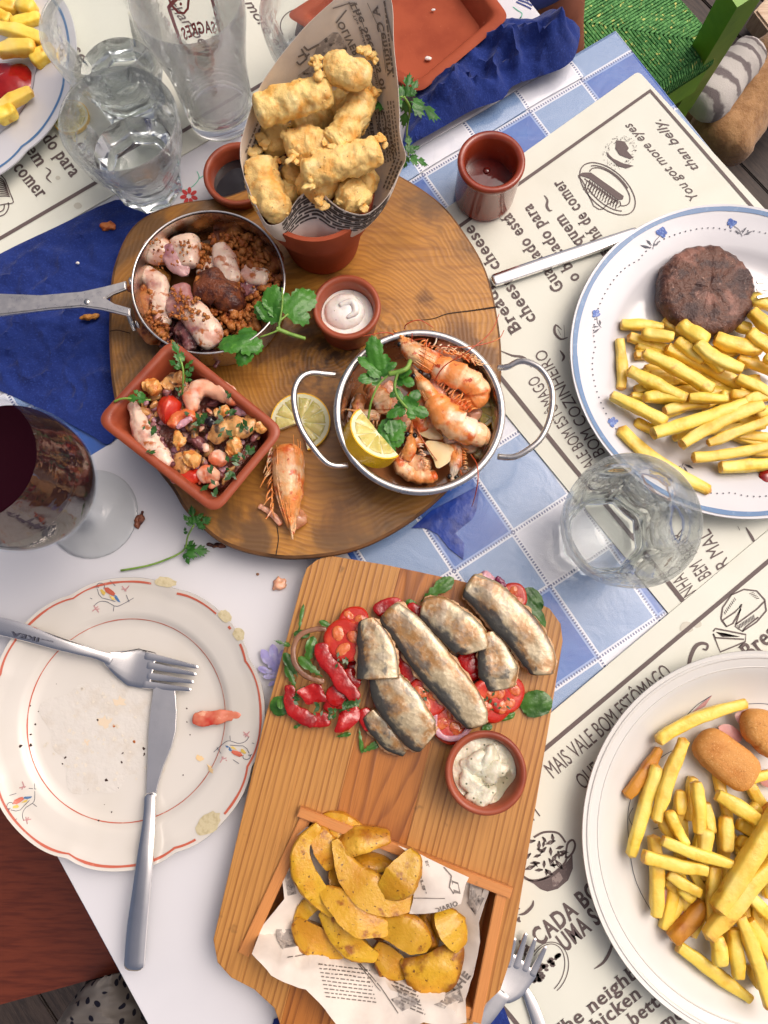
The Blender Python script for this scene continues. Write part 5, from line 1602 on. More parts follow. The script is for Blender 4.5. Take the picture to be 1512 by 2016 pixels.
def plateform(px, z0, z1, bev=.0008): return prism([W(x, y, z1) for x, y in px], z0, z1, bevel=bev)
hz = zh
hl = [(-140, 566), (0, 577), (79, 580), (159, 573), (205, 563), (247, 552), (248, 568), (222, 578), (208, 587), (224, 597), (256, 606), (256, 622), (225, 614), (198, 608), (159, 603), (99, 608), (0, 620), (-140, 640)]
obj('handle', plateform(hl, hz - .0032, hz, .0012), m_steel_matt, parent=t_sq)
for x, y in ((171, 594), ):
    obj('rivet', ball(W(x, y, hz + .0002), .0026, None, 2, sc=(1, 1, .4)), m_steel, parent=t_sq)
for x, y in ((259, 556), (273, 640)):
    p = W(x, y, hz - .006)
    obj('rivet', ball(p, .0042, None, 3, sc=(.45, 1, 1), rz=.25 if y < 600 else .5), m_steel, parent=t_sq)
obj('bracket', tube([W(252, 612, hz - .003), W(258, 632, hz - .006), W(266, 650, hz - .010)], .0022, 10, None, 10), m_steel, parent=t_sq)
ZS = .078
t_sh, csh, zsh = pan('paella_pan', 'small two handled steel pan of prawns with lemon and coriander', (826, 808), ZL, ZS - ZL, .0655, m_steel_in, .0056, .88)
for pts in ([(660, 738), (640, 736), (612, 734), (592, 744), (580, 768), (580, 800), (592, 842), (616, 880), (640, 908), (660, 917), (684, 916)], [(980, 724), (1000, 722), (1020, 712), (1040, 713), (1064, 726), (1082, 752), (1088, 784), (1082, 826), (1064, 864), (1036, 888), (1010, 900), (980, 899)]):
    P_ = []
    for k, (x, y) in enumerate(pts):
        q = k / (len(pts) - 1)
        P_.append(W(x, y, ZS - .012 + .010 * sin(pi * q)))
    obj('handle', tube(P_, .0024, 12, None, 60), m_steel_matt, parent=t_sh, smooth=180)
def liquid(t, c, r, z, mat, name):
    g = G(); n = 64; vs = []
    rows = [.02, .3, .6, .9, 1.0]
    for q in rows:
        for j in range(n):
            a = 2 * pi * j / n; x, y = c.x + cos(a) * r * q, c.y + sin(a) * r * q
            vs.append((x, y, z + .0004 * fbm((x, y, 0), 90, 1, 2) + (.0006 if q == 1 else 0)))
    return obj(name, g.add(vs, ringfaces(len(rows), n, True, False)), mat, parent=t, smooth=180)
liquid(t_sq, cq, .0555, ZL + .010, m_oil, 'dark_oil')
liquid(t_sh, csh, .0565, ZL + .0125, m_oil2, 'broth')

# ---------------------------------------------------------------- clay pot
zpb, zpt = ZL, ZL + .082
pc0 = W(636, 478, ZL); pc1 = W(622, 352, zpt)
pot = thing('clay_pot', 'small clay flower pot holding a newspaper cone of fried fish sticks', 'flower pot', (pc0.x, pc0.y, ZL))
pcx = V((pc0.x, pc0.y, 0))
rp_ = .0455
prof = [(.0001, zpb + .001), (.0295, zpb + .0005), (.0305, zpb + .003), (.0385, zpb + .054), (.0388, zpb + .0552), (.0425, zpb + .0556), (.0432, zpb + .058), (rp_, zpt - .002), (rp_ - .0005, zpt), (rp_ - .004, zpt), (rp_ - .006, zpt - .004), (.0375, zpb + .05), (.029, zpb + .006), (.0001, zpb + .005)]
obj('pot', lathe(prof, pcx, 80), m_pot, parent=pot, smooth=40)
# ---------------------------------------------------------------- glasses
def facet(n, depth=1.0, ph=0):
    def f(a):
        w = 2 * pi / n
        x = ((a + ph) % w) - w / 2
        return 1 + depth * (cos(pi / n) / cos(x) - 1)
    return f
def tumbler(cpx, z0, h, rb, rt, n, label, ph=0, water=0, tint=m_glass_tint):
    c = W(*cpx, z0); c.z = 0
    t = thing('tumbler', label, 'drinking glass', (c.x, c.y, z0))
    F = facet(n, 1.0, ph); F2 = facet(n, .45, ph)
    outp = [(.0001, .0016), (rb * .80, .0012), (rb * .90, .0003), (rb * .97, .0012), (rb * 1.0, .004), (rb * 1.03, .012), (rb * 1.08, h * .28), (rb + (rt - rb) * .52, h * .48), (rb + (rt - rb) * .70, h * .60), (rb + (rt - rb) * .78, h * .645), (rb + (rt - rb) * .82, h * .68), (rt * .985, h * .86), (rt, h - .0016), (rt - .0005, h - .0003), (rt - .0014, h), (rt - .0023, h - .0006), (rt * .985 - .0026, h * .86), (rb + (rt - rb) * .80 - .0028, h * .68), (rb + (rt - rb) * .50 - .0038, h * .46), (rb * 1.04 - .0046, h * .26), (rb * .94 - .005, .0165), (rb * .8 - .005, .0135), (.0001, .0125)]
    wts = [0, .6, .9, 1, 1, 1, 1, 1, .9, .5, 0, 0, 0, 0, 0, 0, 0, 0, .35, .45, .4, .3, 0]
    def rm(a, i, r): return 1 + wts[i] * (F(a) - 1) * 1.15
    g = lathe([(r, z + z0) for r, z in outp], c, n * 12, rm=rm)
    obj('glass', g, tint, parent=t, smooth=50)
    if water:
        wz = z0 + water
        pr = [(.0001, z0 + .0122), (rb * .8 - .0048, z0 + .0132), (rb * .94 - .0048, z0 + .0162), (rb * 1.04 - .0043, z0 + h * .26)]
        rr = rb * 1.04 - .0043 + (rt - rb) * .5 * max(0, (water - h * .26)) / (h * .2 + 1e-6) * .55
        pr += [(rr, wz), (rr - .001, wz - .0003), (.0001, wz - .0004)]
        obj('water', lathe(pr, c, 72, rm=lambda a, i, r: 1 + (.4 * (F(a) - 1) if i < 4 else 0)), m_water, parent=t, smooth=60)
    return t, c
tumbler((296, 362), ZA, .088, .0315, .0480, 9, 'faceted tumbler of water standing on the blue napkin edge, nearest the steel pan', .2, .045)
tumbler((262, 200), ZA, .090, .0315, .0485, 9, 'faceted tumbler behind the water glass, beside the chips and ketchup', .05, .04)
tumbler((1176, 1060), ZCc, .098, .0330, .0490, 8, 'pale faceted tumbler standing by the burger plate rim', .35, .022)
tumbler((640, 172), ZA, .088, .0315, .0480, 9, 'faceted tumbler half hidden behind the newspaper cone', .1)

# tall beer glass with red shield
c = W(436, 224, ZA); c.z = 0
bt = thing('beer_glass', 'tall empty beer glass printed with a red shield logo', 'drinking glass', (c.x, c.y, ZA))
h = .132
bo = [(.0001, .003), (.024, .0022), (.028, .0004), (.0305, .002), (.0312, .008), (.0318, .03), (.0335, .06), (.0385, .09), (.0425, .11), (.0435, .124), (.0436, h - .001), (.0431, h), (.0422, h - .0004), (.0414, .122), (.0404, .108), (.0364, .09), (.0314, .06), (.0298, .03), (.0285, .016), (.022, .0125), (.0001, .012)]
obj('glass', lathe([(r, z + ZA) for r, z in bo], c, 96), m_glass_beer, parent=bt, smooth=50)
def on_glass(a, z):
    zz = z - ZA
    o = bo[3:12]
    for (r0, z0), (r1, z1) in zip(o, o[1:]):
        if z0 <= zz <= z1: r = r0 + (r1 - r0) * (zz - z0) / max(1e-6, z1 - z0); break
    else: r = .0431
    r += .0003
    return V((c.x + cos(a) * r, c.y + sin(a) * r, z))
A0 = radians(103)
def lg(u, v): return on_glass(A0 + u / .036, ZA + .062 + v * 1.25)      # u metres along the wall (seen from outside left to right reversed), v up
def lstroke(paths, w, name, mat):
    g = G()
    for Pq in paths:
        q = []
        for i in range(len(Pq) - 1):
            a, b = V((*Pq[i], 0)), V((*Pq[i + 1], 0))
            k = max(1, int((b - a).length / .002))
            q += [a.lerp(b, j / k) for j in range(k)]
        q.append(V((*Pq[-1], 0)))
        vs = []
        for i, p in enumerate(q):
            t = q[min(i + 1, len(q) - 1)] - q[max(i - 1, 0)]
            s = V((-t.y, t.x, 0)).normalized() * w / 2
            vs += [lg(p.x + s.x, p.y + s.y), lg(p.x - s.x, p.y - s.y)]
        g.add(vs, [(2 * i, 2 * i + 1, 2 * i + 3, 2 * i + 2) for i in range(len(q) - 1)])
    return obj(name, g, mat, parent=bt)
lstroke([[(-.017, .022), (.003, .026), (.018, .022), (.020, -.004), (.014, -.016), (-.001, -.022), (-.014, -.016), (-.019, -.004), (-.017, .022)]], .0029, 'shield_outline', m_logo)
lstroke([[(.001, .033), (.008, .031), (.015, .033), (.0152, .022), (.012, .0155), (.008, .0135), (.004, .0155), (.0008, .022), (.001, .033)]], .0018, 'crest_outline', m_logo)
g = G()
for x, y in ((.008, .027), (.0052, .0235), (.008, .0235), (.0108, .0235), (.008, .0200)):
    g.add([lg(x + .0011 * cos(k * pi / 3), y + .0012 * sin(k * pi / 3)) for k in range(6)], [tuple(range(6))])
obj('crest_dots', g, m_logo, parent=bt)
vs, fs = glyphs('SAGRES', 'bold')
x0, x1 = min(v.x for v in vs), max(v.x for v in vs)
g = G(); g.add([lg(((v.x - x0) / (x1 - x0) - .5) * .031, -.0035 + v.y * .0125) for v in vs], fs)
obj('logo_lettering', g, m_logo, parent=bt)
vs, fs = glyphs('40cl  IMP10  CE', 'sans')
x0, x1 = min(v.x for v in vs), max(v.x for v in vs)
g = G(); g.add([on_glass(A0 + 2.2 - ((v.x - x0) / (x1 - x0) - .5) * .5, ZA + .096 + v.y * .005) for v in vs], fs)
obj('small_print', g, m_dark_print, parent=bt)

# wine glass
wzb = ZD
c = W(184, 1012, wzb); c.z = 0
wg = thing('wine_glass', 'large wine glass nearly full of red wine, at the edge above the bird plate', 'wine glass', (c.x, c.y, wzb))
wo = [(.0001, .0004), (.034, .0002), (.0372, .0006), (.0378, .0012), (.0372, .0019), (.034, .0021), (.02, .0032), (.010, .0052), (.0055, .009), (.0042, .016), (.0038, .04), (.0040, .066), (.0056, .0745), (.012, .0795), (.024, .0855), (.035, .094), (.0435, .107), (.0485, .124), (.0495, .138), (.0475, .158), (.0440, .176), (.0404, .196), (.0400, .1968), (.0394, .1964), (.0428, .176), (.0464, .158), (.0484, .138), (.0474, .124), (.0424, .107), (.034, .0952), (.023, .0872), (.010, .0815), (.0001, .0808)]
obj('foot', lathe([(r, z + wzb) for r, z in wo[:12]], c, 96), m_glass_foot, parent=wg, smooth=50)
obj('bowl', lathe([(r, z + wzb) for r, z in wo[11:]], c, 96), m_glass_wine, parent=wg, smooth=50)
wi = [(.0001, .0815), (.010, .0822), (.0228, .0878), (.0336, .0957), (.0420, .1075), (.0470, .124), (.0480, .138), (.0466, .151), (.0460, .1535), (.0452, .1528), (.0001, .1525)]
obj('wine', lathe([(r - .0001, z + wzb) for r, z in wi], c, 96), m_wine, parent=wg, smooth=60)
obj('stem_spring', tube([V((c.x + .0026 * cos(a), c.y + .0026 * sin(a), wzb + .006 + a * .0009)) for a in [k * .5 for k in range(40)]], .00025, 5), m_glass, parent=wg) if False else None

# ---------------------------------------------------------------- cutlery
def bar(pts, w, h, seg=24, sq=.8, n=14, g=None, end=.4, endlen=None):
    return sausage([W(x, y, z) for x, y, z in pts], [q * MPP(pts[0][0], pts[0][1], pts[0][2]) / 2 for q in w], h, n, seg, g, end=end, sq=sq, endlen=endlen)
m_cut = M('polished_cutlery', (.95, .92, .89), .2, [('n', 60, (.88, .86, .83), .4, .8)], metal=1, rvar=(40, .16, .24))
fk = thing('fork', 'steel fork lying over the bird plate rim, tines towards the knife', 'fork', W(200, 1288, .012))
obj('handle', bar([(-60, 1219, .022), (30, 1240, .0225), (120, 1268, .021), (190, 1288, .0165), (222, 1300, .0145)], [38, 34, 26, 18, 24], [.0016, .0016, .0017, .0019, .0014], sq=.7), m_cut, parent=fk)
obj('head', bar([(205, 1292, .0150), (232, 1304, .0125), (262, 1313, .0106), (292, 1319, .0108), (302, 1321, .0112)], [18, 46, 74, 72, 68], [.0012, .0011, .001, .001, .001], 24, sq=.75, endlen=.12), m_cut, parent=fk)
for a, b in (((284, 1290), (391, 1314)), ((288, 1309), (387, 1328)), ((288, 1330), (382, 1343)), ((280, 1347), (377, 1358))):
    m_ = ((a[0] * .5 + b[0] * .5), (a[1] * .5 + b[1] * .5))
    obj('tine', bar([(*a, .0110), (*m_, .0122), (*b, .0150)], [17, 13, 7], [.001, .001, .0008], 16, sq=.75, n=10), m_cut, parent=fk)
g = G()
p1, p2 = W(76, 1256, .0248), W(22, 1243, .0248)
text('IKEA', p1, p2, .0034, 'bold', g)
text('Stainless steel', W(104, 1262, .0244), W(80, 1257, .0247), .0014, 'sans', g)
obj('stamped_lettering', g, m_dark_print, parent=fk)
kn = thing('knife', 'steel table knife across the bird plate, handle hanging over the rim', 'knife', W(300, 1600, .02))
obj('blade', prism([W(x, y, .0125) for x, y in ((302, 1356), (296, 1400), (292, 1440), (291, 1478), (289, 1530), (287, 1590), (302, 1590), (311, 1545), (322, 1508), (338, 1470), (346, 1440), (348, 1400), (345, 1358), (338, 1350), (310, 1350))], .0112, .0126, bevel=.0005), m_cut, parent=kn)
obj('handle', bar([(295, 1560, .0125), (294, 1610, .018), (287, 1680, .0222), (278, 1760, .021), (270, 1830, .0185), (264, 1912, .0155)], [20, 24, 31, 36, 40, 40], [.0016, .0022, .0028, .0032, .0034, .0034], 36, sq=.72), m_cut, parent=kn)
k2 = thing('knife', 'steel knife handle reaching from the log board to under the burger plate', 'knife', W(1080, 520, ZB))
obj('handle', bar([(968, 554, .0065), (1010, 540, .007), (1090, 513, .0072), (1180, 483, .007), (1260, 456, .0062)], [25, 27, 27, 26, 24], [.0028, .003, .003, .0028, .0022], 30, sq=.72), m_cut, parent=k2)
f2 = thing('fork', 'steel fork on the printed card half under the pine board, tines towards the chips', 'fork', W(1000, 1950, ZCc))
obj('handle', bar([(880, 2080, .0075), (950, 2010, .008), (990, 1950, .008)], [28, 30, 40], [.0016, .0016, .0014], 16, sq=.7), m_cut, parent=f2)
obj('head', bar([(978, 1962, .0078), (1000, 1938, .0068), (1018, 1912, .0064), (1032, 1893, .0068)], [40, 70, 72, 70], [.0011, .001, .001, .001], 20, sq=.75, endlen=.14), m_cut, parent=f2)
for a, b in (((998, 1905), (1014, 1846)), ((1015, 1908), (1036, 1836)), ((1032, 1914), (1054, 1846)), ((1046, 1922), (1075, 1862))):
    obj('tine', bar([(*a, .0066), ((a[0] + b[0]) / 2, (a[1] + b[1]) / 2, .0078), (*b, .0100)], [16, 13, 7], [.001, .001, .0008], 14, sq=.75, n=10), m_cut, parent=f2)
k3 = thing('knife', 'steel knife tip lying beside the fork under the pine board', 'knife', W(1045, 1980, ZCc))
obj('handle', bar([(1030, 1940, .0048), (1046, 1975, .005), (1062, 2020, .005), (1080, 2090, .005)], [12, 24, 28, 28], [.0016, .002, .0022, .0022], 20, sq=.72), m_cut, parent=k3)
f3 = thing('fork', 'steel fork resting on the burger plate beside the patty', 'fork', W(1520, 580, .03))
for k in range(3):
    obj('tine', bar([(1489, 556 + k * 15, .030), (1520, 552 + k * 14, .030), (1560, 552 + k * 13, .032)], [6, 9, 12], [.0008, .001, .001], 12, n=10), m_cut, parent=f3)
obj('head', bar([(1550, 566, .032), (1590, 562, .034), (1650, 555, .036)], [40, 46, 20], [.001, .001, .0014], 12, endlen=.2), m_cut, parent=f3)
# ---------------------------------------------------------------- leaves and sprigs
LEAF = {
 'cilantro': [(0, .02), (.02, .12), (0, .28), (.10, .36), (.12, .46), (.22, .45), (.28, .53), (.36, .46), (.42, .48), (.46, .38), (.44, .28), (.54, .36), (.62, .33), (.68, .36), (.76, .28), (.84, .27), (.86, .17), (.95, .13), (.95, .05), (1, 0)],
 'parsley': [(0, .015), (.10, .03), (.07, .2), (.16, .30), (.22, .44), (.27, .34), (.38, .50), (.38, .33), (.48, .34), (.38, .14), (.44, .07), (.54, .22), (.63, .36), (.67, .25), (.80, .29), (.74, .15), (.87, .15), (.86, .06), (1, 0)],
 'rocket': [(0, .02), (.12, .04), (.2, .17), (.27, .09), (.38, .24), (.46, .17), (.6, .29), (.8, .27), (.94, .15), (1, 0)],
 'round': [(0, .02), (.05, .2), (.15, .36), (.35, .47), (.6, .48), (.8, .38), (.94, .2), (1, 0)],
}
_LF = {}
def leaf_sheet(kind):
    if kind not in _LF:
        h = LEAF[kind]
        o = [(x, y) for x, y in h] + [(x, -y * (1 + .08 * sin(x * 9))) for x, y in h[::-1][1:]]
        g = sheet([V((x, y, 0)) for x, y in o], .075, lambda p, d: 0, jit=.2)
        _LF[kind] = (g.v, g.f)
    return _LF[kind]
def leaf(a, b, z0, z1, wid, kind='cilantro', curl=.15, fold=.12, seed=0, roll=0):
    """leaf blade from base pixel a (height z0) to tip pixel b (height z1)"""
    A, B = W(*a, z0), W(*b, z1)
    X = B - A; L = X.length; X.normalize()
    Y = V((0, 0, 1)).cross(X).normalized(); Z = X.cross(Y).normalized()
    if roll:
        M_ = Matrix.Rotation(roll, 3, X); Y = M_ @ Y; Z = M_ @ Z
    vs, fs = leaf_sheet(kind)
    out = []
    for p in vs:
        x, y = p.x, p.y * wid
        z = curl * (x - x * x) * 1.0 - fold * abs(y) * 1.2 + .05 * fbm((x * 2, y * 2, 0), 1.6, seed, 2) + .018 * cos(y * 34) * min(1, abs(y) * 6)
        z -= .25 * max(0, x - .6) ** 2 * 2 * curl * 3
        out.append(A + (X * x + Y * y + Z * z) * L)
    return thicken(G().add(out, fs), .00022)
def sprig(name, label, leaves, stems, kind_m, loc, kind='cilantro', group=None, stem_r=.0009):
    t = thing(name, label, 'herb', loc, group)
    for i, lf in enumerate(leaves):
        a, b, z0, z1, w = lf[:5]
        k = lf[5] if len(lf) > 5 else kind
        obj('leaf', leaf(a, b, z0, z1, w, k, seed=i + len(label), roll=R.uniform(-.25, .25)), kind_m, parent=t, smooth=60)
    for s in stems:
        r = stem_r
        if isinstance(s[-1], float): r = s[-1]; s = s[:-1]
        obj('stem', tube([W(x, y, z) for x, y, z in s], [r, r * .8], 7, None, 16), m_stem, parent=t, smooth=180)
    return t

# ---------------------------------------------------------------- chips
def chip_label(p, q, lv, where, centre):
    L = math.hypot(q[0] - p[0], q[1] - p[1])
    size = 'long' if L > 130 else 'short' if L < 70 else 'medium'
    if q[0] < p[0]: p, q = q, p
    a = math.degrees(atan2(p[1] - q[1], q[0] - p[0]))
    lay = 'on top' if lv >= 3 else 'half covered' if lv >= 1 else 'at the bottom'
    dr = 'standing steep' if abs(a) > 65 else 'rising to one side' if a > 14 else 'falling to one side' if a < -14 else 'lying level'
    if 14 < abs(a) <= 65: dr = 'pointing up right' if a > 0 else 'pointing down right'
    mx, my = (p[0] + q[0]) / 2 - centre[0], (p[1] + q[1]) / 2 - centre[1]
    zone = ('upper ' if my < -60 else 'lower ' if my > 60 else 'middle ') + ('left' if mx < -60 else 'right' if mx > 60 else 'centre')
    return '%s golden fry %s, %s, %s of the %s' % (size, lay, dr, zone, where)
def chip(cr, a, b, w, z, dz=0, bend=0, mat=m_fry, taper=(1, 1), label=None, group=None, mid=None):
    p, q = (cr(*a), cr(*b)) if cr else (a, b)
    P0, P1 = W(*p, z), W(*q, z + dz)
    s = MPP(*p, z)
    k = (cr(1, 0)[0] - cr(0, 0)[0]) if cr else 1
    hw = w * k * s / 2
    d = (P1 - P0); n = V((-d.y, d.x, 0)).normalized()
    L = d.length
    mids = [P0.lerp(P1, t) + n * bend * L * 4 * t * (1 - t) + V((0, 0, R.uniform(-.0008, .0008))) for t in (.33, .66)]
    if mid: mids = [W(*cr(*m), z + dz * .5) for m in mid]
    rz = R.uniform(.85, 1.05); hw *= R.uniform(.82, 1.04); bend += R.uniform(-.035, .035); taper = (taper[0] * R.uniform(.72, 1.02), taper[1] * R.uniform(.72, 1.02))
    return obj('french_fry', sausage([P0] + mids + [P1], [hw * taper[0], hw, hw * .97, hw * taper[1]], [hw * .85 * rz, hw * .95 * rz, hw * .85 * rz], 16, 12, sq=.42, endlen=min(.3, hw * .55 / L), uv=True, amp=hw * .26, freq=85, seed=R.randint(0, 999)), mat, label=label, cat='french fry', group=group, smooth=50)
c7 = crop(1080, 340, 3.5); c8 = crop(1080, 780, 3.5)
GR = 'chips heaped on the blue rimmed burger plate'
LR = 'golden french fry in the heap below the burger'
zp = PR.z(.05) + .0065
H1 = [  # crop, ends, width, level, bend
 (c7, (540, 1125), (1080, 1330), 84, 0, .02), (c7, (800, 1200), (1345, 1475), 85, 1, .02), (c7, (1300, 1270), (1600, 1400), 82, 1, 0), (c8, (590, 170), (770, 260), 74, 0, 0), (c8, (860, 280), (1020, 250), 80, 0, 0), (c8, (790, 110), (1110, 50), 80, 1, .05), (c7, (560, 1530), (900, 1580), 66, 0, 0), (c8, (1290, 270), (1600, 300), 70, 0, 0),
 (c7, (490, 1045), (795, 1065), 76, 0, 0), (c7, (785, 1010), (920, 1110), 88, 0, 0), (c7, (640, 1100), (860, 1140), 84, 2, 0), (c7, (870, 1155), (1080, 1300), 82, 2, 0), (c7, (485, 1140), (500, 1500), 82, 0, .03), (c7, (1060, 1240), (1200, 1380), 84, 3, .06), (c7, (540, 1355), (960, 1560), 96, 2, -.02),
 (c7, (640, 1235), (1140, 1505), 92, 3, .02), (c7, (900, 1030), (1100, 1170), 112, 3, -.05), (c7, (1020, 1165), (1345, 1360), 96, 4, -.08), (c7, (1140, 1130), (1480, 1215), 112, 2, -.06), (c7, (1390, 950), (1580, 1130), 92, 3, 0), (c7, (1370, 1095), (1600, 1260), 86, 3, 0), (c7, (1290, 1410), (1600, 1560), 86, 3, 0), (c7, (1250, 1530), (1440, 1540), 84, 2, 0),
 (c8, (420, -10), (815, 190), 86, 2, .01), (c8, (480, 215), (1120, 660), 92, 1, -.06), (c8, (650, 10), (950, 10), 84, 2, .06), (c8, (1170, 490), (1600, 462), 98, 1, 0), (c8, (980, 425), (1600, 320), 86, 2, -.03), (c8, (1085, 330), (1600, 130), 84, 3, 0), (c8, (905, 345), (1490, 60), 98, 4, .05), (c8, (700, 262), (1375, 45), 100, 4, -.01), (c8, (960, 10), (1240, 20), 80, 3, 0), (c7, (1380, 860), (1560, 930), 96, 2, 0), (c7, (1290, 1050), (1400, 1080), 80, 1, 0),
 (c7, (1480, 1270), (1640, 1340), 84, 4, 0), (c8, (1340, 30), (1600, -30), 84, 3, 0), (c8, (1420, 130), (1640, 60), 84, 2, 0), (c8, (1400, 380), (1640, 400), 70, 0, 0), (c7, (1180, 1520), (1330, 1590), 76, 1, 0)]
SP = {8: 'short golden french fry lying just left of the burger patty', 12: 'upright golden french fry at the left edge of the heap by the burger', 23: 'long golden french fry sticking out left towards the steel handle', 24: 'curved golden french fry reaching down to the tumbler rim', 26: 'separate golden french fry nearest the ketchup at the plate rim', 17: 'thick bent golden french fry on top of the heap under the burger', 30: 'straight golden french fry on top, pointing up to the right beside the tumbler'}
for i, (cr, a, b, w, lv, bd) in enumerate(H1):
    chip(cr, a, b, w, zp + lv * .0048, .0015 * (lv > 1), bd, m_fry, (.9, .9), SP.get(i) or chip_label(cr(*a), cr(*b), lv, 'burger plate heap', (1400, 790)), GR)
GP = 'chips heaped on the white paper plate'
LP = 'golden french fry in the heap beside the nuggets'
zw = PW.z(.05) + .0065
c5 = crop(1040, 1140, 3.203); c6 = crop(1000, 1540, 2.953)
H2 = [(c5, (800, 1025), (1385, 780), 92, 1, .05), (c5, (830, 1060), (612, 1375), 86, 0, .03), (c5, (990, 1000), (800, 1540), 96, 2, -.02), (c5, (815, 1165), (640, 1760), 92, 1, 0), (c6, (845, 300), (860, 795), 88, 1, .03), (c6, (1000, 40), (1000, 190), 72, 1, 0), (c6, (1090, -10), (1115, 310), 86, 3, .04), (c6, (880, 200), (965, 330), 78, 1, 0), (c6, (1330, 235), (1470, 300), 78, 1, 0), (c6, (1330, 330), (1430, 390), 80, 1, 0), (c6, (930, 160), (1050, 370), 74, 3, -.05), (c6, (1150, 110), (1185, 300), 74, 1, 0), (c6, (1270, 190), (1270, 410), 92, 2, 0), (c6, (1150, 265), (1140, 420), 86, 3, 0), (c6, (1205, 70), (1500, 260), 86, 3, .03), (c6, (1200, 480), (1190, 900), 84, 2, 0), (c6, (1000, 600), (1080, 690), 72, 1, 0), (c6, (915, 560), (985, 640), 72, 0, 0), (c6, (930, 525), (1125, 645), 84, 2, -.05), (c6, (775, 425), (1165, 515), 92, 3, -.01), (c6, (885, 335), (1315, 480), 88, 4, -.02),
 (c6, (1390, 640), (1600, 860), 84, 2, 0), (c6, (1400, 790), (1600, 1130), 84, 2, 0), (c6, (1310, 840), (1345, 1150), 84, 2, 0), (c6, (1215, 880), (1240, 1075), 88, 2, 0), (c6, (1340, 760), (1520, 1330), 88, 3, .03), (c6, (978, 945), (1415, 1270), 84, 0, .01), (c6, (1205, 760), (1640, 70), 112, 5, 0), (c6, (1150, 915), (1640, 380), 100, 4, .02), (c6, (1400, 130), (1460, 200), 84, 1, 0), (c6, (1300, 20), (1560, -60), 60, 2, .02), (c6, (1500, 560), (1640, 640), 80, 2, 0), (c6, (1420, 1060), (1460, 1200), 80, 0, 0), (c6, (1480, 400), (1620, 430), 80, 2, 0), (c6, (1060, 440), (1200, 440), 80, 1, 0), (c6, (1560, 900), (1640, 1200), 88, 2, 0)]
SP2 = {0: 'long golden french fry lying highest on the paper plate, above the others', 1: 'dark golden pointed french fry at the rim of the paper plate', 3: 'long straight golden french fry at the left edge of the paper plate heap', 26: 'long golden french fry at the lower rim of the paper plate', 27: 'broad golden french fry on top of the paper plate heap, pointing to the nuggets', 20: 'golden french fry lying crossways on top of another in the paper plate heap'}
for i, (cr, a, b, w, lv, bd) in enumerate(H2):
    chip(cr, a, b, w, zw + lv * .0045, .001 * (lv > 1), bd, m_fry_brown if i == 1 else m_fry, (.5, .9) if i in (1,) else (.9, .8), SP2.get(i) or chip_label(cr(*a), cr(*b), lv, 'paper plate heap', (1390, 1700)), GP)
chip(c6, (1140, 690), (945, 920), 92, zw + .004, 0, .03, m_fry_brown, (.6, 1.1), 'browned french fry beside the pink ham on the paper plate', GP)
zt = PT.z(.06) + .0065
for i, (a, b, w, lv) in enumerate([((-20, 30), (110, 60), 90, 0), ((95, 20), (210, 70), 90, 1), ((60, 145), (240, 100), 80, 1), ((-30, 150), (265, 235), 80, 2), ((-20, 290), (210, 275), 84, 2), ((185, 365), (320, 285), 88, 1), ((-30, 640), (190, 520), 76, 2), ((-20, 690), (95, 625), 80, 2), ((-40, 90), (70, 120), 80, 1)]):
    chip(c1, a, b, w, zt + lv * .005, 0, .03, m_fry, (.9, .9), 'golden french fry beside the ketchup on the upper left plate' if i not in (5, 6) else ('golden french fry at the plate rim behind the tumblers' if i == 5 else 'golden french fry lying across the ketchup pool'), 'chips on the upper left plate')
p = W(*c1(60, 450), zt); p.z = PT.z(.08)
obj('ketchup', ball(p + V((-.006, 0, .001)), .024, None, 4, .003, 50, 4, (1.15, .85, .22)), m_ketchup, label='pool of dark red ketchup on the upper left plate', cat='ketchup', smooth=180)
p = W(1512, 936, .02)
obj('ketchup', ball(V((p.x + .004, p.y, PR.z(.1) + .002)), .008, None, 3, .001, 90, 4, (1, 1, .4)), m_ketchup, label='small dab of ketchup on the burger plate rim', cat='ketchup', smooth=180)

for i in range(26):
    a = R.uniform(0, 6.28); x, y = c8(R.uniform(780, 1500), R.uniform(-330, 330))
    if i % 4 == 0: x, y = c7(R.uniform(700, 1300), R.uniform(1180, 1560))
    L = R.uniform(40, 80); a = R.uniform(-.5, .5)
    chip(None, (x - L * cos(a), y - L * sin(a)), (x + L * cos(a), y + L * sin(a)), 22, zp - .002, 0, 0, m_fry, (.9, .9), 'golden french fry buried under the heap on the burger plate', GR)
for i in range(24):
    x, y = c6(R.uniform(930, 1500), R.uniform(60, 900)); L = R.uniform(34, 70); a = R.uniform(.9, 2.2)
    chip(None, (x - L * cos(a), y - L * sin(a)), (x + L * cos(a), y + L * sin(a)), 24, zw - .002, 0, 0, m_fry, (.9, .9), 'golden french fry buried under the heap on the paper plate', GP)
# burger, nuggets, ham
cpt = W(1400, 566, .03)
g = G(); vs = []; n = 96
rows = [(.02, .0), (.2, .001), (.4, .0005), (.6, .0), (.8, -.0005), (.9, -.0018), (.97, -.005), (1.0, -.010), (.98, -.016), (.9, -.0195)]
rr = 98 * MPP(1400, 566, .033)
ztop = PR.z(.03) + .0215
for q, dz in rows:
    for j in range(n):
        a = 2 * pi * j / n
        k = 1 + .035 * fbm((cos(a) * 3, sin(a) * 3, 0), 1.2, 2, 3) + (.022 * fbm((cos(a) * 9, sin(a) * 9, 4), 1.3, 6, 2) if q > .85 else 0)
        x, y = cpt.x + cos(a) * rr * q * k, cpt.y + .002 + sin(a) * rr * q * k
        vs.append((x, y, ztop + dz + .0019 * fbm((x, y, 0), 170, 3, 3) + .0008 * fbm((x, y, 0), 500, 5, 2)))
g.add(vs, ringfaces(len(rows), n))
obj('burger_patty', g, m_patty, label='dark grilled round burger patty on the blue rimmed plate', cat='burger', smooth=180)
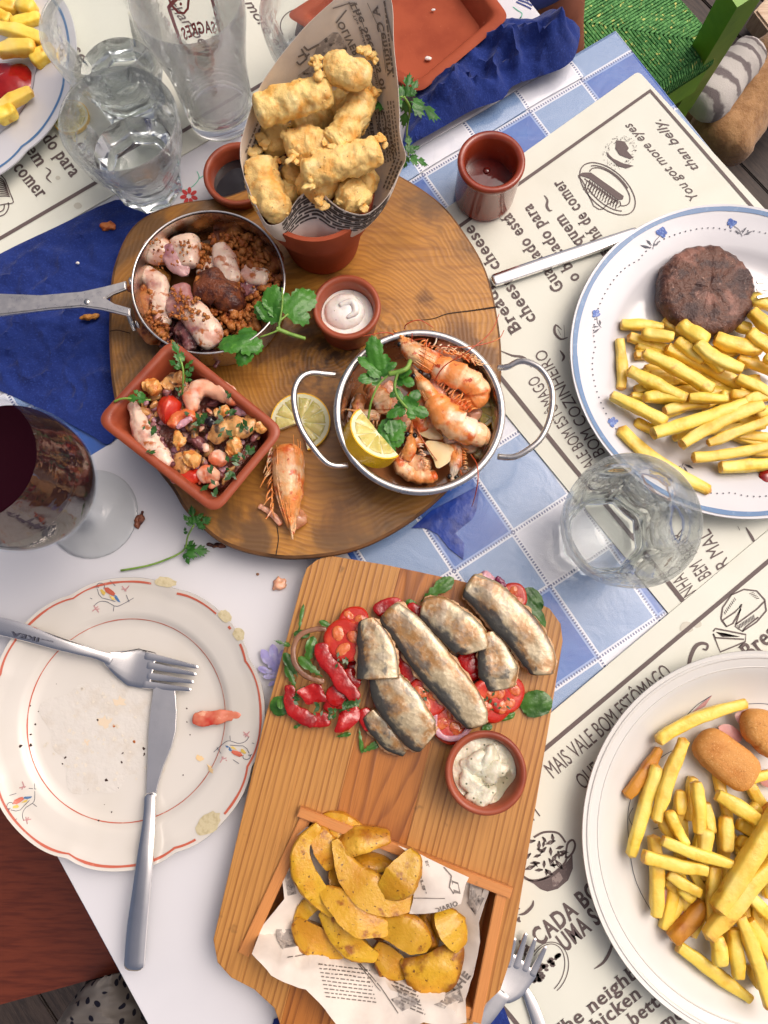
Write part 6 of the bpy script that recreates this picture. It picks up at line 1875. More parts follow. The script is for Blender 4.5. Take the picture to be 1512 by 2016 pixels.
def nug(pts, w, z, label):
    P = [W(*c5(*p), z) for p in pts]
    s = MPP(*c5(*pts[0]), z) / 3.203
    obj('nugget', sausage(P, [x * s / 2 for x in w], [.009, .0105, .0105, .009], 28, 30, sq=.66, endlen=.22, amp=.001, freq=60, amp2=.0005, freq2=400, seed=len(label)), m_nugget, label=label, cat='nugget', smooth=180)
nug([(1075, 990), (1190, 1090), (1310, 1185), (1425, 1270)], [205, 250, 265, 225], zw + .006, 'smooth orange brown breaded nugget, the whole one nearest the chips')
nug([(1345, 940), (1450, 940), (1550, 1000), (1640, 1080)], [170, 240, 270, 240], zw + .009, 'breaded nugget at the picture edge above the whole one')
nug([(1500, 1440), (1540, 1480), (1600, 1500)], [130, 190, 200], zw + .008, 'breaded nugget corner showing at the picture edge below the whole one')
def slab(px, z, t, mat, name, label, cat, amp=.002, freq=40, parent=None, lift=.004, cr=None, step=.004, group=None):
    pts = [cr(*p) for p in px] if cr else px
    O = catmull([W(x, y, z) for x, y in pts], len(pts) * 4, True)
    g = sheet(O, step, lambda p, d: z + lift * min(1, d / .008) ** .5 * .5 + amp * fbm((p.x, p.y, 0), freq, len(name), 3), seed=3)
    return obj(name, thicken(g, t), mat, parent=parent, label=label, cat=cat, smooth=80, group=group)
slab([(1200, 935), (1260, 915), (1330, 960), (1350, 1010), (1310, 1040), (1250, 1000)], zw + .001, .001, m_ham, 'ham_slice', 'pink ham slice between the nuggets on the paper plate', 'ham', cr=c5)
slab([(1300, 860), (1340, 830), (1420, 830), (1500, 850), (1440, 920), (1340, 920)], zw + .003, .001, m_ham, 'ham_slice', 'pink ham slice behind the upper nugget', 'ham', cr=c5)
slab([(905, 640), (960, 620), (1010, 700), (1080, 740), (1140, 760), (1110, 860), (1060, 850), (1000, 830), (920, 850), (895, 760)], zw - .002, .001, m_ham, 'ham_slice', 'pink ham slice under the browned fry on the paper plate', 'ham', cr=c6)
slab([(1440, 1230), (1512, 1200), (1600, 1260), (1560, 1320), (1480, 1300)], zw, .001, m_ham, 'ham_slice', 'pale pink ham slice at the picture edge by the nuggets', 'ham', cr=c5)

# ---------------------------------------------------------------- newspaper cone and fried sticks
rim_ctl = [(652, 396, .128, -85), (676, 413, .127, -75), (712, 422, .126, -60), (738, 410, .128, -48), (765, 384, .132, -30), (789, 333, .14, -10), (798, 306, .146, 3), (787, 262, .154, 15), (783, 178, .168, 36), (775, 74, .185, 60), (770, 0, .197, 74), (748, -45, .203, 86), (700, -36, .203, 97), (658, 0, .198, 110), (599, 54, .187, 126), (539, 128, .172, 144), (509, 178, .163, 156), (484, 250, .152, 170), (474, 298, .146, 182), (482, 351, .138, 198), (507, 411, .13, 222), (528, 440, .124, 238), (556, 436, .122, 250), (574, 408, .124, 258), (593, 383, .127, 264), (622, 370, .130, 270)]
pts = [W(x, y, z) for x, y, z, a in rim_ctl]
NS = 156
rimc = catmull(pts, NS, True)
angs = [a for *_, a in rim_ctl] + [275]
def cone_pt(i, t):
    s = i / NS * len(rim_ctl); k = int(s); f = s - k
    a = radians(angs[k] + (angs[min(k + 1, len(angs) - 1)] - angs[k]) * f) if k < len(rim_ctl) else radians(275)
    rb = .034
    B = V((pcx.x + cos(a) * rb, pcx.y + sin(a) * rb, ZL + .055))
    Rm = rimc[i % NS]
    q = B.lerp(Rm, t)
    r = V((q.x - pcx.x, q.y - pcx.y, 0))
    q += r.normalized() * .006 * sin(pi * t) * (1 if t < 1 else 0)
    q += r.normalized() * .0009 * fbm((cos(a) * 2, sin(a) * 2, t * 2), 1.5, 4, 2)
    return q
rowsT = [0, .15, .3, .45, .6, .7, .8, .88, .95, 1.0]
g = G(); vs = []
for t in rowsT:
    for i in range(NS): vs.append(cone_pt(i, t))
g.add(vs, [f[::-1] for f in ringfaces(len(rowsT), NS, False, False)])
cone = thing('newspaper_cone', 'printed newspaper cone standing in the clay pot, filled with fried sticks', 'paper cone', (pcx.x, pcx.y, ZL + .055))
from mathutils.bvhtree import BVHTree
bvh_cone = BVHTree.FromPolygons([tuple(v) for v in g.v], g.f)
obj('paper', thicken(g, .0003), m_news, parent=cone, smooth=60)
EYE = V((0, 0, CAM_H))
def hit(bvh, px, py, lift=.0005):
    d = (W(px, py, 0) - EYE).normalized()
    h = bvh.ray_cast(EYE, d)
    if h[0] is None: return None
    n = h[1] if h[1].dot(d) < 0 else -h[1]
    return h[0] + n * lift
def on_paper(bvh, polys, mat, name, parent, lift=.0005):
    g = G()
    for P_ in polys:
        pts = [hit(bvh, x, y, lift) for x, y in P_]
        if any(p is None for p in pts): continue
        g.add(pts, [tuple(range(len(pts)))])
    return obj(name, g, mat, parent=parent, smooth=None)
def pxquad(x0, y0, x1, y1, w):
    dx, dy = x1 - x0, y1 - y0; L = sqrt(dx * dx + dy * dy) or 1
    nx, ny = -dy / L * w / 2, dx / L * w / 2
    return [(x0 + nx, y0 + ny), (x1 + nx, y1 + ny), (x1 - nx, y1 - ny), (x0 - nx, y0 - ny)]
def pxline(pts, w):
    out = []
    for a, b in zip(pts, pts[1:]):
        k = max(1, int(math.hypot(b[0] - a[0], b[1] - a[1]) / 8))
        for j in range(k):
            out.append(pxquad(a[0] + (b[0] - a[0]) * j / k, a[1] + (b[1] - a[1]) * j / k, a[0] + (b[0] - a[0]) * (j + 1) / k, a[1] + (b[1] - a[1]) * (j + 1) / k, w))
    return out
def pxtext(bvh, s, p1, p2, h, style, flip=False, bend=0):
    vs, fs = glyphs(s, style)
    x0, x1 = min(v.x for v in vs), max(v.x for v in vs)
    d = V((p2[0] - p1[0], p2[1] - p1[1])); L = d.length; d.normalize()
    up = V((d.y, -d.x))
    if flip: up = -up
    out = []
    for v in vs:
        t = (v.x - x0) / (x1 - x0)
        q = V(p1) + d * (L * t) + up * (v.y / .69 * h + bend * L * 4 * t * (1 - t))
        out.append(hit(bvh, q.x, q.y, .0006))
    g = G()
    idx = {}
    for f in fs:
        if all(out[i] is not None for i in f):
            for i in f:
                if i not in idx: idx[i] = len(g.v); g.v.append(out[i])
            g.f.append([idx[i] for i in f]); g.mi.append(0)
    return g
def body_text(x0, y0, dx, dy, n, lx, ly, lw, rows_gap, wd=(5, 16)):
    """rows of tiny unreadable words"""
    out = []
    L = math.hypot(dx, dy); ux, uy = dx / L, dy / L
    for i in range(n):
        bx, by = x0 + lx * i * rows_gap, y0 + ly * i * rows_gap
        t = 0
        while t < L:
            w = R.uniform(*wd); w = min(w, L - t)
            out.append(pxquad(bx + ux * t, by + uy * t, bx + ux * (t + w), by + uy * (t + w), lw)); t += w + 3
    return out
cz = crop(580, 0, 6.3)
g = G()
g.merge(pxtext(bvh_cone, 'The Success of', cz(745, -10), cz(1140, 1120), 14, 'serif', True, -.03))
g.merge(pxtext(bvh_cone, 'A Century', cz(1030, 60), cz(1215, 940), 13, 'serif', True, -.03))
g.merge(pxtext(bvh_cone, 'OLIVER TIMES', cz(590, 250), cz(980, 1060), 13, 'bold', True, -.02))
g.merge(pxtext(bvh_cone, 'The grandeur ninety ninth', cz(745, 170), cz(1050, 1060), 5, 'serif', True, -.02))
g.merge(pxtext(bvh_cone, 'GRETNA', cz(950, 1400), cz(1010, 1740), 5, 'bold', True))
obj('headline', g, m_news_ink, parent=cone, smooth=None)
q = body_text(*cz(1120, 10), 18, 150, 1, 0, 0, 3, 0) + pxline([cz(1110, 20), cz(1165, 240), cz(1230, 560), cz(1290, 960)], 1.5) + pxline([cz(470, 100), cz(640, 45), cz(730, 30), cz(770, 100)], 2.2) + pxline([cz(510, 280), cz(640, 120)], 3) + pxline([cz(740, 20), cz(950, 560), cz(1060, 1060)], 1.2) + pxline([cz(900, 30), cz(1080, 400), cz(1140, 900)], 1.0)
q += [[cz(900, 1150), cz(1010, 1150), cz(1000, 1190), cz(905, 1185)]]
q += body_text(*cz(1150, 1380), 14, 100, 5, -1, .06, 2.2, 5.5, (3, 8)) + body_text(*cz(1230, 1250), 12, 110, 3, -1, .06, 2.2, 5.5, (3, 8)) + body_text(*cz(930, 1400), 14, 60, 3, -1, .06, 1.6, 5, (3, 8))
q += body_text(483, 300, 32, -80, 5, .93, .36, 3.2, 8, (5, 10)) + body_text(478, 330, 8, 60, 3, 1, -.1, 3, 8, (5, 9)) + body_text(520, 190, -10, 40, 3, 1, .3, 3, 7, (4, 9))
q += body_text(756, 370, 24, -60, 4, .9, .35, 3.2, 7, (4, 9)) + body_text(764, 250, 16, 50, 3, -1, .2, 2.4, 7, (4, 8)) + body_text(700, 418, 40, -12, 3, .2, .6, 3.5, 6, (5, 12))
on_paper(bvh_cone, q, m_news_ink, 'small_print', cone)['kind'] = 'stuff'
pic = [cz(*p) for p in ((290, 540), (470, 395), (540, 400), (590, 470), (650, 590), (640, 700), (420, 900), (240, 980), (20, 1020), (40, 930), (190, 820), (250, 640))]
cc = (sum(x for x, y in pic) / len(pic), sum(y for x, y in pic) / len(pic))
tri = []
for i in range(len(pic)):
    a, b = pic[i], pic[(i + 1) % len(pic)]
    for k in range(6):
        f0, f1 = k / 6, (k + 1) / 6
        L_ = lambda p, f: (cc[0] + (p[0] - cc[0]) * f, cc[1] + (p[1] - cc[1]) * f)
        tri.append([L_(a, f0), L_(a, f1), L_(b, f1), L_(b, f0)] if k else [cc, L_(a, f1), L_(b, f1)])
on_paper(bvh_cone, tri, m_news_grey, 'printed_picture', cone, .0004)
on_paper(bvh_cone, pxline([cz(110, 570), cz(160, 620), cz(250, 570), cz(300, 545)], 4) + pxline([cz(40, 700), cz(130, 660), cz(150, 720), cz(60, 800), cz(20, 760)], 3.5) + pxline([cz(80, 600), cz(140, 700), cz(180, 660)], 3.5) + pxline([cz(1060, 1370), cz(1100, 1380), cz(1140, 1500), cz(1130, 1640), cz(1090, 1690), cz(1050, 1560), cz(1060, 1370)], 2), m_news_ink, 'printed_drawing', cone)
# the dark bands on the folded front lip
bands = G()
for k, t in enumerate((.62, .67, .72, .765, .81, .85, .885, .92, .955)):
    P_ = []
    for i in list(range(132, 156)) + list(range(0, 26)):
        s = cone_pt(i % NS, t)
        s2 = cone_pt(i % NS, min(1, t + .026 + .008 * (k % 2)))
        P_.append((s, s2))
    vs = []
    for a, b in P_:
        o = V((0, -.0007, .0003)); vs += [a + o, b + o]
    bands.add(vs, [(2 * i, 2 * i + 1, 2 * i + 3, 2 * i + 2) for i in range(len(P_) - 1) if (i + k * 3) % 9])
obj('printed_band', bands, M('dark_news_ink', s2l((78, 70, 66)), .8, [('n', 300, s2l((150, 140, 132)), .58, .7)]), parent=cone, kind='stuff')

cf = crop(450, 0, 3.36)
def stick(pts, w, z, label, seed, dz=0, flakes=6, pale=False):
    n = len(pts)
    P_ = [W(*cf(*p), z + dz * i / (n - 1)) for i, p in enumerate(pts)]
    s = MPP(*cf(*pts[0]), z) / 3.36
    hw = w * s / 2 * 1.16
    g = sausage(P_, [hw * .95, hw * 1.05, hw * .98, hw * .92], [hw * .85, hw * .95, hw * .85], 48, 64, endlen=min(.3, hw * .7 / (P_[0] - P_[-1]).length), amp=.0022, freq=110, amp2=.0013, freq2=330, seed=seed)
    rr = random.Random(seed)
    for k in range(flakes):
        t = rr.choice((rr.uniform(0, .12), rr.uniform(.88, 1), rr.uniform(0, 1)))
        c_ = lerpl(catmull(P_, 12), t)
        a = rr.uniform(0, 6.28)
        for m in range(3): ball(c_ + V((cos(a) * hw * .8 + rr.uniform(-.3, .3) * hw, sin(a) * hw * .8 + rr.uniform(-.3, .3) * hw, rr.uniform(-.1, .6) * hw)), hw * rr.uniform(.2, .42), g, 3, .0016, 300, seed + k + m, (1.2, .8, .4), a + m, tilt=rr.uniform(-.6, .6))
    return obj('fried_stick', g, m_batter, label=label, cat='fried fish stick', group='fried sticks in the newspaper cone', smooth=180)
stick([(430, 860), (560, 800), (700, 700)], 150, .120, 'golden fried stick deep in the cone behind the others', 31)
stick([(270, 800), (300, 900), (350, 1010)], 150, .126, 'golden fried stick deep at the cone wall on the dark sauce side', 32)
stick([(760, 620), (780, 720), (830, 840)], 150, .130, 'short fried stick in the shade under the topmost piece', 33, .004)
stick([(340, 1220), (390, 1290), (420, 1350)], 140, .112, 'pale smooth fried stick end low at the front of the cone', 34, 0, 2)
stick([(850, 1280), (900, 1220), (950, 1130)], 130, .115, 'pale fried stick end against the front wall of the cone', 35, 0, 2)
stick([(410, 1090), (430, 1160), (440, 1230)], 120, .118, 'small fried piece between the two leaning sticks at the front', 36, 0, 3)
stick([(740, 1240), (820, 1300), (880, 1380)], 190, .121, 'pale thick fried stick at the front lip beside the fold', 37, 0, 3)
stick([(225, 1050), (225, 1180), (270, 1310), (370, 1430)], 190, .128, 'bent fried stick leaning over the front lip of the cone', 38, -.002, 6)
stick([(510, 1130), (580, 1200), (660, 1300)], 210, .126, 'rough fried lump just behind the folded lip', 39)
stick([(380, 1010), (500, 960), (600, 970), (740, 980)], 190, .140, 'flaky fried stick in the middle of the cone', 40, 0, 9)
stick([(900, 600), (850, 740), (760, 870), (670, 960)], 160, .150, 'flaky fried stick slanting down below the topmost piece', 41, -.004, 9)
stick([(480, 1160), (660, 1110), (820, 1060), (1010, 990)], 170, .142, 'long smooth fried stick across the lower front of the heap', 42, .004, 4)
stick([(170, 740), (330, 690), (520, 640), (690, 600)], 180, .158, 'long fried stick across the upper heap pointing at the beer glass', 43, .004, 5)
stick([(625, 450), (720, 450), (830, 500), (890, 420)], 170, .170, 'topmost fried piece with ragged tips against the newspaper', 44, 0, 8)
g = None
sprig('parsley_sprig', 'parsley sprig hanging beside the newspaper cone over the blue napkin', [(cf(1150, 640), cf(915, 720), .135, .145, .62), (cf(1160, 650), cf(1060, 500), .132, .14, .55), (cf(1170, 650), cf(1200, 470), .13, .135, .6), (cf(1190, 640), cf(1255, 520), .128, .13, .6), (cf(1200, 670), cf(1410, 790), .125, .11, .7), (cf(1190, 650), cf(1150, 860), .125, .105, .5), (cf(1200, 1020), cf(1185, 880), .10, .105, .6), (cf(1190, 1040), cf(1330, 1090), .098, .09, .7), (cf(1190, 1030), cf(1155, 1120), .098, .09, .6), (cf(1190, 1010), cf(1270, 960), .1, .1, .6)], [(cf(1160, 640) + (.132,), cf(1200, 720) + (.12,), cf(1180, 860) + (.105,), cf(1190, 1030) + (.098,)), (cf(1150, 640) + (.133,), cf(1040, 690) + (.14,))], m_parsley, W(*cf(1190, 1030), .098), 'parsley')

# ---------------------------------------------------------------- octopus in the pan
c4_ = crop(0, 380, 2.52)
def lump(cr, pts, w, z, mat, name, label, cat, h=.8, amp=.002, freq=80, amp2=.0008, freq2=300, seed=1, parent=None, dz=0, endlen=None, sq=1, group=None, sub=36, flat=0, rel=.3):
    P_ = [W(*cr(*p), z + dz * i / max(1, len(pts) - 1)) for i, p in enumerate(pts)]
    k = cr(1, 0)[0] - cr(0, 0)[0]
    s = MPP(*cr(*pts[0]), z) * k / 2
    w = [x * s for x in (w if isinstance(w, (list, tuple)) else [w, w])]
    wm = max(w)
    if rel: amp, freq, amp2, freq2 = rel * wm, .75 / wm, rel * .35 * wm, 2.6 / wm
    L = sum((P_[i + 1] - P_[i]).length for i in range(len(P_) - 1))
    g = sausage(P_, w, [x * h for x in w], 24, sub, amp=amp, freq=freq, amp2=amp2, freq2=freq2, seed=seed, endlen=endlen or min(.45, w[0] / L), sq=sq, flat=flat)
    return obj(name, g, mat, parent=parent, label=label, cat=cat, smooth=180, group=group)
def octo(pts, w, z, label, seed, h=.6, mat=m_squid, rel=.24): return lump(c4_, pts, w, z, mat, 'octopus_piece', label, 'octopus', h, seed=seed, rel=rel, sub=44, sq=.88)
octo([(800, 350), (790, 290), (795, 220)], [110, 150, 140], .060, 'large pale octopus lobe at the top left of the steel pan', 3)
octo([(930, 370), (930, 290), (915, 210)], [90, 140, 150], .062, 'large pale octopus lobe beside its twin at the top of the pan', 4)
octo([(840, 250), (865, 310), (930, 410)], [110, 130, 70], .062, 'purplish octopus fold between the two large pale lobes', 5, .5, M('pinkish_octopus', s2l((206, 160, 158)), .3, [('n', 60, s2l((160, 104, 112)), .5, .66)], [('n', 160, .0009)], sss=.2, coat=.35))
octo([(905, 560), (970, 620), (1030, 690), (1090, 740)], [110, 150, 160, 110], .064, 'smooth pale octopus chunk nearest the square dish', 6, .5)
octo([(890, 450), (900, 530), (860, 620)], [90, 120, 100], .062, 'purplish octopus arm in the middle of the pan', 7, .6, M('mauve_octopus', s2l((168, 112, 108)), .3, [('n', 60, s2l((208, 166, 150)), .45, .62), ('n', 90, s2l((120, 64, 74)), .56, .7)], [('n', 160, .0009)], sss=.2, coat=.4))
octo([(710, 380), (780, 450), (800, 560), (810, 660)], [70, 100, 100, 80], .057, 'pale octopus strip beside the browned flake', 8)
octo([(1090, 250), (1115, 330), (1160, 450)], [70, 110, 90], .061, 'browned pale octopus strip in the crumbs', 9)
octo([(1200, 380), (1270, 410), (1330, 440)], [80, 110, 80], .060, 'small pale octopus piece beside the coriander in the pan', 10)
octo([(1150, 470), (1165, 530), (1140, 590)], [60, 80, 60], .062, 'small pale octopus tip by the dark crust', 14)
octo([(990, 420), (1040, 370), (1090, 350)], [80, 100, 80], .055, 'pale octopus bit behind the dark crust', 15)
octo([(1200, 440), (1240, 480), (1250, 520)], [70, 90, 80], .058, 'purple octopus tip under the coriander leaf', 12, .6, m_tent)
octo([(880, 650), (930, 700), (960, 780)], [90, 100, 80], .056, 'dark purple octopus arm under the smooth pale chunk', 18, .6, m_tent)
lump(c4_, [(960, 450), (1050, 470), (1120, 530), (1110, 590)], [130, 190, 190, 120], .060, m_crust, 'browned_crust', 'dark red brown crust lump in the middle of the pan', 'crust', .6, seed=11, rel=.35)
lump(c4_, [(680, 440), (715, 520), (740, 620), (790, 740)], [90, 140, 130, 100], .055, m_crumb, 'browned_flake', 'long orange brown fried flake along the pan wall', 'fried flake', .4, seed=13, rel=.4)
for k, (p, w_) in enumerate((([(1060, 220), (1160, 210), (1270, 240)], [110, 150, 110]), ([(1230, 260), (1310, 310), (1370, 400)], [120, 150, 110]), ([(1120, 640), (1210, 620), (1290, 580)], [110, 150, 110]), ([(990, 260), (1020, 320), (1020, 400)], [80, 100, 80]), ([(740, 320), (760, 400), (850, 420)], [60, 80, 60]))):
    lump(c4_, p, w_, .049, m_crumb, 'crumb_clump', ('clump of toasted crumbs at the top wall of the steel pan', 'clump of toasted crumbs at the right wall of the steel pan', 'clump of toasted crumbs below the dark crust lump', 'narrow clump of crumbs right of the pale lobes', 'shaded crumb clump below the pale lobes')[k], 'crumbs', .5, seed=k + 60, rel=.5)
g = G()
for k in range(16):
    x, y = R.uniform(830, 1060), R.uniform(640, 830)
    a = R.uniform(0, 6.28); P_ = []
    for i in range(5):
        P_.append(W(*c4_(x + 30 * i * cos(a + i * .5), y + 20 * i * sin(a + i * .5)), .046 + .003 * R.random()))
    tube(P_, [.0032, .0026, .0016], 8, g, 14)
obj('tentacle_tangle', g, m_tent, label='tangle of purple octopus arms at the lower side of the pan', cat='octopus', kind='stuff', smooth=180)
g = G()
def crumbs(cr, n, poly, z, s0, s1, g, zr=.006):
    k = 0
    xs = [p[0] for p in poly]; ys = [p[1] for p in poly]
    Pq = [V((*p, 0)) for p in poly]
    while k < n:
        p = V((R.uniform(min(xs), max(xs)), R.uniform(min(ys), max(ys)), 0))
        if not inside(p, Pq): continue
        c_ = W(*cr(p.x, p.y), z + R.uniform(-zr, zr))
        ball(c_, R.uniform(s0, s1), g, 1, .0012, 500, k, (R.uniform(.8, 1.6), R.uniform(.5, 1), .6), R.uniform(0, 6))
        k += 1
crumbs(c4_, 260, [(1000, 230), (1160, 190), (1280, 220), (1330, 310), (1340, 400), (1400, 420), (1380, 500), (1300, 560), (1280, 660), (1180, 700), (1100, 640), (1180, 560), (1180, 430), (1100, 280)], .0605, .0016, .0042, g, .003)
crumbs(c4_, 70, [(670, 480), (760, 470), (830, 620), (860, 740), (790, 760), (700, 640)], .061, .001, .003, g, .003)
crumbs(c4_, 46, [(990, 240), (1060, 260), (1060, 420), (980, 400)], .059, .001, .003, g, .003)
crumbs(c4_, 70, [(850, 460), (990, 520), (1040, 640), (840, 620)], .0715, .0008, .0024, g, .001)
crumbs(c4_, 60, [(740, 230), (960, 220), (960, 380), (780, 400)], .0715, .0006, .0014, g, .001)
crumbs(c4_, 60, [(980, 560), (1100, 580), (1200, 640), (1200, 740), (1100, 760)], .058, .001, .003, g, .004)
obj('toasted_crumbs', g, m_crumb, label='toasted brown crumbs scattered over the octopus in the steel pan', cat='crumbs', kind='stuff', smooth=180)
z = .080
sprig('coriander_sprig', 'coriander sprig lying over the steel pan rim beside the ramekin', [(c4_(1310, 640), c4_(1370, 450), .074, .086, .75), (c4_(1390, 600), c4_(1300, 520), .076, .082, .7), (c4_(1420, 610), c4_(1560, 480), .076, .074, .95), (c4_(1280, 720), c4_(1075, 760), .074, .074, .8), (c4_(1270, 710), c4_(1180, 860), .074, .07, .75), (c4_(1330, 620), c4_(1270, 560), .074, .08, .7)], [(c4_(1400, 470) + (.084,), c4_(1400, 560) + (.08,), c4_(1380, 680) + (.077,)), (c4_(1430, 600) + (.076,), c4_(1385, 640) + (.077,), c4_(1380, 680) + (.077,), c4_(1290, 715) + (.075,)), (c4_(1370, 672) + (.077,), c4_(1440, 700) + (.072,), c4_(1514, 722) + (.066,), .0018)], m_leaf, W(*c4_(1380, 680), .076))

# ---------------------------------------------------------------- prawns
def prawn_head(cr, tip, mid, back, w, z0, z1, label, seed, feelers=(), legs=None, eyes=True, body=None, tail=None):
    k = cr(1, 0)[0] - cr(0, 0)[0]
    s = MPP(*cr(*mid), z0) * k / 2
    A, Mi, B = W(*cr(*tip), z0), W(*cr(*mid), (z0 + z1) / 2 + .003), W(*cr(*back), z1)
    t = thing('prawn', label, 'prawn', B)
    d = (B - A).normalized()
    g = sausage([A, A.lerp(Mi, .5), Mi, Mi.lerp(B, .5), B], [w * s * x for x in (.14, .42, .8, 1.0, .96)], [w * s * x for x in (.14, .4, .75, .9, .8)], 28, 44, amp=.0012, freq=110, amp2=.0005, freq2=420, seed=seed, endlen=.12)
    L = (B - A).length
    side = V((0, 0, 1)).cross(d).normalized()
    # saw toothed beak
    tube([A - d * .004 + V((0, 0, .001)), A.lerp(Mi, .35) + V((0, 0, w * s * .42))], [.0006, .0018], 7, g, 6)
    rr = random.Random(seed)
    for k in range(16):
        a0 = rr.uniform(-1.2, 1.2); q0, q1 = rr.uniform(.05, .5), rr.uniform(.6, 1.08)
        pts_ = []
        for q in (q0, (q0 + q1) / 2, q1):
            ww_ = lerpl([w * s * x for x in (.14, .42, .8, 1.0, .96)], min(1, q)) * 1.04
            pts_.append((A.lerp(Mi, q * 2) if q < .5 else Mi.lerp(B, q * 2 - 1)) + V((0, 0, 1)) * ww_ * .86 * cos(a0) + side * ww_ * sin(a0) + V((rr.uniform(-1, 1), rr.uniform(-1, 1), .3)) * .0012 * (q > .9))
        tube(pts_, [.0006, .0005, .0003], 5, g, 8)
    obj('carapace', g, m_prawn, parent=t, smooth=180)
    if eyes:
        for sg in (1, -1):
            obj('eye', ball(A.lerp(Mi, .42) + side * sg * w * s * .5 + V((0, 0, w * s * .18)), .0023, None, 2), m_eye, parent=t, smooth=180)
    for f in feelers:
        P_ = [W(*cr(x, y), zz) for x, y, zz in f]
        obj('feeler', tube(P_, [.00055, .00028], 6, None, 30), m_prawn_red, parent=t, smooth=180)
    if legs:
        g = G(); (a, b, out, ln, n) = legs
        for i in range(n):
            q = i / (n - 1)
            p0 = W(*cr(a[0] + (b[0] - a[0]) * q, a[1] + (b[1] - a[1]) * q), z0 + .002)
            od = (W(*cr(a[0] + out[0], a[1] + out[1]), z0) - W(*cr(*a), z0)).normalized()
            od = (od + V((R.uniform(-.4, .4), R.uniform(-.4, .4), R.uniform(-.1, .5)))).normalized()
            l = ln * s * 2 * R.uniform(.6, 1.1)
            tube([p0, p0 + od * l * .5 + V((0, 0, .002)), p0 + od * l + V((R.uniform(-1, 1), R.uniform(-1, 1), R.uniform(-1, .5))) * l * .25], [.0009, .0007, .0004], 6, g, 8)
        obj('legs', g, m_prawn, parent=t, kind='stuff', smooth=180)
    if body:
        P_ = [W(*cr(x, y), zz) for x, y, zz in body[0]]
        seg = 60; ww = [x * s for x in body[1]]
        cm = catmull(P_, seg)
        wl = [lerpl(ww, i / 59) * (1 + .20 * ((i / 59 * 6) % 1) - .08) for i in range(60)]
        g = sausage(P_, wl, [x * .85 for x in wl], 24, 72, amp=.0008, freq=120, amp2=.0003, freq2=420, seed=seed + 1, endlen=.10)
        obj('tail_shell', g, m_prawn if not tail else tail, parent=t, smooth=180)
    return t
ch = crop(640, 640, 4.086)
zz = .066
prawn_head(ch, (580, 70), (700, 210), (900, 330), 190, .074, .074, 'large orange prawn whose beak points up out of the paella pan', 1,
    feelers=[[(720, 120, .08), (810, 120, .088), (800, 250, .086), (770, 360, .08)], [(740, 170, .08), (900, 170, .09), (1150, 175, .095), (1380, 120, .09), (1440, 40, .085)], [(640, 30, .08), (660, -10, .088), (760, -40, .09), (870, 20, .085)], [(880, 450, .08), (960, 330, .09), (1150, 210, .098), (1330, 60, .095), (1400, -90, .09)], [(560, 80, .078), (480, 60, .085), (300, 90, .086)], [(640, 290, .07), (690, 200, .078), (700, 60, .085)]],
    legs=((760, 150), (1180, 300), (60, -60), 80, 14), body=([(860, 320, .073), (1050, 400, .076), (1200, 480, .074), (1230, 570, .070), (1120, 640, .064)], [190, 215, 200, 180, 130]))
g = G()
for k in range(22):
    x, y = 940 + k * 14, 190 + k * 5.5 + R.uniform(-10, 10)
    tube([W(*ch(x, y), .074), W(*ch(x + R.uniform(20, 60), y + R.uniform(-30, 30)), .079), W(*ch(x + R.uniform(60, 120), y + R.uniform(10, 60)), .077)], [.0009, .0006, .0004], 6, g, 8)
obj('prawn_legs', g, m_prawn, label='bundle of thin orange prawn legs along the far pan wall', cat='prawn legs', kind='stuff', smooth=180)
prawn_head(ch, (700, 340), (790, 480), (900, 650), 130, .070, .070, 'shiny orange prawn lying across the middle of the paella pan', 2,
    legs=((860, 430), (1150, 700), (60, -50), 90, 14), body=([(860, 580, .071), (960, 720, .074), (1080, 820, .074), (1230, 880, .070), (1310, 900, .066)], [170, 240, 230, 190, 130]))
lump(ch, [(1240, 850), (1290, 880), (1300, 940)], [90, 110, 90], .066, M('translucent_prawn_end', s2l((190, 146, 120)), .2, [('n', 120, s2l((140, 112, 104)), .45, .65)], sss=.3, coat=.5), 'prawn_piece', 'greyish translucent prawn end at the right of the paella pan', 'prawn piece', .8, seed=3)
prawn_head(ch, (690, 820), (690, 980), (640, 1080), 120, .062, .058, 'prawn with a black eye curled beside the lemon wedge', 3,
    feelers=[[(740, 820, .07), (770, 900, .072), (840, 1010, .07), (900, 1090, .066)]], legs=((740, 960), (800, 1130), (50, 10), 50, 8), body=([(620, 1040, .056), (610, 1130, .055), (700, 1200, .055), (820, 1220, .055), (900, 1200, .054)], [100, 130, 130, 120, 80]))
prawn_head(ch, (1010, 1290), (1050, 1130), (1040, 960), 110, .060, .060, 'prawn head pointing down at the lower rim of the paella pan', 4,
    feelers=[[(1170, 1040, .07), (1220, 1120, .084), (1230, 1250, .088), (1200, 1400, .07), (1180, 1460, .05)], [(1090, 1170, .065), (1100, 1220, .068), (1085, 1260, .066)]], legs=((1100, 1000), (1120, 1160), (50, 20), 46, 9), body=([(1020, 960, .06), (1000, 880, .06), (960, 800, .058)], [110, 110, 90]))
prawn_head(ch, (210, 690), (340, 720), (440, 740), 90, .054, .055, 'prawn lying under the coriander near the pan handle', 5, eyes=False, legs=((240, 700), (420, 770), (-20, 40), 50, 8), body=([(320, 480, .058), (400, 540, .06), (470, 620, .06), (480, 720, .057)], [70, 140, 160, 120]))
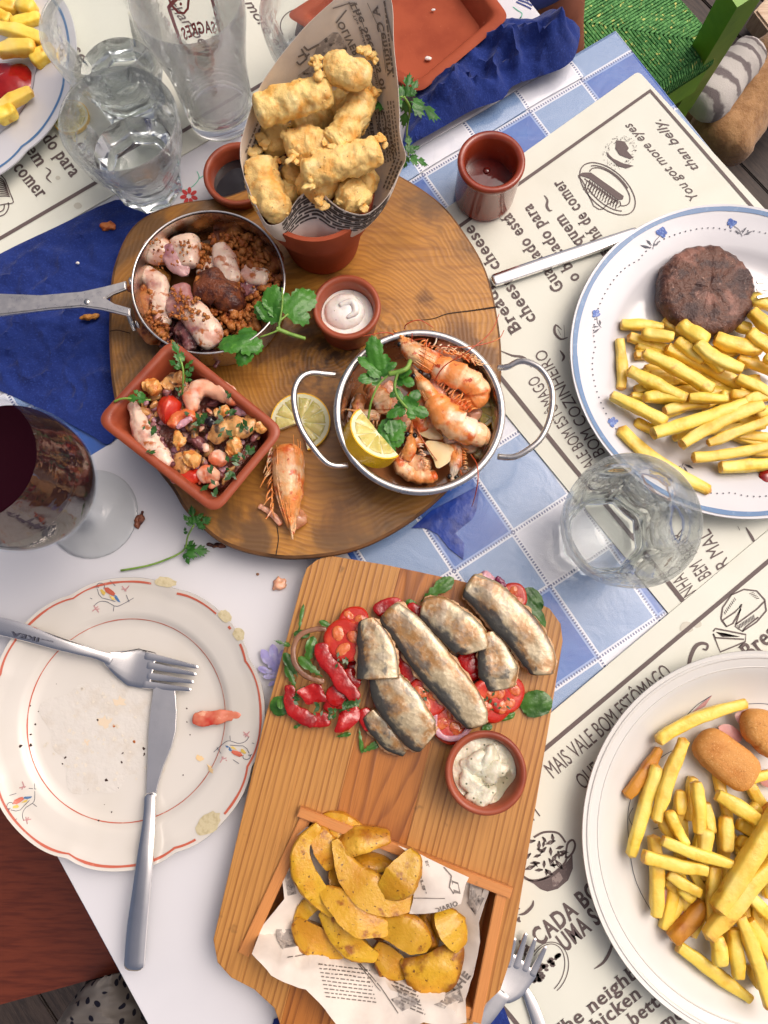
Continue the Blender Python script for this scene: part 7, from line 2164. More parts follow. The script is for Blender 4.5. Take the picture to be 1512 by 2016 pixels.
for k, (p, w_, zz_) in enumerate((([(860, 250), (980, 260), (1100, 330)], [120, 150, 110], .064), ([(780, 560), (800, 700), (880, 830)], [110, 140, 110], .060), ([(640, 820), (720, 900), (760, 980)], [90, 120, 90], .054), ([(470, 480), (540, 560), (560, 660)], [110, 150, 110], .056), ([(960, 960), (1060, 980), (1120, 960)], [110, 130, 90], .056), ([(300, 560), (270, 640), (300, 720)], [80, 100, 70], .050), ([(1130, 640), (1190, 700), (1180, 790)], [110, 130, 90], .055), ([(660, 560), (740, 620), (760, 700)], [90, 120, 90], .056), ([(1000, 560), (1080, 640), (1140, 700)], [110, 150, 110], .064), ([(880, 420), (900, 520), (960, 600)], [90, 120, 90], .066), ([(680, 1060), (760, 1120), (860, 1140)], [110, 140, 100], .056), ([(1080, 900), (1160, 960), (1200, 1030)], [100, 130, 90], .058), ([(560, 620), (600, 720), (600, 820)], [110, 140, 100], .060), ([(700, 660), (760, 760), (800, 860)], [100, 130, 90], .061))):
    lump(ch, p, w_, zz_, m_prawn if k % 3 else m_prawn_meat, 'prawn_piece', 'orange prawn shell piece in the heap in the paella pan', 'prawn piece', .7, seed=k + 80, rel=.35, group='prawn shell pieces in the paella pan')
lump(ch, [(580, 720), (640, 780), (690, 860)], [110, 130, 90], .058, m_prawn, 'prawn_piece', 'orange prawn shell piece below the coriander stems', 'prawn piece', .7, seed=5)
lump(ch, [(730, 770), (770, 780), (800, 770)], [70, 80, 60], .060, m_pepper, 'pepper_piece', 'small bright red pepper piece among the prawns', 'pepper', .6, seed=5)
slab([(760, 870), (800, 800), (850, 790), (900, 850), (950, 900), (930, 920), (840, 915)], .062, .003, m_garlic, 'garlic_slice', 'pale garlic slice in the middle of the prawns', 'garlic', cr=ch, step=.002, amp=.0006, lift=.001)
slab([(805, 950), (870, 930), (990, 960), (1035, 1000), (1025, 1070), (960, 1130), (900, 1150), (870, 1080)], .065, .0032, m_garlic, 'garlic_slice', 'large golden garlic slice beside the black prawn eye', 'garlic', cr=ch, step=.002, amp=.0006, lift=.001)
lump(ch, [(1195, 1050), (1240, 1040), (1290, 1080)], [60, 76, 60], .052, m_garlic, 'garlic_slice', 'small garlic clove by the right pan wall', 'garlic', .7, .0008, seed=4)
def lemon(name, label, C, r, a0, a1, nrm, up, th, segs=8):
    """half or part disc of lemon: rind, pith and juicy segments"""
    n = V(nrm).normalized(); x = (V(up) - n * V(up).dot(n)).normalized(); y = n.cross(x)
    t = thing(name, label, 'lemon slice', C)
    def pt(rr, a, h): return C + (x * cos(a) + y * sin(a)) * rr + n * h
    N = 28
    def sect(r0, r1, h0, h1, g):
        vs = []
        A_ = [a0 + (a1 - a0) * i / N for i in range(N + 1)]
        for rr, h in ((r0, h1), (r1, h1), (r1 * .985, h0), (r0, h0)):
            vs += [pt(rr, a, h) for a in A_]
        m = N + 1; fs = []
        for k in range(4):
            b = ((k + 1) % 4) * m
            for i in range(N): fs.append((k * m + i, b + i, b + i + 1, k * m + i + 1))
        fs += [(0, 3 * m, 2 * m, m), (N, m + N, 2 * m + N, 3 * m + N)]
        return g.add(vs, fs)
    obj('rind', sect(r * .955, r, -th / 2, th / 2 - .0002, G()), m_rind, parent=t, smooth=60)
    obj('pith', sect(r * .02, r * .957, -th / 2 + .0002, th / 2, G()), m_pith, parent=t, smooth=60)
    da = (a1 - a0) / segs
    for k in range(segs):
        b0, b1 = a0 + da * (k + .06), a0 + da * (k + .94)
        o = []
        bm_ = (b0 + b1) / 2
        pts = [pt(r * .10, bm_, 0)] + [pt(r * (.80 + .03 * sin(pi * i / 7)), b0 + (b1 - b0) * i / 7, 0) for i in range(8)]
        P_ = catmull(pts, 26, True)
        c_ = sum(P_, V((0, 0, 0))) / len(P_)
        vs = [p + n * (th / 2 + .0002) for p in P_] + [c_.lerp(p, .8) + n * (th / 2 + .0009) for p in P_] + [c_ + n * (th / 2 + .0010)]
        fs = []
        m = len(P_)
        for i in range(m):
            fs.append((i, (i + 1) % m, m + (i + 1) % m, m + i)); fs.append((m + i, m + (i + 1) % m, 2 * m))
        obj('flesh_segment', G().add(vs, fs), m_lemon, parent=t, smooth=180)
    return t
pc_ = W(*ch(395, 905), .072)
lemon('lemon_wedge', 'thick half lemon slice with bright yellow rind in the paella pan', pc_, .0235, radians(132), radians(318), (.46, .34, .82), (1, .0, 0), .014, 5)
lemon('lemon_slice', 'lemon slice lying on the log board under the wire handle', W(592, 832, ZL + .0035), .0245, radians(-75), radians(200), (0, -.02, 1), (1, 0, 0), .005, 8)
lemon('lemon_slice', 'thin lemon slice standing in the broth at the right pan wall', W(*ch(1215, 680), .052), .017, radians(-80), radians(80), (-.2, 0, 1), (1, .1, 0), .004, 4)
lemon('lemon_slice', 'pale lemon slice on the card beside the upper left plate rim', W(140, 232, ZA + .003), .017, radians(0), radians(360), (0, 0, 1), (1, 0, 0), .004, 8)
sprig('coriander_sprig', 'coriander sprig lying on the prawns in the paella pan', [(ch(430, 380), ch(375, 80), .084, .095, .72), (ch(460, 400), ch(260, 250), .084, .088, .6), (ch(450, 410), ch(260, 440), .082, .086, .7), (ch(430, 390), ch(580, 300), .084, .088, .6), (ch(590, 390), ch(700, 370), .086, .09, .8), (ch(590, 420), ch(720, 480), .084, .086, .9), (ch(600, 520), ch(520, 580), .083, .084, .8), (ch(660, 660), ch(760, 520), .082, .086, .8), (ch(660, 670), ch(840, 720), .082, .08, .8), (ch(640, 660), ch(490, 740), .082, .08, .7), (ch(560, 760), ch(590, 990), .078, .074, .8), (ch(430, 810), ch(640, 900), .074, .078, .9), (ch(480, 860), ch(545, 1085), .076, .072, .6), (ch(640, 640), ch(580, 540), .082, .085, .8)], [(ch(345, 770) + (.074,), ch(370, 620) + (.084,), ch(430, 480) + (.088,), ch(520, 395) + (.09,)), (ch(515, 395) + (.09,), ch(600, 375) + (.092,), ch(660, 345) + (.092,), ch(685, 285) + (.09,), .0021), (ch(585, 380) + (.092,), ch(560, 480) + (.09,), ch(580, 570) + (.088,), ch(660, 670) + (.083,), .0012)], m_leaf, W(*ch(520, 395), .08))
# loose prawn head on the log
cs5 = crop(160, 640, 3.15)
prawn_head(cs5, (1310, 1300), (1290, 1060), (1280, 740), 200, ZL + .007, ZL + .010, 'loose orange prawn head lying on the log board beside the square dish', 9, eyes=False, legs=((1180, 760), (1190, 1130), (-16, 40), 110, 16))
lump(cs5, [(1300, 1140), (1330, 1200), (1330, 1270)], [110, 130, 60], ZL + .006, M('translucent_shell', s2l((196, 140, 100)), .25, [('n', 90, s2l((170, 104, 66)), .45, .65)], sss=.3, coat=.4), 'prawn_piece', 'thin translucent shell at the end of the loose prawn head', 'prawn piece', .35, seed=9)
lump(cs5, [(1100, 1120), (1180, 1170), (1240, 1240)], [30, 40, 30], ZL + .004, m_prawn_meat, 'prawn_piece', 'thin pale prawn scrap beside the loose head on the log', 'prawn piece', .7, seed=9)

# ---------------------------------------------------------------- seafood salad in the square dish
zs = ZL + .032
def sal(pts, w, z, mat, name, label, cat, **k):
    if name == 'mussel': k.update(rel=.6, h=.55); k.pop('amp', 0)
    return lump(cs5, pts, w, z, mat, name, label, cat, **k)
g = prism(rounded(inset(so, .016, 0), .008), ZL + .01, ZL + .022)
obj('salad_juice', g, M('pink_salad_juice', s2l((150, 90, 78)), .12, [('n', 120, s2l((110, 64, 52)), .45, .6), ('n', 200, s2l((190, 140, 120)), .58, .7)], [('n', 160, .003)], coat=.5), label='pinkish chopped salad juice filling the square dish', cat='salad', smooth=40)
sal([(310, 480), (350, 590), (410, 700), (480, 800), (540, 890)], [50, 110, 130, 120, 80], zs + .006, m_squid, 'octopus_piece', 'pale octopus arm along the left wall of the square dish', 'octopus', seed=21, h=.7)
g = G()
for k in range(12):
    x, y = 440 + k * 10, 620 + k * 22
    ball(W(*cs5(x + R.uniform(0, 30), y), zs + .008), .0022 * R.uniform(.8, 1.2), g, 2, .0006, 400, k, (1, 1, .7))
obj('suckers', g, m_tent, label='purple suckers along the octopus arm in the square dish', cat='octopus', kind='stuff', smooth=180)
sal([(350, 720), (400, 780), (380, 800)], [60, 70, 50], zs, m_onion, 'onion_piece', 'pale onion piece against the left wall of the square dish', 'onion', seed=2)
sal([(470, 530), (540, 520), (610, 540)], [160, 190, 150], zs + .006, m_tomato, 'tomato_piece', 'large red tomato piece at the top of the square dish', 'tomato', seed=3, amp=.0008, h=.7)
sal([(560, 640), (590, 590), (660, 560), (700, 600)], [70, 90, 90, 60], zs + .009, m_tomato_core, 'tomato_piece', 'orange cut tomato face in the middle of the square dish', 'tomato', seed=4, h=.6)
sal([(590, 640), (640, 600), (690, 580)], [30, 44, 30], zs + .013, m_onion, 'onion_piece', 'white onion sliver on the orange tomato', 'onion', seed=5)
sal([(700, 540), (690, 450), (760, 390), (860, 400), (930, 450), (940, 500)], [90, 110, 120, 120, 90, 60], zs + .008, m_prawn_meat, 'peeled_prawn', 'curled peeled prawn at the upper wall of the square dish', 'prawn', seed=6, h=.8, amp=.001)
sal([(380, 380), (430, 380), (470, 420)], [90, 120, 90], zs + .010, m_roe, 'mussel', 'small orange mussel in the upper corner of the square dish', 'mussel', seed=7, amp=.003)
sal([(510, 390), (570, 350), (640, 360)], [80, 110, 80], zs + .004, m_mussel, 'mussel', 'brown grey mussel behind the tomato in the square dish', 'mussel', seed=8, amp=.003)
sal([(780, 700), (880, 650), (980, 620), (1080, 640)], [90, 130, 130, 80], zs + .008, m_mussel, 'mussel', 'long brown mussel across the right of the square dish', 'mussel', seed=9, amp=.003)
sal([(820, 540), (870, 540), (920, 520)], [60, 70, 50], zs + .014, m_roe, 'mussel', 'yellow mussel bit on the curled prawn', 'mussel', seed=10, amp=.002)
sal([(570, 730), (610, 720), (640, 740)], [80, 100, 80], zs + .010, m_roe, 'mussel', 'square orange mussel bit in the middle of the square dish', 'mussel', seed=11, amp=.003)
sal([(640, 860), (690, 830), (740, 840)], [80, 110, 80], zs + .009, m_roe, 'mussel', 'orange mussel near the lower wall of the square dish', 'mussel', seed=12, amp=.003)
sal([(590, 800), (630, 860), (680, 890)], [80, 100, 70], zs + .004, m_mussel, 'mussel', 'olive brown mussel beside the octopus arm', 'mussel', seed=13, amp=.003)
sal([(900, 790), (950, 760), (1000, 760)], [70, 100, 70], zs + .010, m_roe, 'mussel', 'yellow orange mussel by the chopped parsley in the square dish', 'mussel', seed=14, amp=.003)
sal([(1080, 620), (1110, 640), (1130, 670)], [60, 70, 50], zs + .010, m_roe, 'mussel', 'pale yellow mussel tip at the right corner of the square dish', 'mussel', seed=15, amp=.002)
sal([(740, 590), (800, 600), (830, 640)], [60, 80, 50], zs + .006, m_olive, 'olive', 'dark olive piece in the middle of the square dish', 'olive', seed=16)
sal([(730, 960), (780, 930), (860, 950)], [90, 120, 90], zs + .004, m_prawn_meat, 'peeled_prawn', 'pink peeled prawn at the lower wall of the square dish', 'prawn', seed=17)
sal([(790, 820), (850, 830), (900, 860)], [80, 100, 80], zs + .004, m_prawn_meat, 'peeled_prawn', 'pink prawn piece under the chopped parsley', 'prawn', seed=18)
sal([(560, 920), (620, 950), (700, 940), (740, 900)], [70, 90, 90, 60], zs + .002, m_tomato, 'tomato_piece', 'red tomato slice at the lower corner of the square dish', 'tomato', seed=19)
sal([(960, 560), (1000, 520), (1040, 560)], [60, 80, 60], zs + .002, m_onion, 'onion_piece', 'pale purple onion at the right wall of the square dish', 'onion', seed=20)
sal([(690, 740), (730, 720), (760, 790)], [60, 60, 50], zs + .003, m_tent, 'octopus_piece', 'purple octopus bit in the middle of the square dish', 'octopus', seed=22)
for nm, mt, lb, n_, s0, s1 in (('chopped_onion', m_onion, 'pale purple chopped onion bits among the salad in the square dish', 34, .0016, .0032), ('chopped_octopus', m_tent, 'small purple octopus bits among the salad in the square dish', 26, .002, .0042), ('mussel_bits', m_mussel, 'small brown mussel bits among the salad in the square dish', 34, .002, .0042), ('prawn_bits', m_prawn_meat, 'small pink prawn bits among the salad in the square dish', 16, .002, .0036)):
    g = G()
    Pq = [V((*p, 0)) for p in ((330, 470), (560, 330), (700, 370), (1120, 640), (1010, 800), (860, 1010), (700, 980), (400, 780))]
    k = 0
    while k < n_:
        p = V((R.uniform(320, 1130), R.uniform(330, 1010), 0))
        if not inside(p, Pq): continue
        ball(W(*cs5(p.x, p.y), zs - .004 + R.uniform(0, .009)), R.uniform(s0, s1), g, 2, .0016, 320, k, (R.uniform(1, 1.9), R.uniform(.6, 1), .6), R.uniform(0, 6)); k += 1
    obj(nm, g, mt, label=lb, cat='salad', kind='stuff', smooth=180)
g = G()
for (x, y, n_, s_) in ((760, 570, 8, 40), (920, 440, 5, 30), (930, 540, 6, 34), (870, 520, 4, 40), (960, 830, 12, 70), (1040, 790, 8, 50), (800, 900, 4, 30), (420, 640, 5, 40), (900, 640, 8, 80), (650, 550, 4, 30), (800, 1020, 6, 50), (600, 400, 5, 50), (930, 930, 6, 50), (1030, 640, 6, 50), (720, 620, 5, 40), (440, 780, 3, 30)):
    for k in range(n_):
        a, q = R.uniform(0, 6.28), R.uniform(0, s_)
        px, py = cs5(x + q * cos(a), y + q * sin(a))
        p = W(px, py, zs + .0165)
        L = R.uniform(.0016, .0042); b = R.uniform(0, 6.28)
        dx, dy = V((cos(b), sin(b), R.uniform(-.3, .3))) * L, V((-sin(b), cos(b), R.uniform(-.3, .3))) * L * .5
        g.add([p - dx, p + dy, p + dx, p - dy], [(0, 1, 2), (0, 2, 3)])
obj('chopped_herbs', thicken(g, .0002), m_chop, label='chopped dark green herbs over the salad in the square dish', cat='herbs', kind='stuff', smooth=60)
sprig('parsley_sprig', 'parsley sprig standing at the upper wall of the square dish', [(cs5(630, 240), cs5(560, 85), .082, .088, .45), (cs5(620, 270), cs5(540, 215), .082, .084, .6), (cs5(640, 270), cs5(700, 210), .082, .084, .45), (cs5(650, 320), cs5(700, 250), .08, .082, .6), (cs5(640, 340), cs5(690, 340), .078, .078, .7)], [(cs5(610, 200) + (.083,), cs5(632, 280) + (.081,), cs5(630, 380) + (.074,), cs5(625, 430) + (.068,))], m_parsley, W(*cs5(630, 420), .07), 'parsley')
sprig('parsley_sprig', 'small parsley leaf on the left rim of the square dish', [(cs5(410, 450), cs5(270, 455), ZD2 + .004, ZD2 + .004, .6), (cs5(380, 440), cs5(320, 400), ZD2 + .004, ZD2 + .006, .7)], [(cs5(205, 475) + (ZD2 + .002,), cs5(270, 455) + (ZD2 + .004,), cs5(430, 465) + (ZD2 + .002,))], m_parsley, W(*cs5(380, 450), ZD2), 'parsley')
zq_ = ZD + .004
sprig('parsley_sprig', 'long stemmed parsley sprig on the white paper by the log board', [(cs5(700, 1240), cs5(680, 1110), .034, .036, .6), (cs5(690, 1250), cs5(630, 1170), .033, .034, .5), (cs5(710, 1250), cs5(810, 1190), .032, .033, .8), (cs5(700, 1230), cs5(760, 1160), .034, .034, .6), (cs5(640, 1400), cs5(800, 1400), .010, .009, .75), (cs5(640, 1390), cs5(700, 1330), .012, .012, .6), (cs5(640, 1410), cs5(670, 1490), .009, .008, .6), (cs5(650, 1400), cs5(730, 1440), .01, .009, .6), (cs5(650, 1300), cs5(640, 1250), .022, .022, .6)], [(cs5(245, 1522) + (.004,), cs5(420, 1490) + (.005,), cs5(560, 1440) + (.006,), cs5(640, 1390) + (.010,), cs5(660, 1310) + (.022,), cs5(700, 1240) + (.033,))], m_parsley, W(*cs5(600, 1420), ZD), 'parsley')

# ---------------------------------------------------------------- sardines on salad
c3_ = crop(500, 1080, 2.439); c8_ = crop(530, 1180, 4.58)
def strip(cr, pts, w, z, mat, name, label, cat, h=.35, seed=1, dz=0, **k):
    if mat is m_pepper: w = [x * 1.25 for x in w]; h = min(h, .24); k['rel'] = .22
    return lump(cr, pts, w, z, mat, name, label, cat, h, k.pop('amp', .0012), 120, .0005, 400, seed, None, dz, sq=.62, **k)
zz = ZP
# leaves
def rocket(cr, a, b, z0, z1, w, kind, label): 
    return obj('rocket_leaf', leaf(cr(*a), cr(*b), z0, z1, w, kind, seed=len(label)), m_rocket, label=label, cat='salad leaf', smooth=60)
rocket(c8_, (190, 960), (0, 960), zz + .006, zz + .003, .95, 'round', 'dark round salad leaf at the left edge of the pine board')
rocket(c8_, (330, 620), (400, 330), zz + .008, zz + .011, .6, 'rocket', 'broad green salad leaf inside the brown onion ring')
rocket(c8_, (480, 700), (260, 520), zz + .009, zz + .011, .55, 'rocket', 'green rocket leaf under the roast pepper strip')
rocket(c8_, (260, 700), (130, 480), zz + .006, zz + .008, .6, 'rocket', 'green rocket leaf left of the onion ring')
rocket(c8_, (240, 800), (150, 590), zz + .005, zz + .007, .6, 'rocket', 'green rocket leaf above the red pepper strip')
rocket(c8_, (260, 330), (310, 40), zz + .006, zz + .004, .22, 'rocket', 'narrow rocket stalk pointing up along the board edge')
rocket(c8_, (200, 420), (40, 370), zz + .006, zz + .012, .3, 'parsley', 'thin frilly leaf tip over the left board edge')
rocket(c8_, (810, 1150), (840, 1390), zz + .003, zz + .002, .3, 'rocket', 'narrow rocket leaf pointing down below the fish')
rocket(c8_, (830, 1380), (1000, 1290), zz + .003, zz + .004, .6, 'rocket', 'bright green salad leaf below the fish tails')
rocket(c8_, (600, 1240), (740, 1210), zz + .003, zz + .004, .5, 'rocket', 'small green leaf below the red pepper chunk')
rocket(c8_, (300, 1120), (220, 1160), zz + .002, zz + .002, .6, 'rocket', 'tiny green leaf on the wood below the pepper strip')
rocket(c3_, (800, 255), (960, 140), zz + .004, zz + .007, .62, 'rocket', 'green rocket leaf on the board above the middle sardines')
rocket(c3_, (770, 270), (590, 270), zz + .005, zz + .006, .28, 'rocket', 'folded green leaf above the second sardine')
rocket(c3_, (780, 280), (730, 250), zz + .005, zz + .006, .7, 'round', 'small green leaf between two sardines at the top')
rocket(c3_, (1230, 170), (1400, 380), zz + .008, zz + .004, .5, 'rocket', 'green leaf along the right edge beyond the last sardine')
rocket(c3_, (1300, 190), (1380, 300), zz + .006, zz + .004, .7, 'round', 'broad green leaf by the red onion at the top right')
rocket(c3_, (1280, 760), (1435, 730), zz + .003, zz + .006, .85, 'round', 'broad rounded rocket leaf over the right board edge')
rocket(c3_, (1170, 810), (1255, 790), zz + .003, zz + .003, .6, 'round', 'small green leaf below the tomato by the ramekin')
rocket(c3_, (1095, 870), (1145, 850), zz + .002, zz + .002, .7, 'round', 'tiny green leaf next to the ramekin rim')
for i in range(20):
    x, y = c3_(R.uniform(150, 1250), R.uniform(0, 1)); t = (x - 500) / 620
    xx = R.uniform(120, 1300); lo_ = 260 + max(0, 420 - xx) * .3 - max(0, xx - 700) * .1; hi_ = 860 - max(0, xx - 900) * .3
    yy = R.uniform(lo_, hi_); a = R.uniform(0, 6.28); L = R.uniform(60, 120)
    rocket(c3_, (xx, yy), (xx + L * cos(a), yy + L * sin(a)), zz + .003, zz + R.uniform(.004, .008), R.uniform(.45, .8), R.choice(('rocket', 'round')), 'green salad leaf tucked under the peppers and sardines')['group'] = 'green leaves under the sardines'
for i in range(16):
    xx, yy = R.uniform(330, 1200), R.uniform(330, 760); a = R.uniform(0, 6.28)
    P_ = [W(*c3_(xx + 50 * k * cos(a + k * .3), yy + 50 * k * sin(a + k * .3)), ZP + .0045) for k in (-1, 0, 1)]
    obj('pepper_piece', sausage(P_, [.0045, .006, .005], [.002, .003, .002], 16, 18, amp=.0015, freq=180, seed=i, sq=.75), m_pepper if i % 2 else m_tomato, label='red pepper or tomato piece in the salad under the sardines', cat='pepper', group='red pieces under the sardines', smooth=180)
# peppers, tomatoes, onions
strip(c8_, [(470, 390), (490, 520), (600, 650), (690, 780), (800, 910)], [90, 120, 120, 110, 90], zz + .013, m_pepper, 'pepper_strip', 'long roast red pepper strip slanting beside the first sardine', 'pepper', seed=2)
slab([(250, 830), (330, 785), (410, 755), (470, 785), (500, 850), (515, 915), (430, 930), (340, 950), (300, 890)], zz + .013, .006, m_pepper, 'pepper_piece', 'square roast red pepper chunk on top of the salad', 'pepper', .003, 90, cr=c8_, step=.0025, lift=.004)
strip(c8_, [(190, 770), (180, 900), (220, 1000), (310, 1060), (420, 1120)], [80, 80, 90, 110, 80], zz + .008, m_pepper, 'pepper_strip', 'curved roast red pepper strip at the lower left of the salad', 'pepper', seed=4)
strip(c8_, [(360, 1080), (460, 1090), (550, 1070)], [90, 110, 90], zz + .007, m_pepper, 'pepper_strip', 'roast pepper strip end at the lower edge of the salad', 'pepper', seed=5)
slab([(640, 1020), (720, 990), (800, 970), (815, 1070), (760, 1140), (690, 1190), (590, 1195), (615, 1110)], zz + .010, .006, m_pepper, 'pepper_piece', 'red pepper chunk below the first sardine', 'pepper', .003, 90, cr=c8_, step=.0025, lift=.004)
strip(c8_, [(850, 980), (880, 1080), (910, 1190)], [90, 110, 90], zz + .007, m_pepper, 'pepper_strip', 'dark red pepper strip under the broken sardine', 'pepper', seed=7)
strip(c8_, [(720, 620), (740, 720), (800, 800)], [90, 110, 80], zz + .009, m_pepper, 'pepper_strip', 'red pepper strip against the first sardine', 'pepper', seed=8)
strip(c8_, [(560, 780), (600, 850), (640, 960)], [130, 150, 130], zz + .007, m_pepper, 'pepper_piece', 'deep red pepper piece in the shade of the salad', 'pepper', seed=9)
strip(c8_, [(960, 130), (1020, 80), (1120, 40), (1200, 40)], [80, 100, 100, 80], zz + .008, m_pepper, 'pepper_strip', 'red pepper strip showing above the second sardine', 'pepper', seed=10)
strip(c8_, [(1230, 80), (1330, 130), (1400, 230)], [110, 120, 90], zz + .007, m_pepper, 'pepper_strip', 'red pepper strip between the second and third sardine', 'pepper', seed=11)
strip(c3_, [(680, 500), (760, 600), (820, 640)], [90, 110, 90], zz + .006, m_pepper, 'pepper_strip', 'dark red pepper strip in the gap beside the second sardine', 'pepper', seed=12)
strip(c3_, [(980, 520), (1040, 560), (1060, 620)], [80, 100, 80], zz + .006, m_pepper, 'pepper_strip', 'red pepper strip below the broken third sardine', 'pepper', seed=13)
strip(c3_, [(1090, 400), (1130, 470), (1250, 560)], [60, 90, 70], zz + .006, m_pepper, 'pepper_strip', 'dark red pepper strip between the two right sardines', 'pepper', seed=14)
def tomato(cr, c_, r, z, label, sq=1, tilt=(0, 0, 1)):
    s = MPP(*cr(*c_), z) * (cr(1, 0)[0] - cr(0, 0)[0])
    p = W(*cr(*c_), z); r *= s * 1.2
    t = thing('tomato_slice', label, 'tomato', p)
    k = [(.001, .0018), (.5, .0019), (.78, .0022), (.92, .002), (1, .0006), (1, -.002), (.9, -.003), (.001, -.003)]
    rotM = V(tilt).normalized().to_track_quat('Z', 'Y').to_matrix()
    rf = lambda a, i, q: 1 + .05 * sin(a * 2 + r * 999) + .02 * sin(a * 5)
    obj('flesh', lathe([(max(.0001, q * r), zz_) for q, zz_ in k], p, 40, rm=rf, M=rotM), m_tomato, parent=t, smooth=60)
    for i in range(3):
        a = 2 * pi * i / 3 + r * 777
        q = rotM @ V((cos(a) * r * .44, sin(a) * r * .44, .0021))
        obj('seed_pocket', ball(p + q, r * .34, None, 3, .0006, 300, i, (1.1, .8, .16), a), m_tomato_core, parent=t, smooth=180)
    return t
tomato(c8_, (690, 370), 165, zz + .013, 'tomato slice with yellow seeds beside the first sardine', tilt=(-.1, .1, 1))
tomato(c8_, (760, 200), 120, zz + .010, 'thin tomato slice above the seeded one', tilt=(0, .3, 1))
tomato(c3_, (830, 715), 80, zz + .010, 'tomato slice in the gap between the first two sardines')
tomato(c3_, (940, 830), 86, zz + .007, 'tomato slice in a red onion ring below the second sardine')
tomato(c3_, (1140, 730), 90, zz + .010, 'tomato slice below the broken sardine', tilt=(.2, -.2, 1))
tomato(c3_, (1210, 700), 80, zz + .008, 'tomato slice at the right end of the salad', tilt=(.3, -.1, 1))
tomato(c3_, (1245, 235), 58, zz + .009, 'small tomato piece at the top right beside the onion')
def onion(cr, pts, w, z, mat, label, seed):
    return strip(cr, pts, w, z, mat, 'onion_ring', label, 'onion', .8, seed)
onion(c8_, [(520, 270), (400, 270), (270, 330), (220, 450), (230, 570), (300, 670), (400, 720), (500, 740)], 46, zz + .015, m_onion_brown, 'soft brown onion ring over the green leaves', 1)
onion(c3_, [(870, 790), (870, 860), (920, 910), (1000, 900), (1040, 850)], 26, zz + .010, m_onion, 'red onion ring round the lower tomato slice', 2)
onion(c3_, [(1085, 120), (1130, 160), (1190, 200)], 66, zz + .010, m_onion, 'white and purple onion piece beyond the last sardine', 3)
onion(c3_, [(1160, 140), (1190, 160), (1200, 190)], 26, zz + .014, M('purple_onion_skin', s2l((120, 30, 76)), .25, coat=.3), 'dark purple onion edge beyond the last sardine', 4)
g = G()
for (x, y, n_, s_) in ((430, 990, 10, 60), (700, 960, 10, 60), (570, 1000, 8, 50), (780, 930, 6, 40), (620, 550, 4, 60), (250, 900, 5, 40), (680, 560, 4, 40), (560, 1060, 7, 50)):
    for k in range(n_):
        a, q = R.uniform(0, 6.28), R.uniform(0, s_)
        p = W(*c8_(x + q * cos(a), y + q * sin(a)), zz + .0185)
        L = R.uniform(.0012, .0032); b = R.uniform(0, 6.28)
        dx, dy = V((cos(b), sin(b), R.uniform(-.3, .3))) * L, V((-sin(b), cos(b), R.uniform(-.3, .3))) * L * .5
        g.add([p - dx, p + dy, p + dx, p - dy], [(0, 1, 2), (0, 2, 3)])
for (x, y, n_, s_) in ((1120, 720, 9, 60), (1200, 740, 5, 40), (830, 700, 5, 40)):
    for k in range(n_):
        a, q = R.uniform(0, 6.28), R.uniform(0, s_)
        p = W(*c3_(x + q * cos(a), y + q * sin(a)), zz + .0145)
        L = R.uniform(.001, .0026); b = R.uniform(0, 6.28)
        dx, dy = V((cos(b), sin(b), R.uniform(-.3, .3))) * L, V((-sin(b), cos(b), R.uniform(-.3, .3))) * L * .5
        g.add([p - dx, p + dy, p + dx, p - dy], [(0, 1, 2), (0, 2, 3)])
obj('chopped_herbs', thicken(g, .0002), m_chop, label='chopped green herbs scattered over the red peppers by the sardines', cat='herbs', kind='stuff', smooth=60)
def fillet(pts, w, z, label, seed, dz=0, tipz=None):
    s = MPP(*c3_(*pts[0]), z) / 2.439 / 2
    P_ = [W(*c3_(*p), z + (dz * i / (len(pts) - 1))) for i, p in enumerate(pts)]
    ww = [x * s * 1.02 for x in w]
    t = thing('sardine_fillet', label, 'sardine', P_[0], 'grilled sardine fillets on the pine board')
    g = sausage(P_, ww, [max(.0028, x * .24) for x in ww], 40, 64, amp=.0010, freq=60, amp2=.0003, freq2=200, seed=seed, endlen=.045, uv=True, flat=.6, sq=.72)
    obj('skin', g, m_sardine, parent=t, smooth=180)
    P2 = [p + V((0, 0, -.0022)) for p in P_]
    g = sausage(P2, [x * 1.045 for x in ww], [max(.002, x * .14) for x in ww], 26, 50, amp=.0022, freq=170, amp2=.001, freq2=420, seed=seed + 2, endlen=.05, flat=.5)
    obj('flesh', g, m_fishmeat, parent=t, smooth=180)
    return t
fillet([(545, 790), (600, 850), (670, 920), (740, 960)], [70, 110, 120, 80], zz + .008, 'small dark sardine end under the first one, lowest on the board', 50)
fillet([(600, 580), (660, 690), (740, 800), (800, 890), (840, 930)], [110, 190, 200, 180, 110], zz + .014, 'lower half of the broken first sardine with torn flesh edge', 51, -.001)
fillet([(535, 335), (565, 420), (590, 520), (595, 630)], [60, 150, 190, 200], zz + .020, 'upper half of the broken first sardine, nearest the tomato with seeds', 52, .0)
fillet([(640, 290), (740, 400), (840, 530), (950, 660), (1040, 780), (1070, 860)], [120, 165, 185, 175, 150, 90], zz + .017, 'long whole sardine fillet, second from the onion ring', 53, -.001)
fillet([(800, 285), (880, 310), (970, 380), (1040, 450), (1060, 500)], [90, 165, 190, 180, 120], zz + .015, 'upper half of the broken third sardine', 54)
fillet([(1115, 400), (1150, 500), (1170, 590), (1190, 680)], [60, 150, 190, 120], zz + .014, 'lower half of the broken third sardine with a sharp torn corner', 55)
fillet([(1020, 170), (1120, 230), (1220, 330), (1310, 430), (1370, 540), (1380, 610)], [120, 170, 190, 180, 160, 100], zz + .016, 'longest silver sardine fillet at the right board edge', 56)

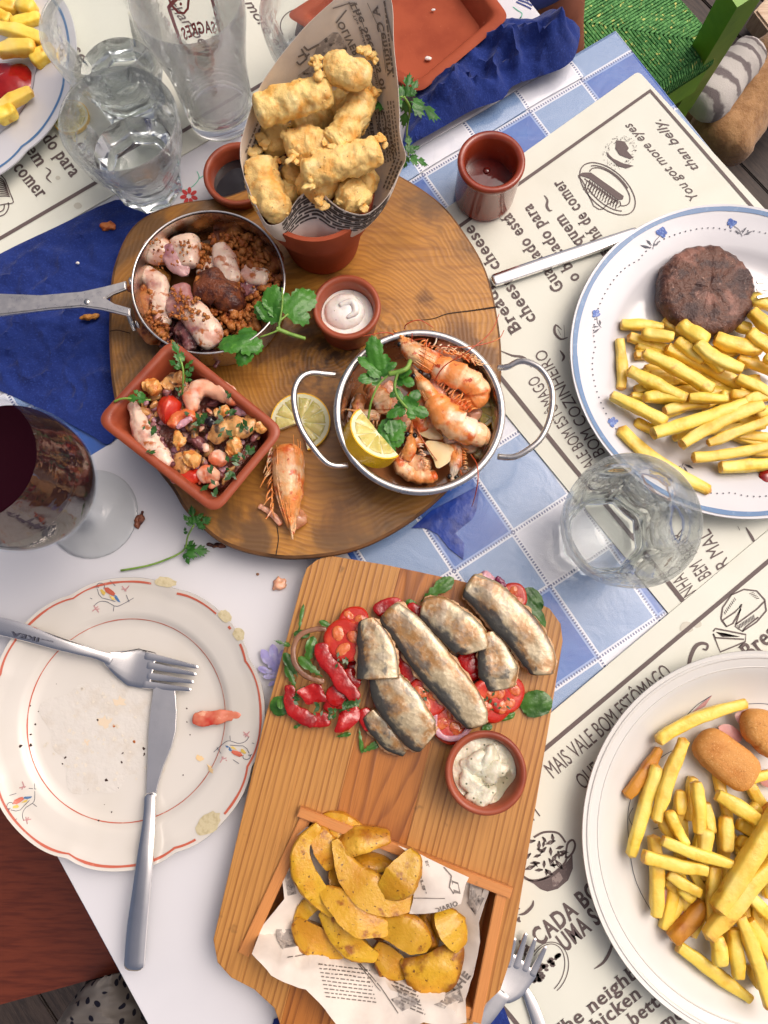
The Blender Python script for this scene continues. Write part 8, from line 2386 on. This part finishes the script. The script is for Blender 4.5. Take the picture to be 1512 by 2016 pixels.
# ---------------------------------------------------------------- potato wedges in newspaper
cw = crop(400, 1480, 2.291)
zb = .0046
O = [(470, 335), (412, 385), (348, 500), (362, 600), (368, 660), (262, 790), (246, 850), (330, 940), (480, 1000), (560, 1080), (632, 1172), (760, 1185), (880, 1197), (985, 1140), (1080, 1165), (1170, 1140), (1215, 1000), (1246, 850), (1238, 760), (1275, 650), (1288, 612), (1214, 572), (1090, 524), (890, 444), (700, 388), (560, 338)]
hole_in = [hole[0], hole[1], hole[2] + (hole[1] - hole[2]).normalized() * .0125, hole[3] + (hole[0] - hole[3]).normalized() * .0125]
news = thing('newspaper_sheet', 'crumpled newspaper lining the tray of the pine board under the wedges', 'newspaper', (W(*cw(800, 750), zb).x, W(*cw(800, 750), zb).y, zb))
g = sheet([W(*cw(*p), .026) for p in O], .0045, lambda p, d: (0 if inside(p, hole_in) else .024) + zb + .024 * (1 - min(1, d / .042)) ** 1.2 + .0035 * fbm((p.x, p.y, 0), 34, 3, 3) + .002 * abs(fbm((p.x, p.y, 0), 80, 6, 2)), seed=4)
bvh_n = BVHTree.FromPolygons([tuple(v) for v in g.v], g.f)
obj('liner', thicken(g, .0003), m_news, parent=news, smooth=60)
q = []
for k in range(9): q += body_text(*cw(520 + k * 4, 960 + k * 18), 100, 12, 1, 0, 0, 2.4, 0, (4, 10))
q += pxline([cw(380, 930), cw(560, 900), cw(700, 950), cw(800, 1060), cw(880, 1180)], 2) + pxline([cw(700, 960), cw(800, 1080)], 1.6)
for k in range(6): q += body_text(*cw(860 + k * 8, 1040 + k * 20), 44, 20, 1, 0, 0, 3, 0, (5, 14))
on_paper(bvh_n, q, m_news_ink, 'small_print', news)['kind'] = 'stuff'
q = []
for P_ in ([(330, 850), (360, 890), (420, 880), (520, 860), (400, 800), (330, 800)], [(1195, 560), (1290, 590), (1270, 660), (1230, 740), (1190, 680)], [(1090, 1100), (1170, 1060), (1190, 1130), (1090, 1160), (1040, 1140)], [(360, 520), (400, 480), (420, 640), (380, 650)], [(850, 1050), (930, 1090), (980, 1130), (900, 1170), (850, 1120)]):
    c_ = (sum(x for x, y in P_) / len(P_), sum(y for x, y in P_) / len(P_))
    for i in range(len(P_)):
        a, b = P_[i], P_[(i + 1) % len(P_)]
        for k in range(5):
            L_ = lambda p, f: cw(c_[0] + (p[0] - c_[0]) * f, c_[1] + (p[1] - c_[1]) * f)
            q.append([L_(a, k / 5), L_(a, (k + 1) / 5), L_(b, (k + 1) / 5), L_(b, k / 5)] if k else [cw(*c_), L_(a, .2), L_(b, .2)])
on_paper(bvh_n, q, m_news_grey, 'printed_picture', news, .0004)['kind'] = 'stuff'
g = pxtext(bvh_n, 'THE', cw(1140, 1100), cw(1210, 1010), 16, 'bold')
obj('headline', g, m_news_ink, parent=news, smooth=None)
Of = [(880, 425), (925, 460), (950, 520), (958, 600), (945, 680), (930, 735), (1000, 735), (1060, 728), (1120, 710), (1165, 690), (1185, 600), (1200, 570), (1100, 526), (985, 468)]
g = sheet([W(*cw(*p), .044) for p in Of], .004, lambda p, d: .042 + .006 * min(1, d / .02) + .002 * fbm((p.x, p.y, 0), 40, 8, 2), seed=6)
bvh_f = BVHTree.FromPolygons([tuple(v) for v in g.v], g.f)
obj('folded_flap', thicken(g, .0003), m_news, parent=news, smooth=60)
g = pxtext(bvh_f, 'señora.', cw(955, 450), cw(1010, 640), 8, 'serif', True)
g.merge(pxtext(bvh_f, 'EN EL', cw(1000, 440), cw(1020, 520), 5, 'serif', True)); g.merge(pxtext(bvh_f, 'DIARIO', cw(1050, 725), cw(1150, 690), 9, 'bold'))
obj('headline', g, m_news_ink, parent=news, smooth=None)
on_paper(bvh_f, pxline([cw(950, 660), cw(1090, 660)], 1.6) + pxline([cw(1085, 520), cw(1120, 560), cw(1110, 610), cw(1130, 640)], 2.4) + [[cw(938, 705), cw(1030, 705), cw(1028, 728), cw(936, 728)]] + [[cw(1100, 510), cw(1160, 530), cw(1150, 590), cw(1120, 580)], [cw(1120, 580), cw(1150, 590), cw(1160, 640), cw(1130, 635)]], m_news_ink, 'printed_drawing', news)
SEC = [(0, 1)] + [(-.95 * i / 4, 1 - 1.25 * i / 4) for i in range(1, 5)] + [(cos(a), -.25 + .62 * sin(a)) for a in [pi + pi * i / 8 for i in range(1, 8)]] + [(.95 * (1 - i / 4), -.25 + 1.25 * i / 4) for i in range(0, 4)]
def wedge(pts, w, z, label, mat=m_wedge, seed=0, h=.72, dz=0, sq=.8, el=None):
    z += .004
    Q = [W(*cw(*p), z) for p in pts]
    P_ = catmull([Q[0] + (Q[0] - Q[1]) * .45] + Q[1:-1] + [Q[-1] + (Q[-1] - Q[-2]) * .45], 30)
    s = MPP(*cw(*pts[0]), z) / 2.291 / 2 * 1.22
    rr = random.Random(seed); roll = rr.choice((-1, 1)) * (rr.choice((rr.uniform(.5, 1.1), rr.uniform(1.9, 2.6))) if mat is m_wedge else .92)
    g = G(); vs = []
    for i, p in enumerate(P_):
        t = i / 30
        T = (P_[min(i + 1, 30)] - P_[max(i - 1, 0)]).normalized(); S = T.cross(V((0, 0, 1))).normalized(); U = S.cross(T)
        q = max(.12, sin(pi * min(1, max(0, .06 + .88 * t)))) ** .5
        ww = lerpl([x * s for x in w], t) * q
        for x, y in SEC:
            x, y = x * ww, y * ww * h * 1.25
            x, y = x * cos(roll) - y * sin(roll), x * sin(roll) + y * cos(roll)
            d = S * x + U * y
            vs.append(p + d + d.normalized() * (.0012 * fbm(p + d, 70, seed, 2) + .0005 * fbm(p + d, 260, seed, 2)))
    n = len(SEC)
    g.add(vs, ringfaces(31, n))
    for k, f in enumerate(g.f[:-2]): g.mi[k] = 0 if 4 <= k % n <= 11 else 1
    obj('potato_wedge', g, [m_wedge, m_wedge_cut], label=label, cat='potato wedge', group='potato wedges in the tray', smooth=50)
wedge([(560, 310), (620, 330), (690, 350)], [90, 110, 80], .020, 'brown potato wedge highest up against the tray wall', seed=1)
wedge([(590, 545), (610, 600), (660, 650)], [80, 100, 80], .018, 'shaded potato wedge between the long crescents', seed=2)
wedge([(690, 500), (750, 510), (830, 520)], [90, 110, 80], .022, 'shaded potato wedge under the bright cut one', seed=3)
wedge([(630, 440), (700, 410), (800, 395)], [90, 120, 90], .028, 'orange brown potato wedge near the wall, lying crossways', seed=4)
wedge([(510, 370), (540, 430), (560, 500)], [100, 120, 80], .026, 'short potato wedge behind the long left crescent', seed=20)
wedge([(500, 360), (450, 430), (460, 530), (520, 630), (570, 700)], [70, 90, 110, 120, 80], .031, 'long curved potato wedge at the left side of the tray', seed=5)
wedge([(440, 760), (480, 700), (540, 660)], [60, 80, 60], .016, 'small potato wedge at the left edge under the crescent', seed=6)
wedge([(440, 780), (500, 830), (600, 880)], [90, 140, 90], .018, 'pale potato wedge at the lower left of the tray', m_wedge_cut, 7)
wedge([(560, 640), (620, 690), (710, 760), (800, 790)], [90, 140, 150, 110], .034, 'large curved potato wedge in the middle of the tray', seed=8)
wedge([(560, 750), (620, 820), (700, 880), (760, 910)], [70, 100, 110, 70], .026, 'ridged potato wedge below the middle crescent', seed=9)
wedge([(610, 440), (650, 540), (730, 620), (840, 670), (920, 680)], [80, 130, 160, 160, 110], .033, 'largest potato wedge slanting through the upper tray', seed=10)
wedge([(820, 610), (880, 560), (930, 480)], [110, 170, 120], .037, 'bright yellow cut potato wedge tucked under the paper flap', m_wedge_cut, 11)
wedge([(1000, 760), (1020, 830), (1040, 880)], [80, 100, 80], .016, 'shaded brown potato wedge beside the right paper edge', seed=12)
wedge([(800, 890), (850, 940), (900, 990)], [90, 130, 90], .020, 'pale potato wedge partly under the square cut one', m_wedge_cut, 13)
wedge([(800, 790), (880, 800), (960, 840), (1000, 870)], [90, 150, 150, 90], .031, 'orange potato wedge at the centre right of the tray', seed=14)
wedge([(1070, 740), (1100, 800), (1140, 860)], [130, 150, 120], .028, 'orange brown potato wedge below the paper flap', seed=15, sq=.6)
slab([(890, 945), (950, 925), (1015, 908), (1080, 875), (1165, 865), (1178, 930), (1150, 1035), (1110, 1085), (1040, 1105), (975, 1112), (930, 1070), (905, 1005)], .033, .013, m_wedge_cut, 'potato_wedge', 'big square cut yellow potato wedge at the lower right of the tray', 'potato wedge', .0022, 60, cr=cw, step=.003, lift=.007)

# ---------------------------------------------------------------- scraps and small things
lump(crop(0, 1100, 2.8), [(1060, 880), (1120, 885), (1220, 870), (1330, 860)], [60, 84, 74, 26], PB.z(.08) + .003, M('tomato_scrap', s2l((206, 120, 92)), .25, [('n', 40, s2l((190, 56, 40)), .5, .66), ('n', 90, s2l((226, 170, 140)), .55, .7)], sss=.3, coat=.4), 'tomato_scrap', 'thin pale red tomato scrap on the rim side of the bird plate', 'food scrap', .25, seed=3, rel=.16, sq=.7)
def scrap(x, y, r, z, mat, label, sc=(1, .8, .6), rz=0):
    obj('food_scrap', ball(W(x, y, z + r * .3), r, None, 3, r * .5, 260, int(x), sc, rz), mat, label=label, cat='food scrap', smooth=180)
scrap(213, 445, .0052, .010, m_crumb, 'golden crumb on a greasy spot of the blue napkin', (1.2, .8, .5), .3)
scrap(175, 624, .005, .008, m_crumb, 'brown crumb on the blue napkin below the pan handle', (1.6, .5, .4), .2)
scrap(152, 518, .0016, .010, m_mayo, 'tiny white crumb on the blue napkin')
scrap(275, 1022, .006, ZD, m_crust, 'brown shell scrap beside the wine glass foot', (.45, 1.3, .4), -.35)
scrap(428, 1074, .005, ZD, m_crust, 'curved brown shell scrap on the white paper under the log board', (1.5, .4, .3), -.1)
scrap(549, 1150, .0055, ZD, m_prawn_meat, 'small translucent pink scrap on the white paper by the pine board', (1.1, .9, .3), .6)
scrap(508, 1130, .0016, ZD, m_onion_brown, 'tiny grey crumb on the white paper above the bird plate')
fl = thing('violet_flower', 'violet frayed flower half under the bird plate and pine board', 'flower', W(522, 1310, ZD))
cq_ = crop(0, 1100, 2.8)
for a, b in (((1530, 640), (1420, 600)), ((1530, 640), (1440, 500)), ((1530, 630), (1500, 470)), ((1540, 630), (1560, 500)), ((1540, 650), (1450, 650)), ((1540, 660), (1480, 700)), ((1540, 650), (1590, 560))):
    obj('petal', leaf(cq_(*a), cq_(*b), ZD + .004, ZD + .006, .55, 'rocket', .1, .05, seed=a[0] + b[0]), m_flower, parent=fl, smooth=60)
# damp dark spots on the napkin, droplets of the sauce cup
obj('sauce_drop', ball(W(*crop(860, 0, 2.319)(228, 778), ZB + .0245), .0032, None, 3, sc=(1, 1, .5)), m_sauce_red, label='bubble on the red sauce in the tall cup', cat='bubble', smooth=180)
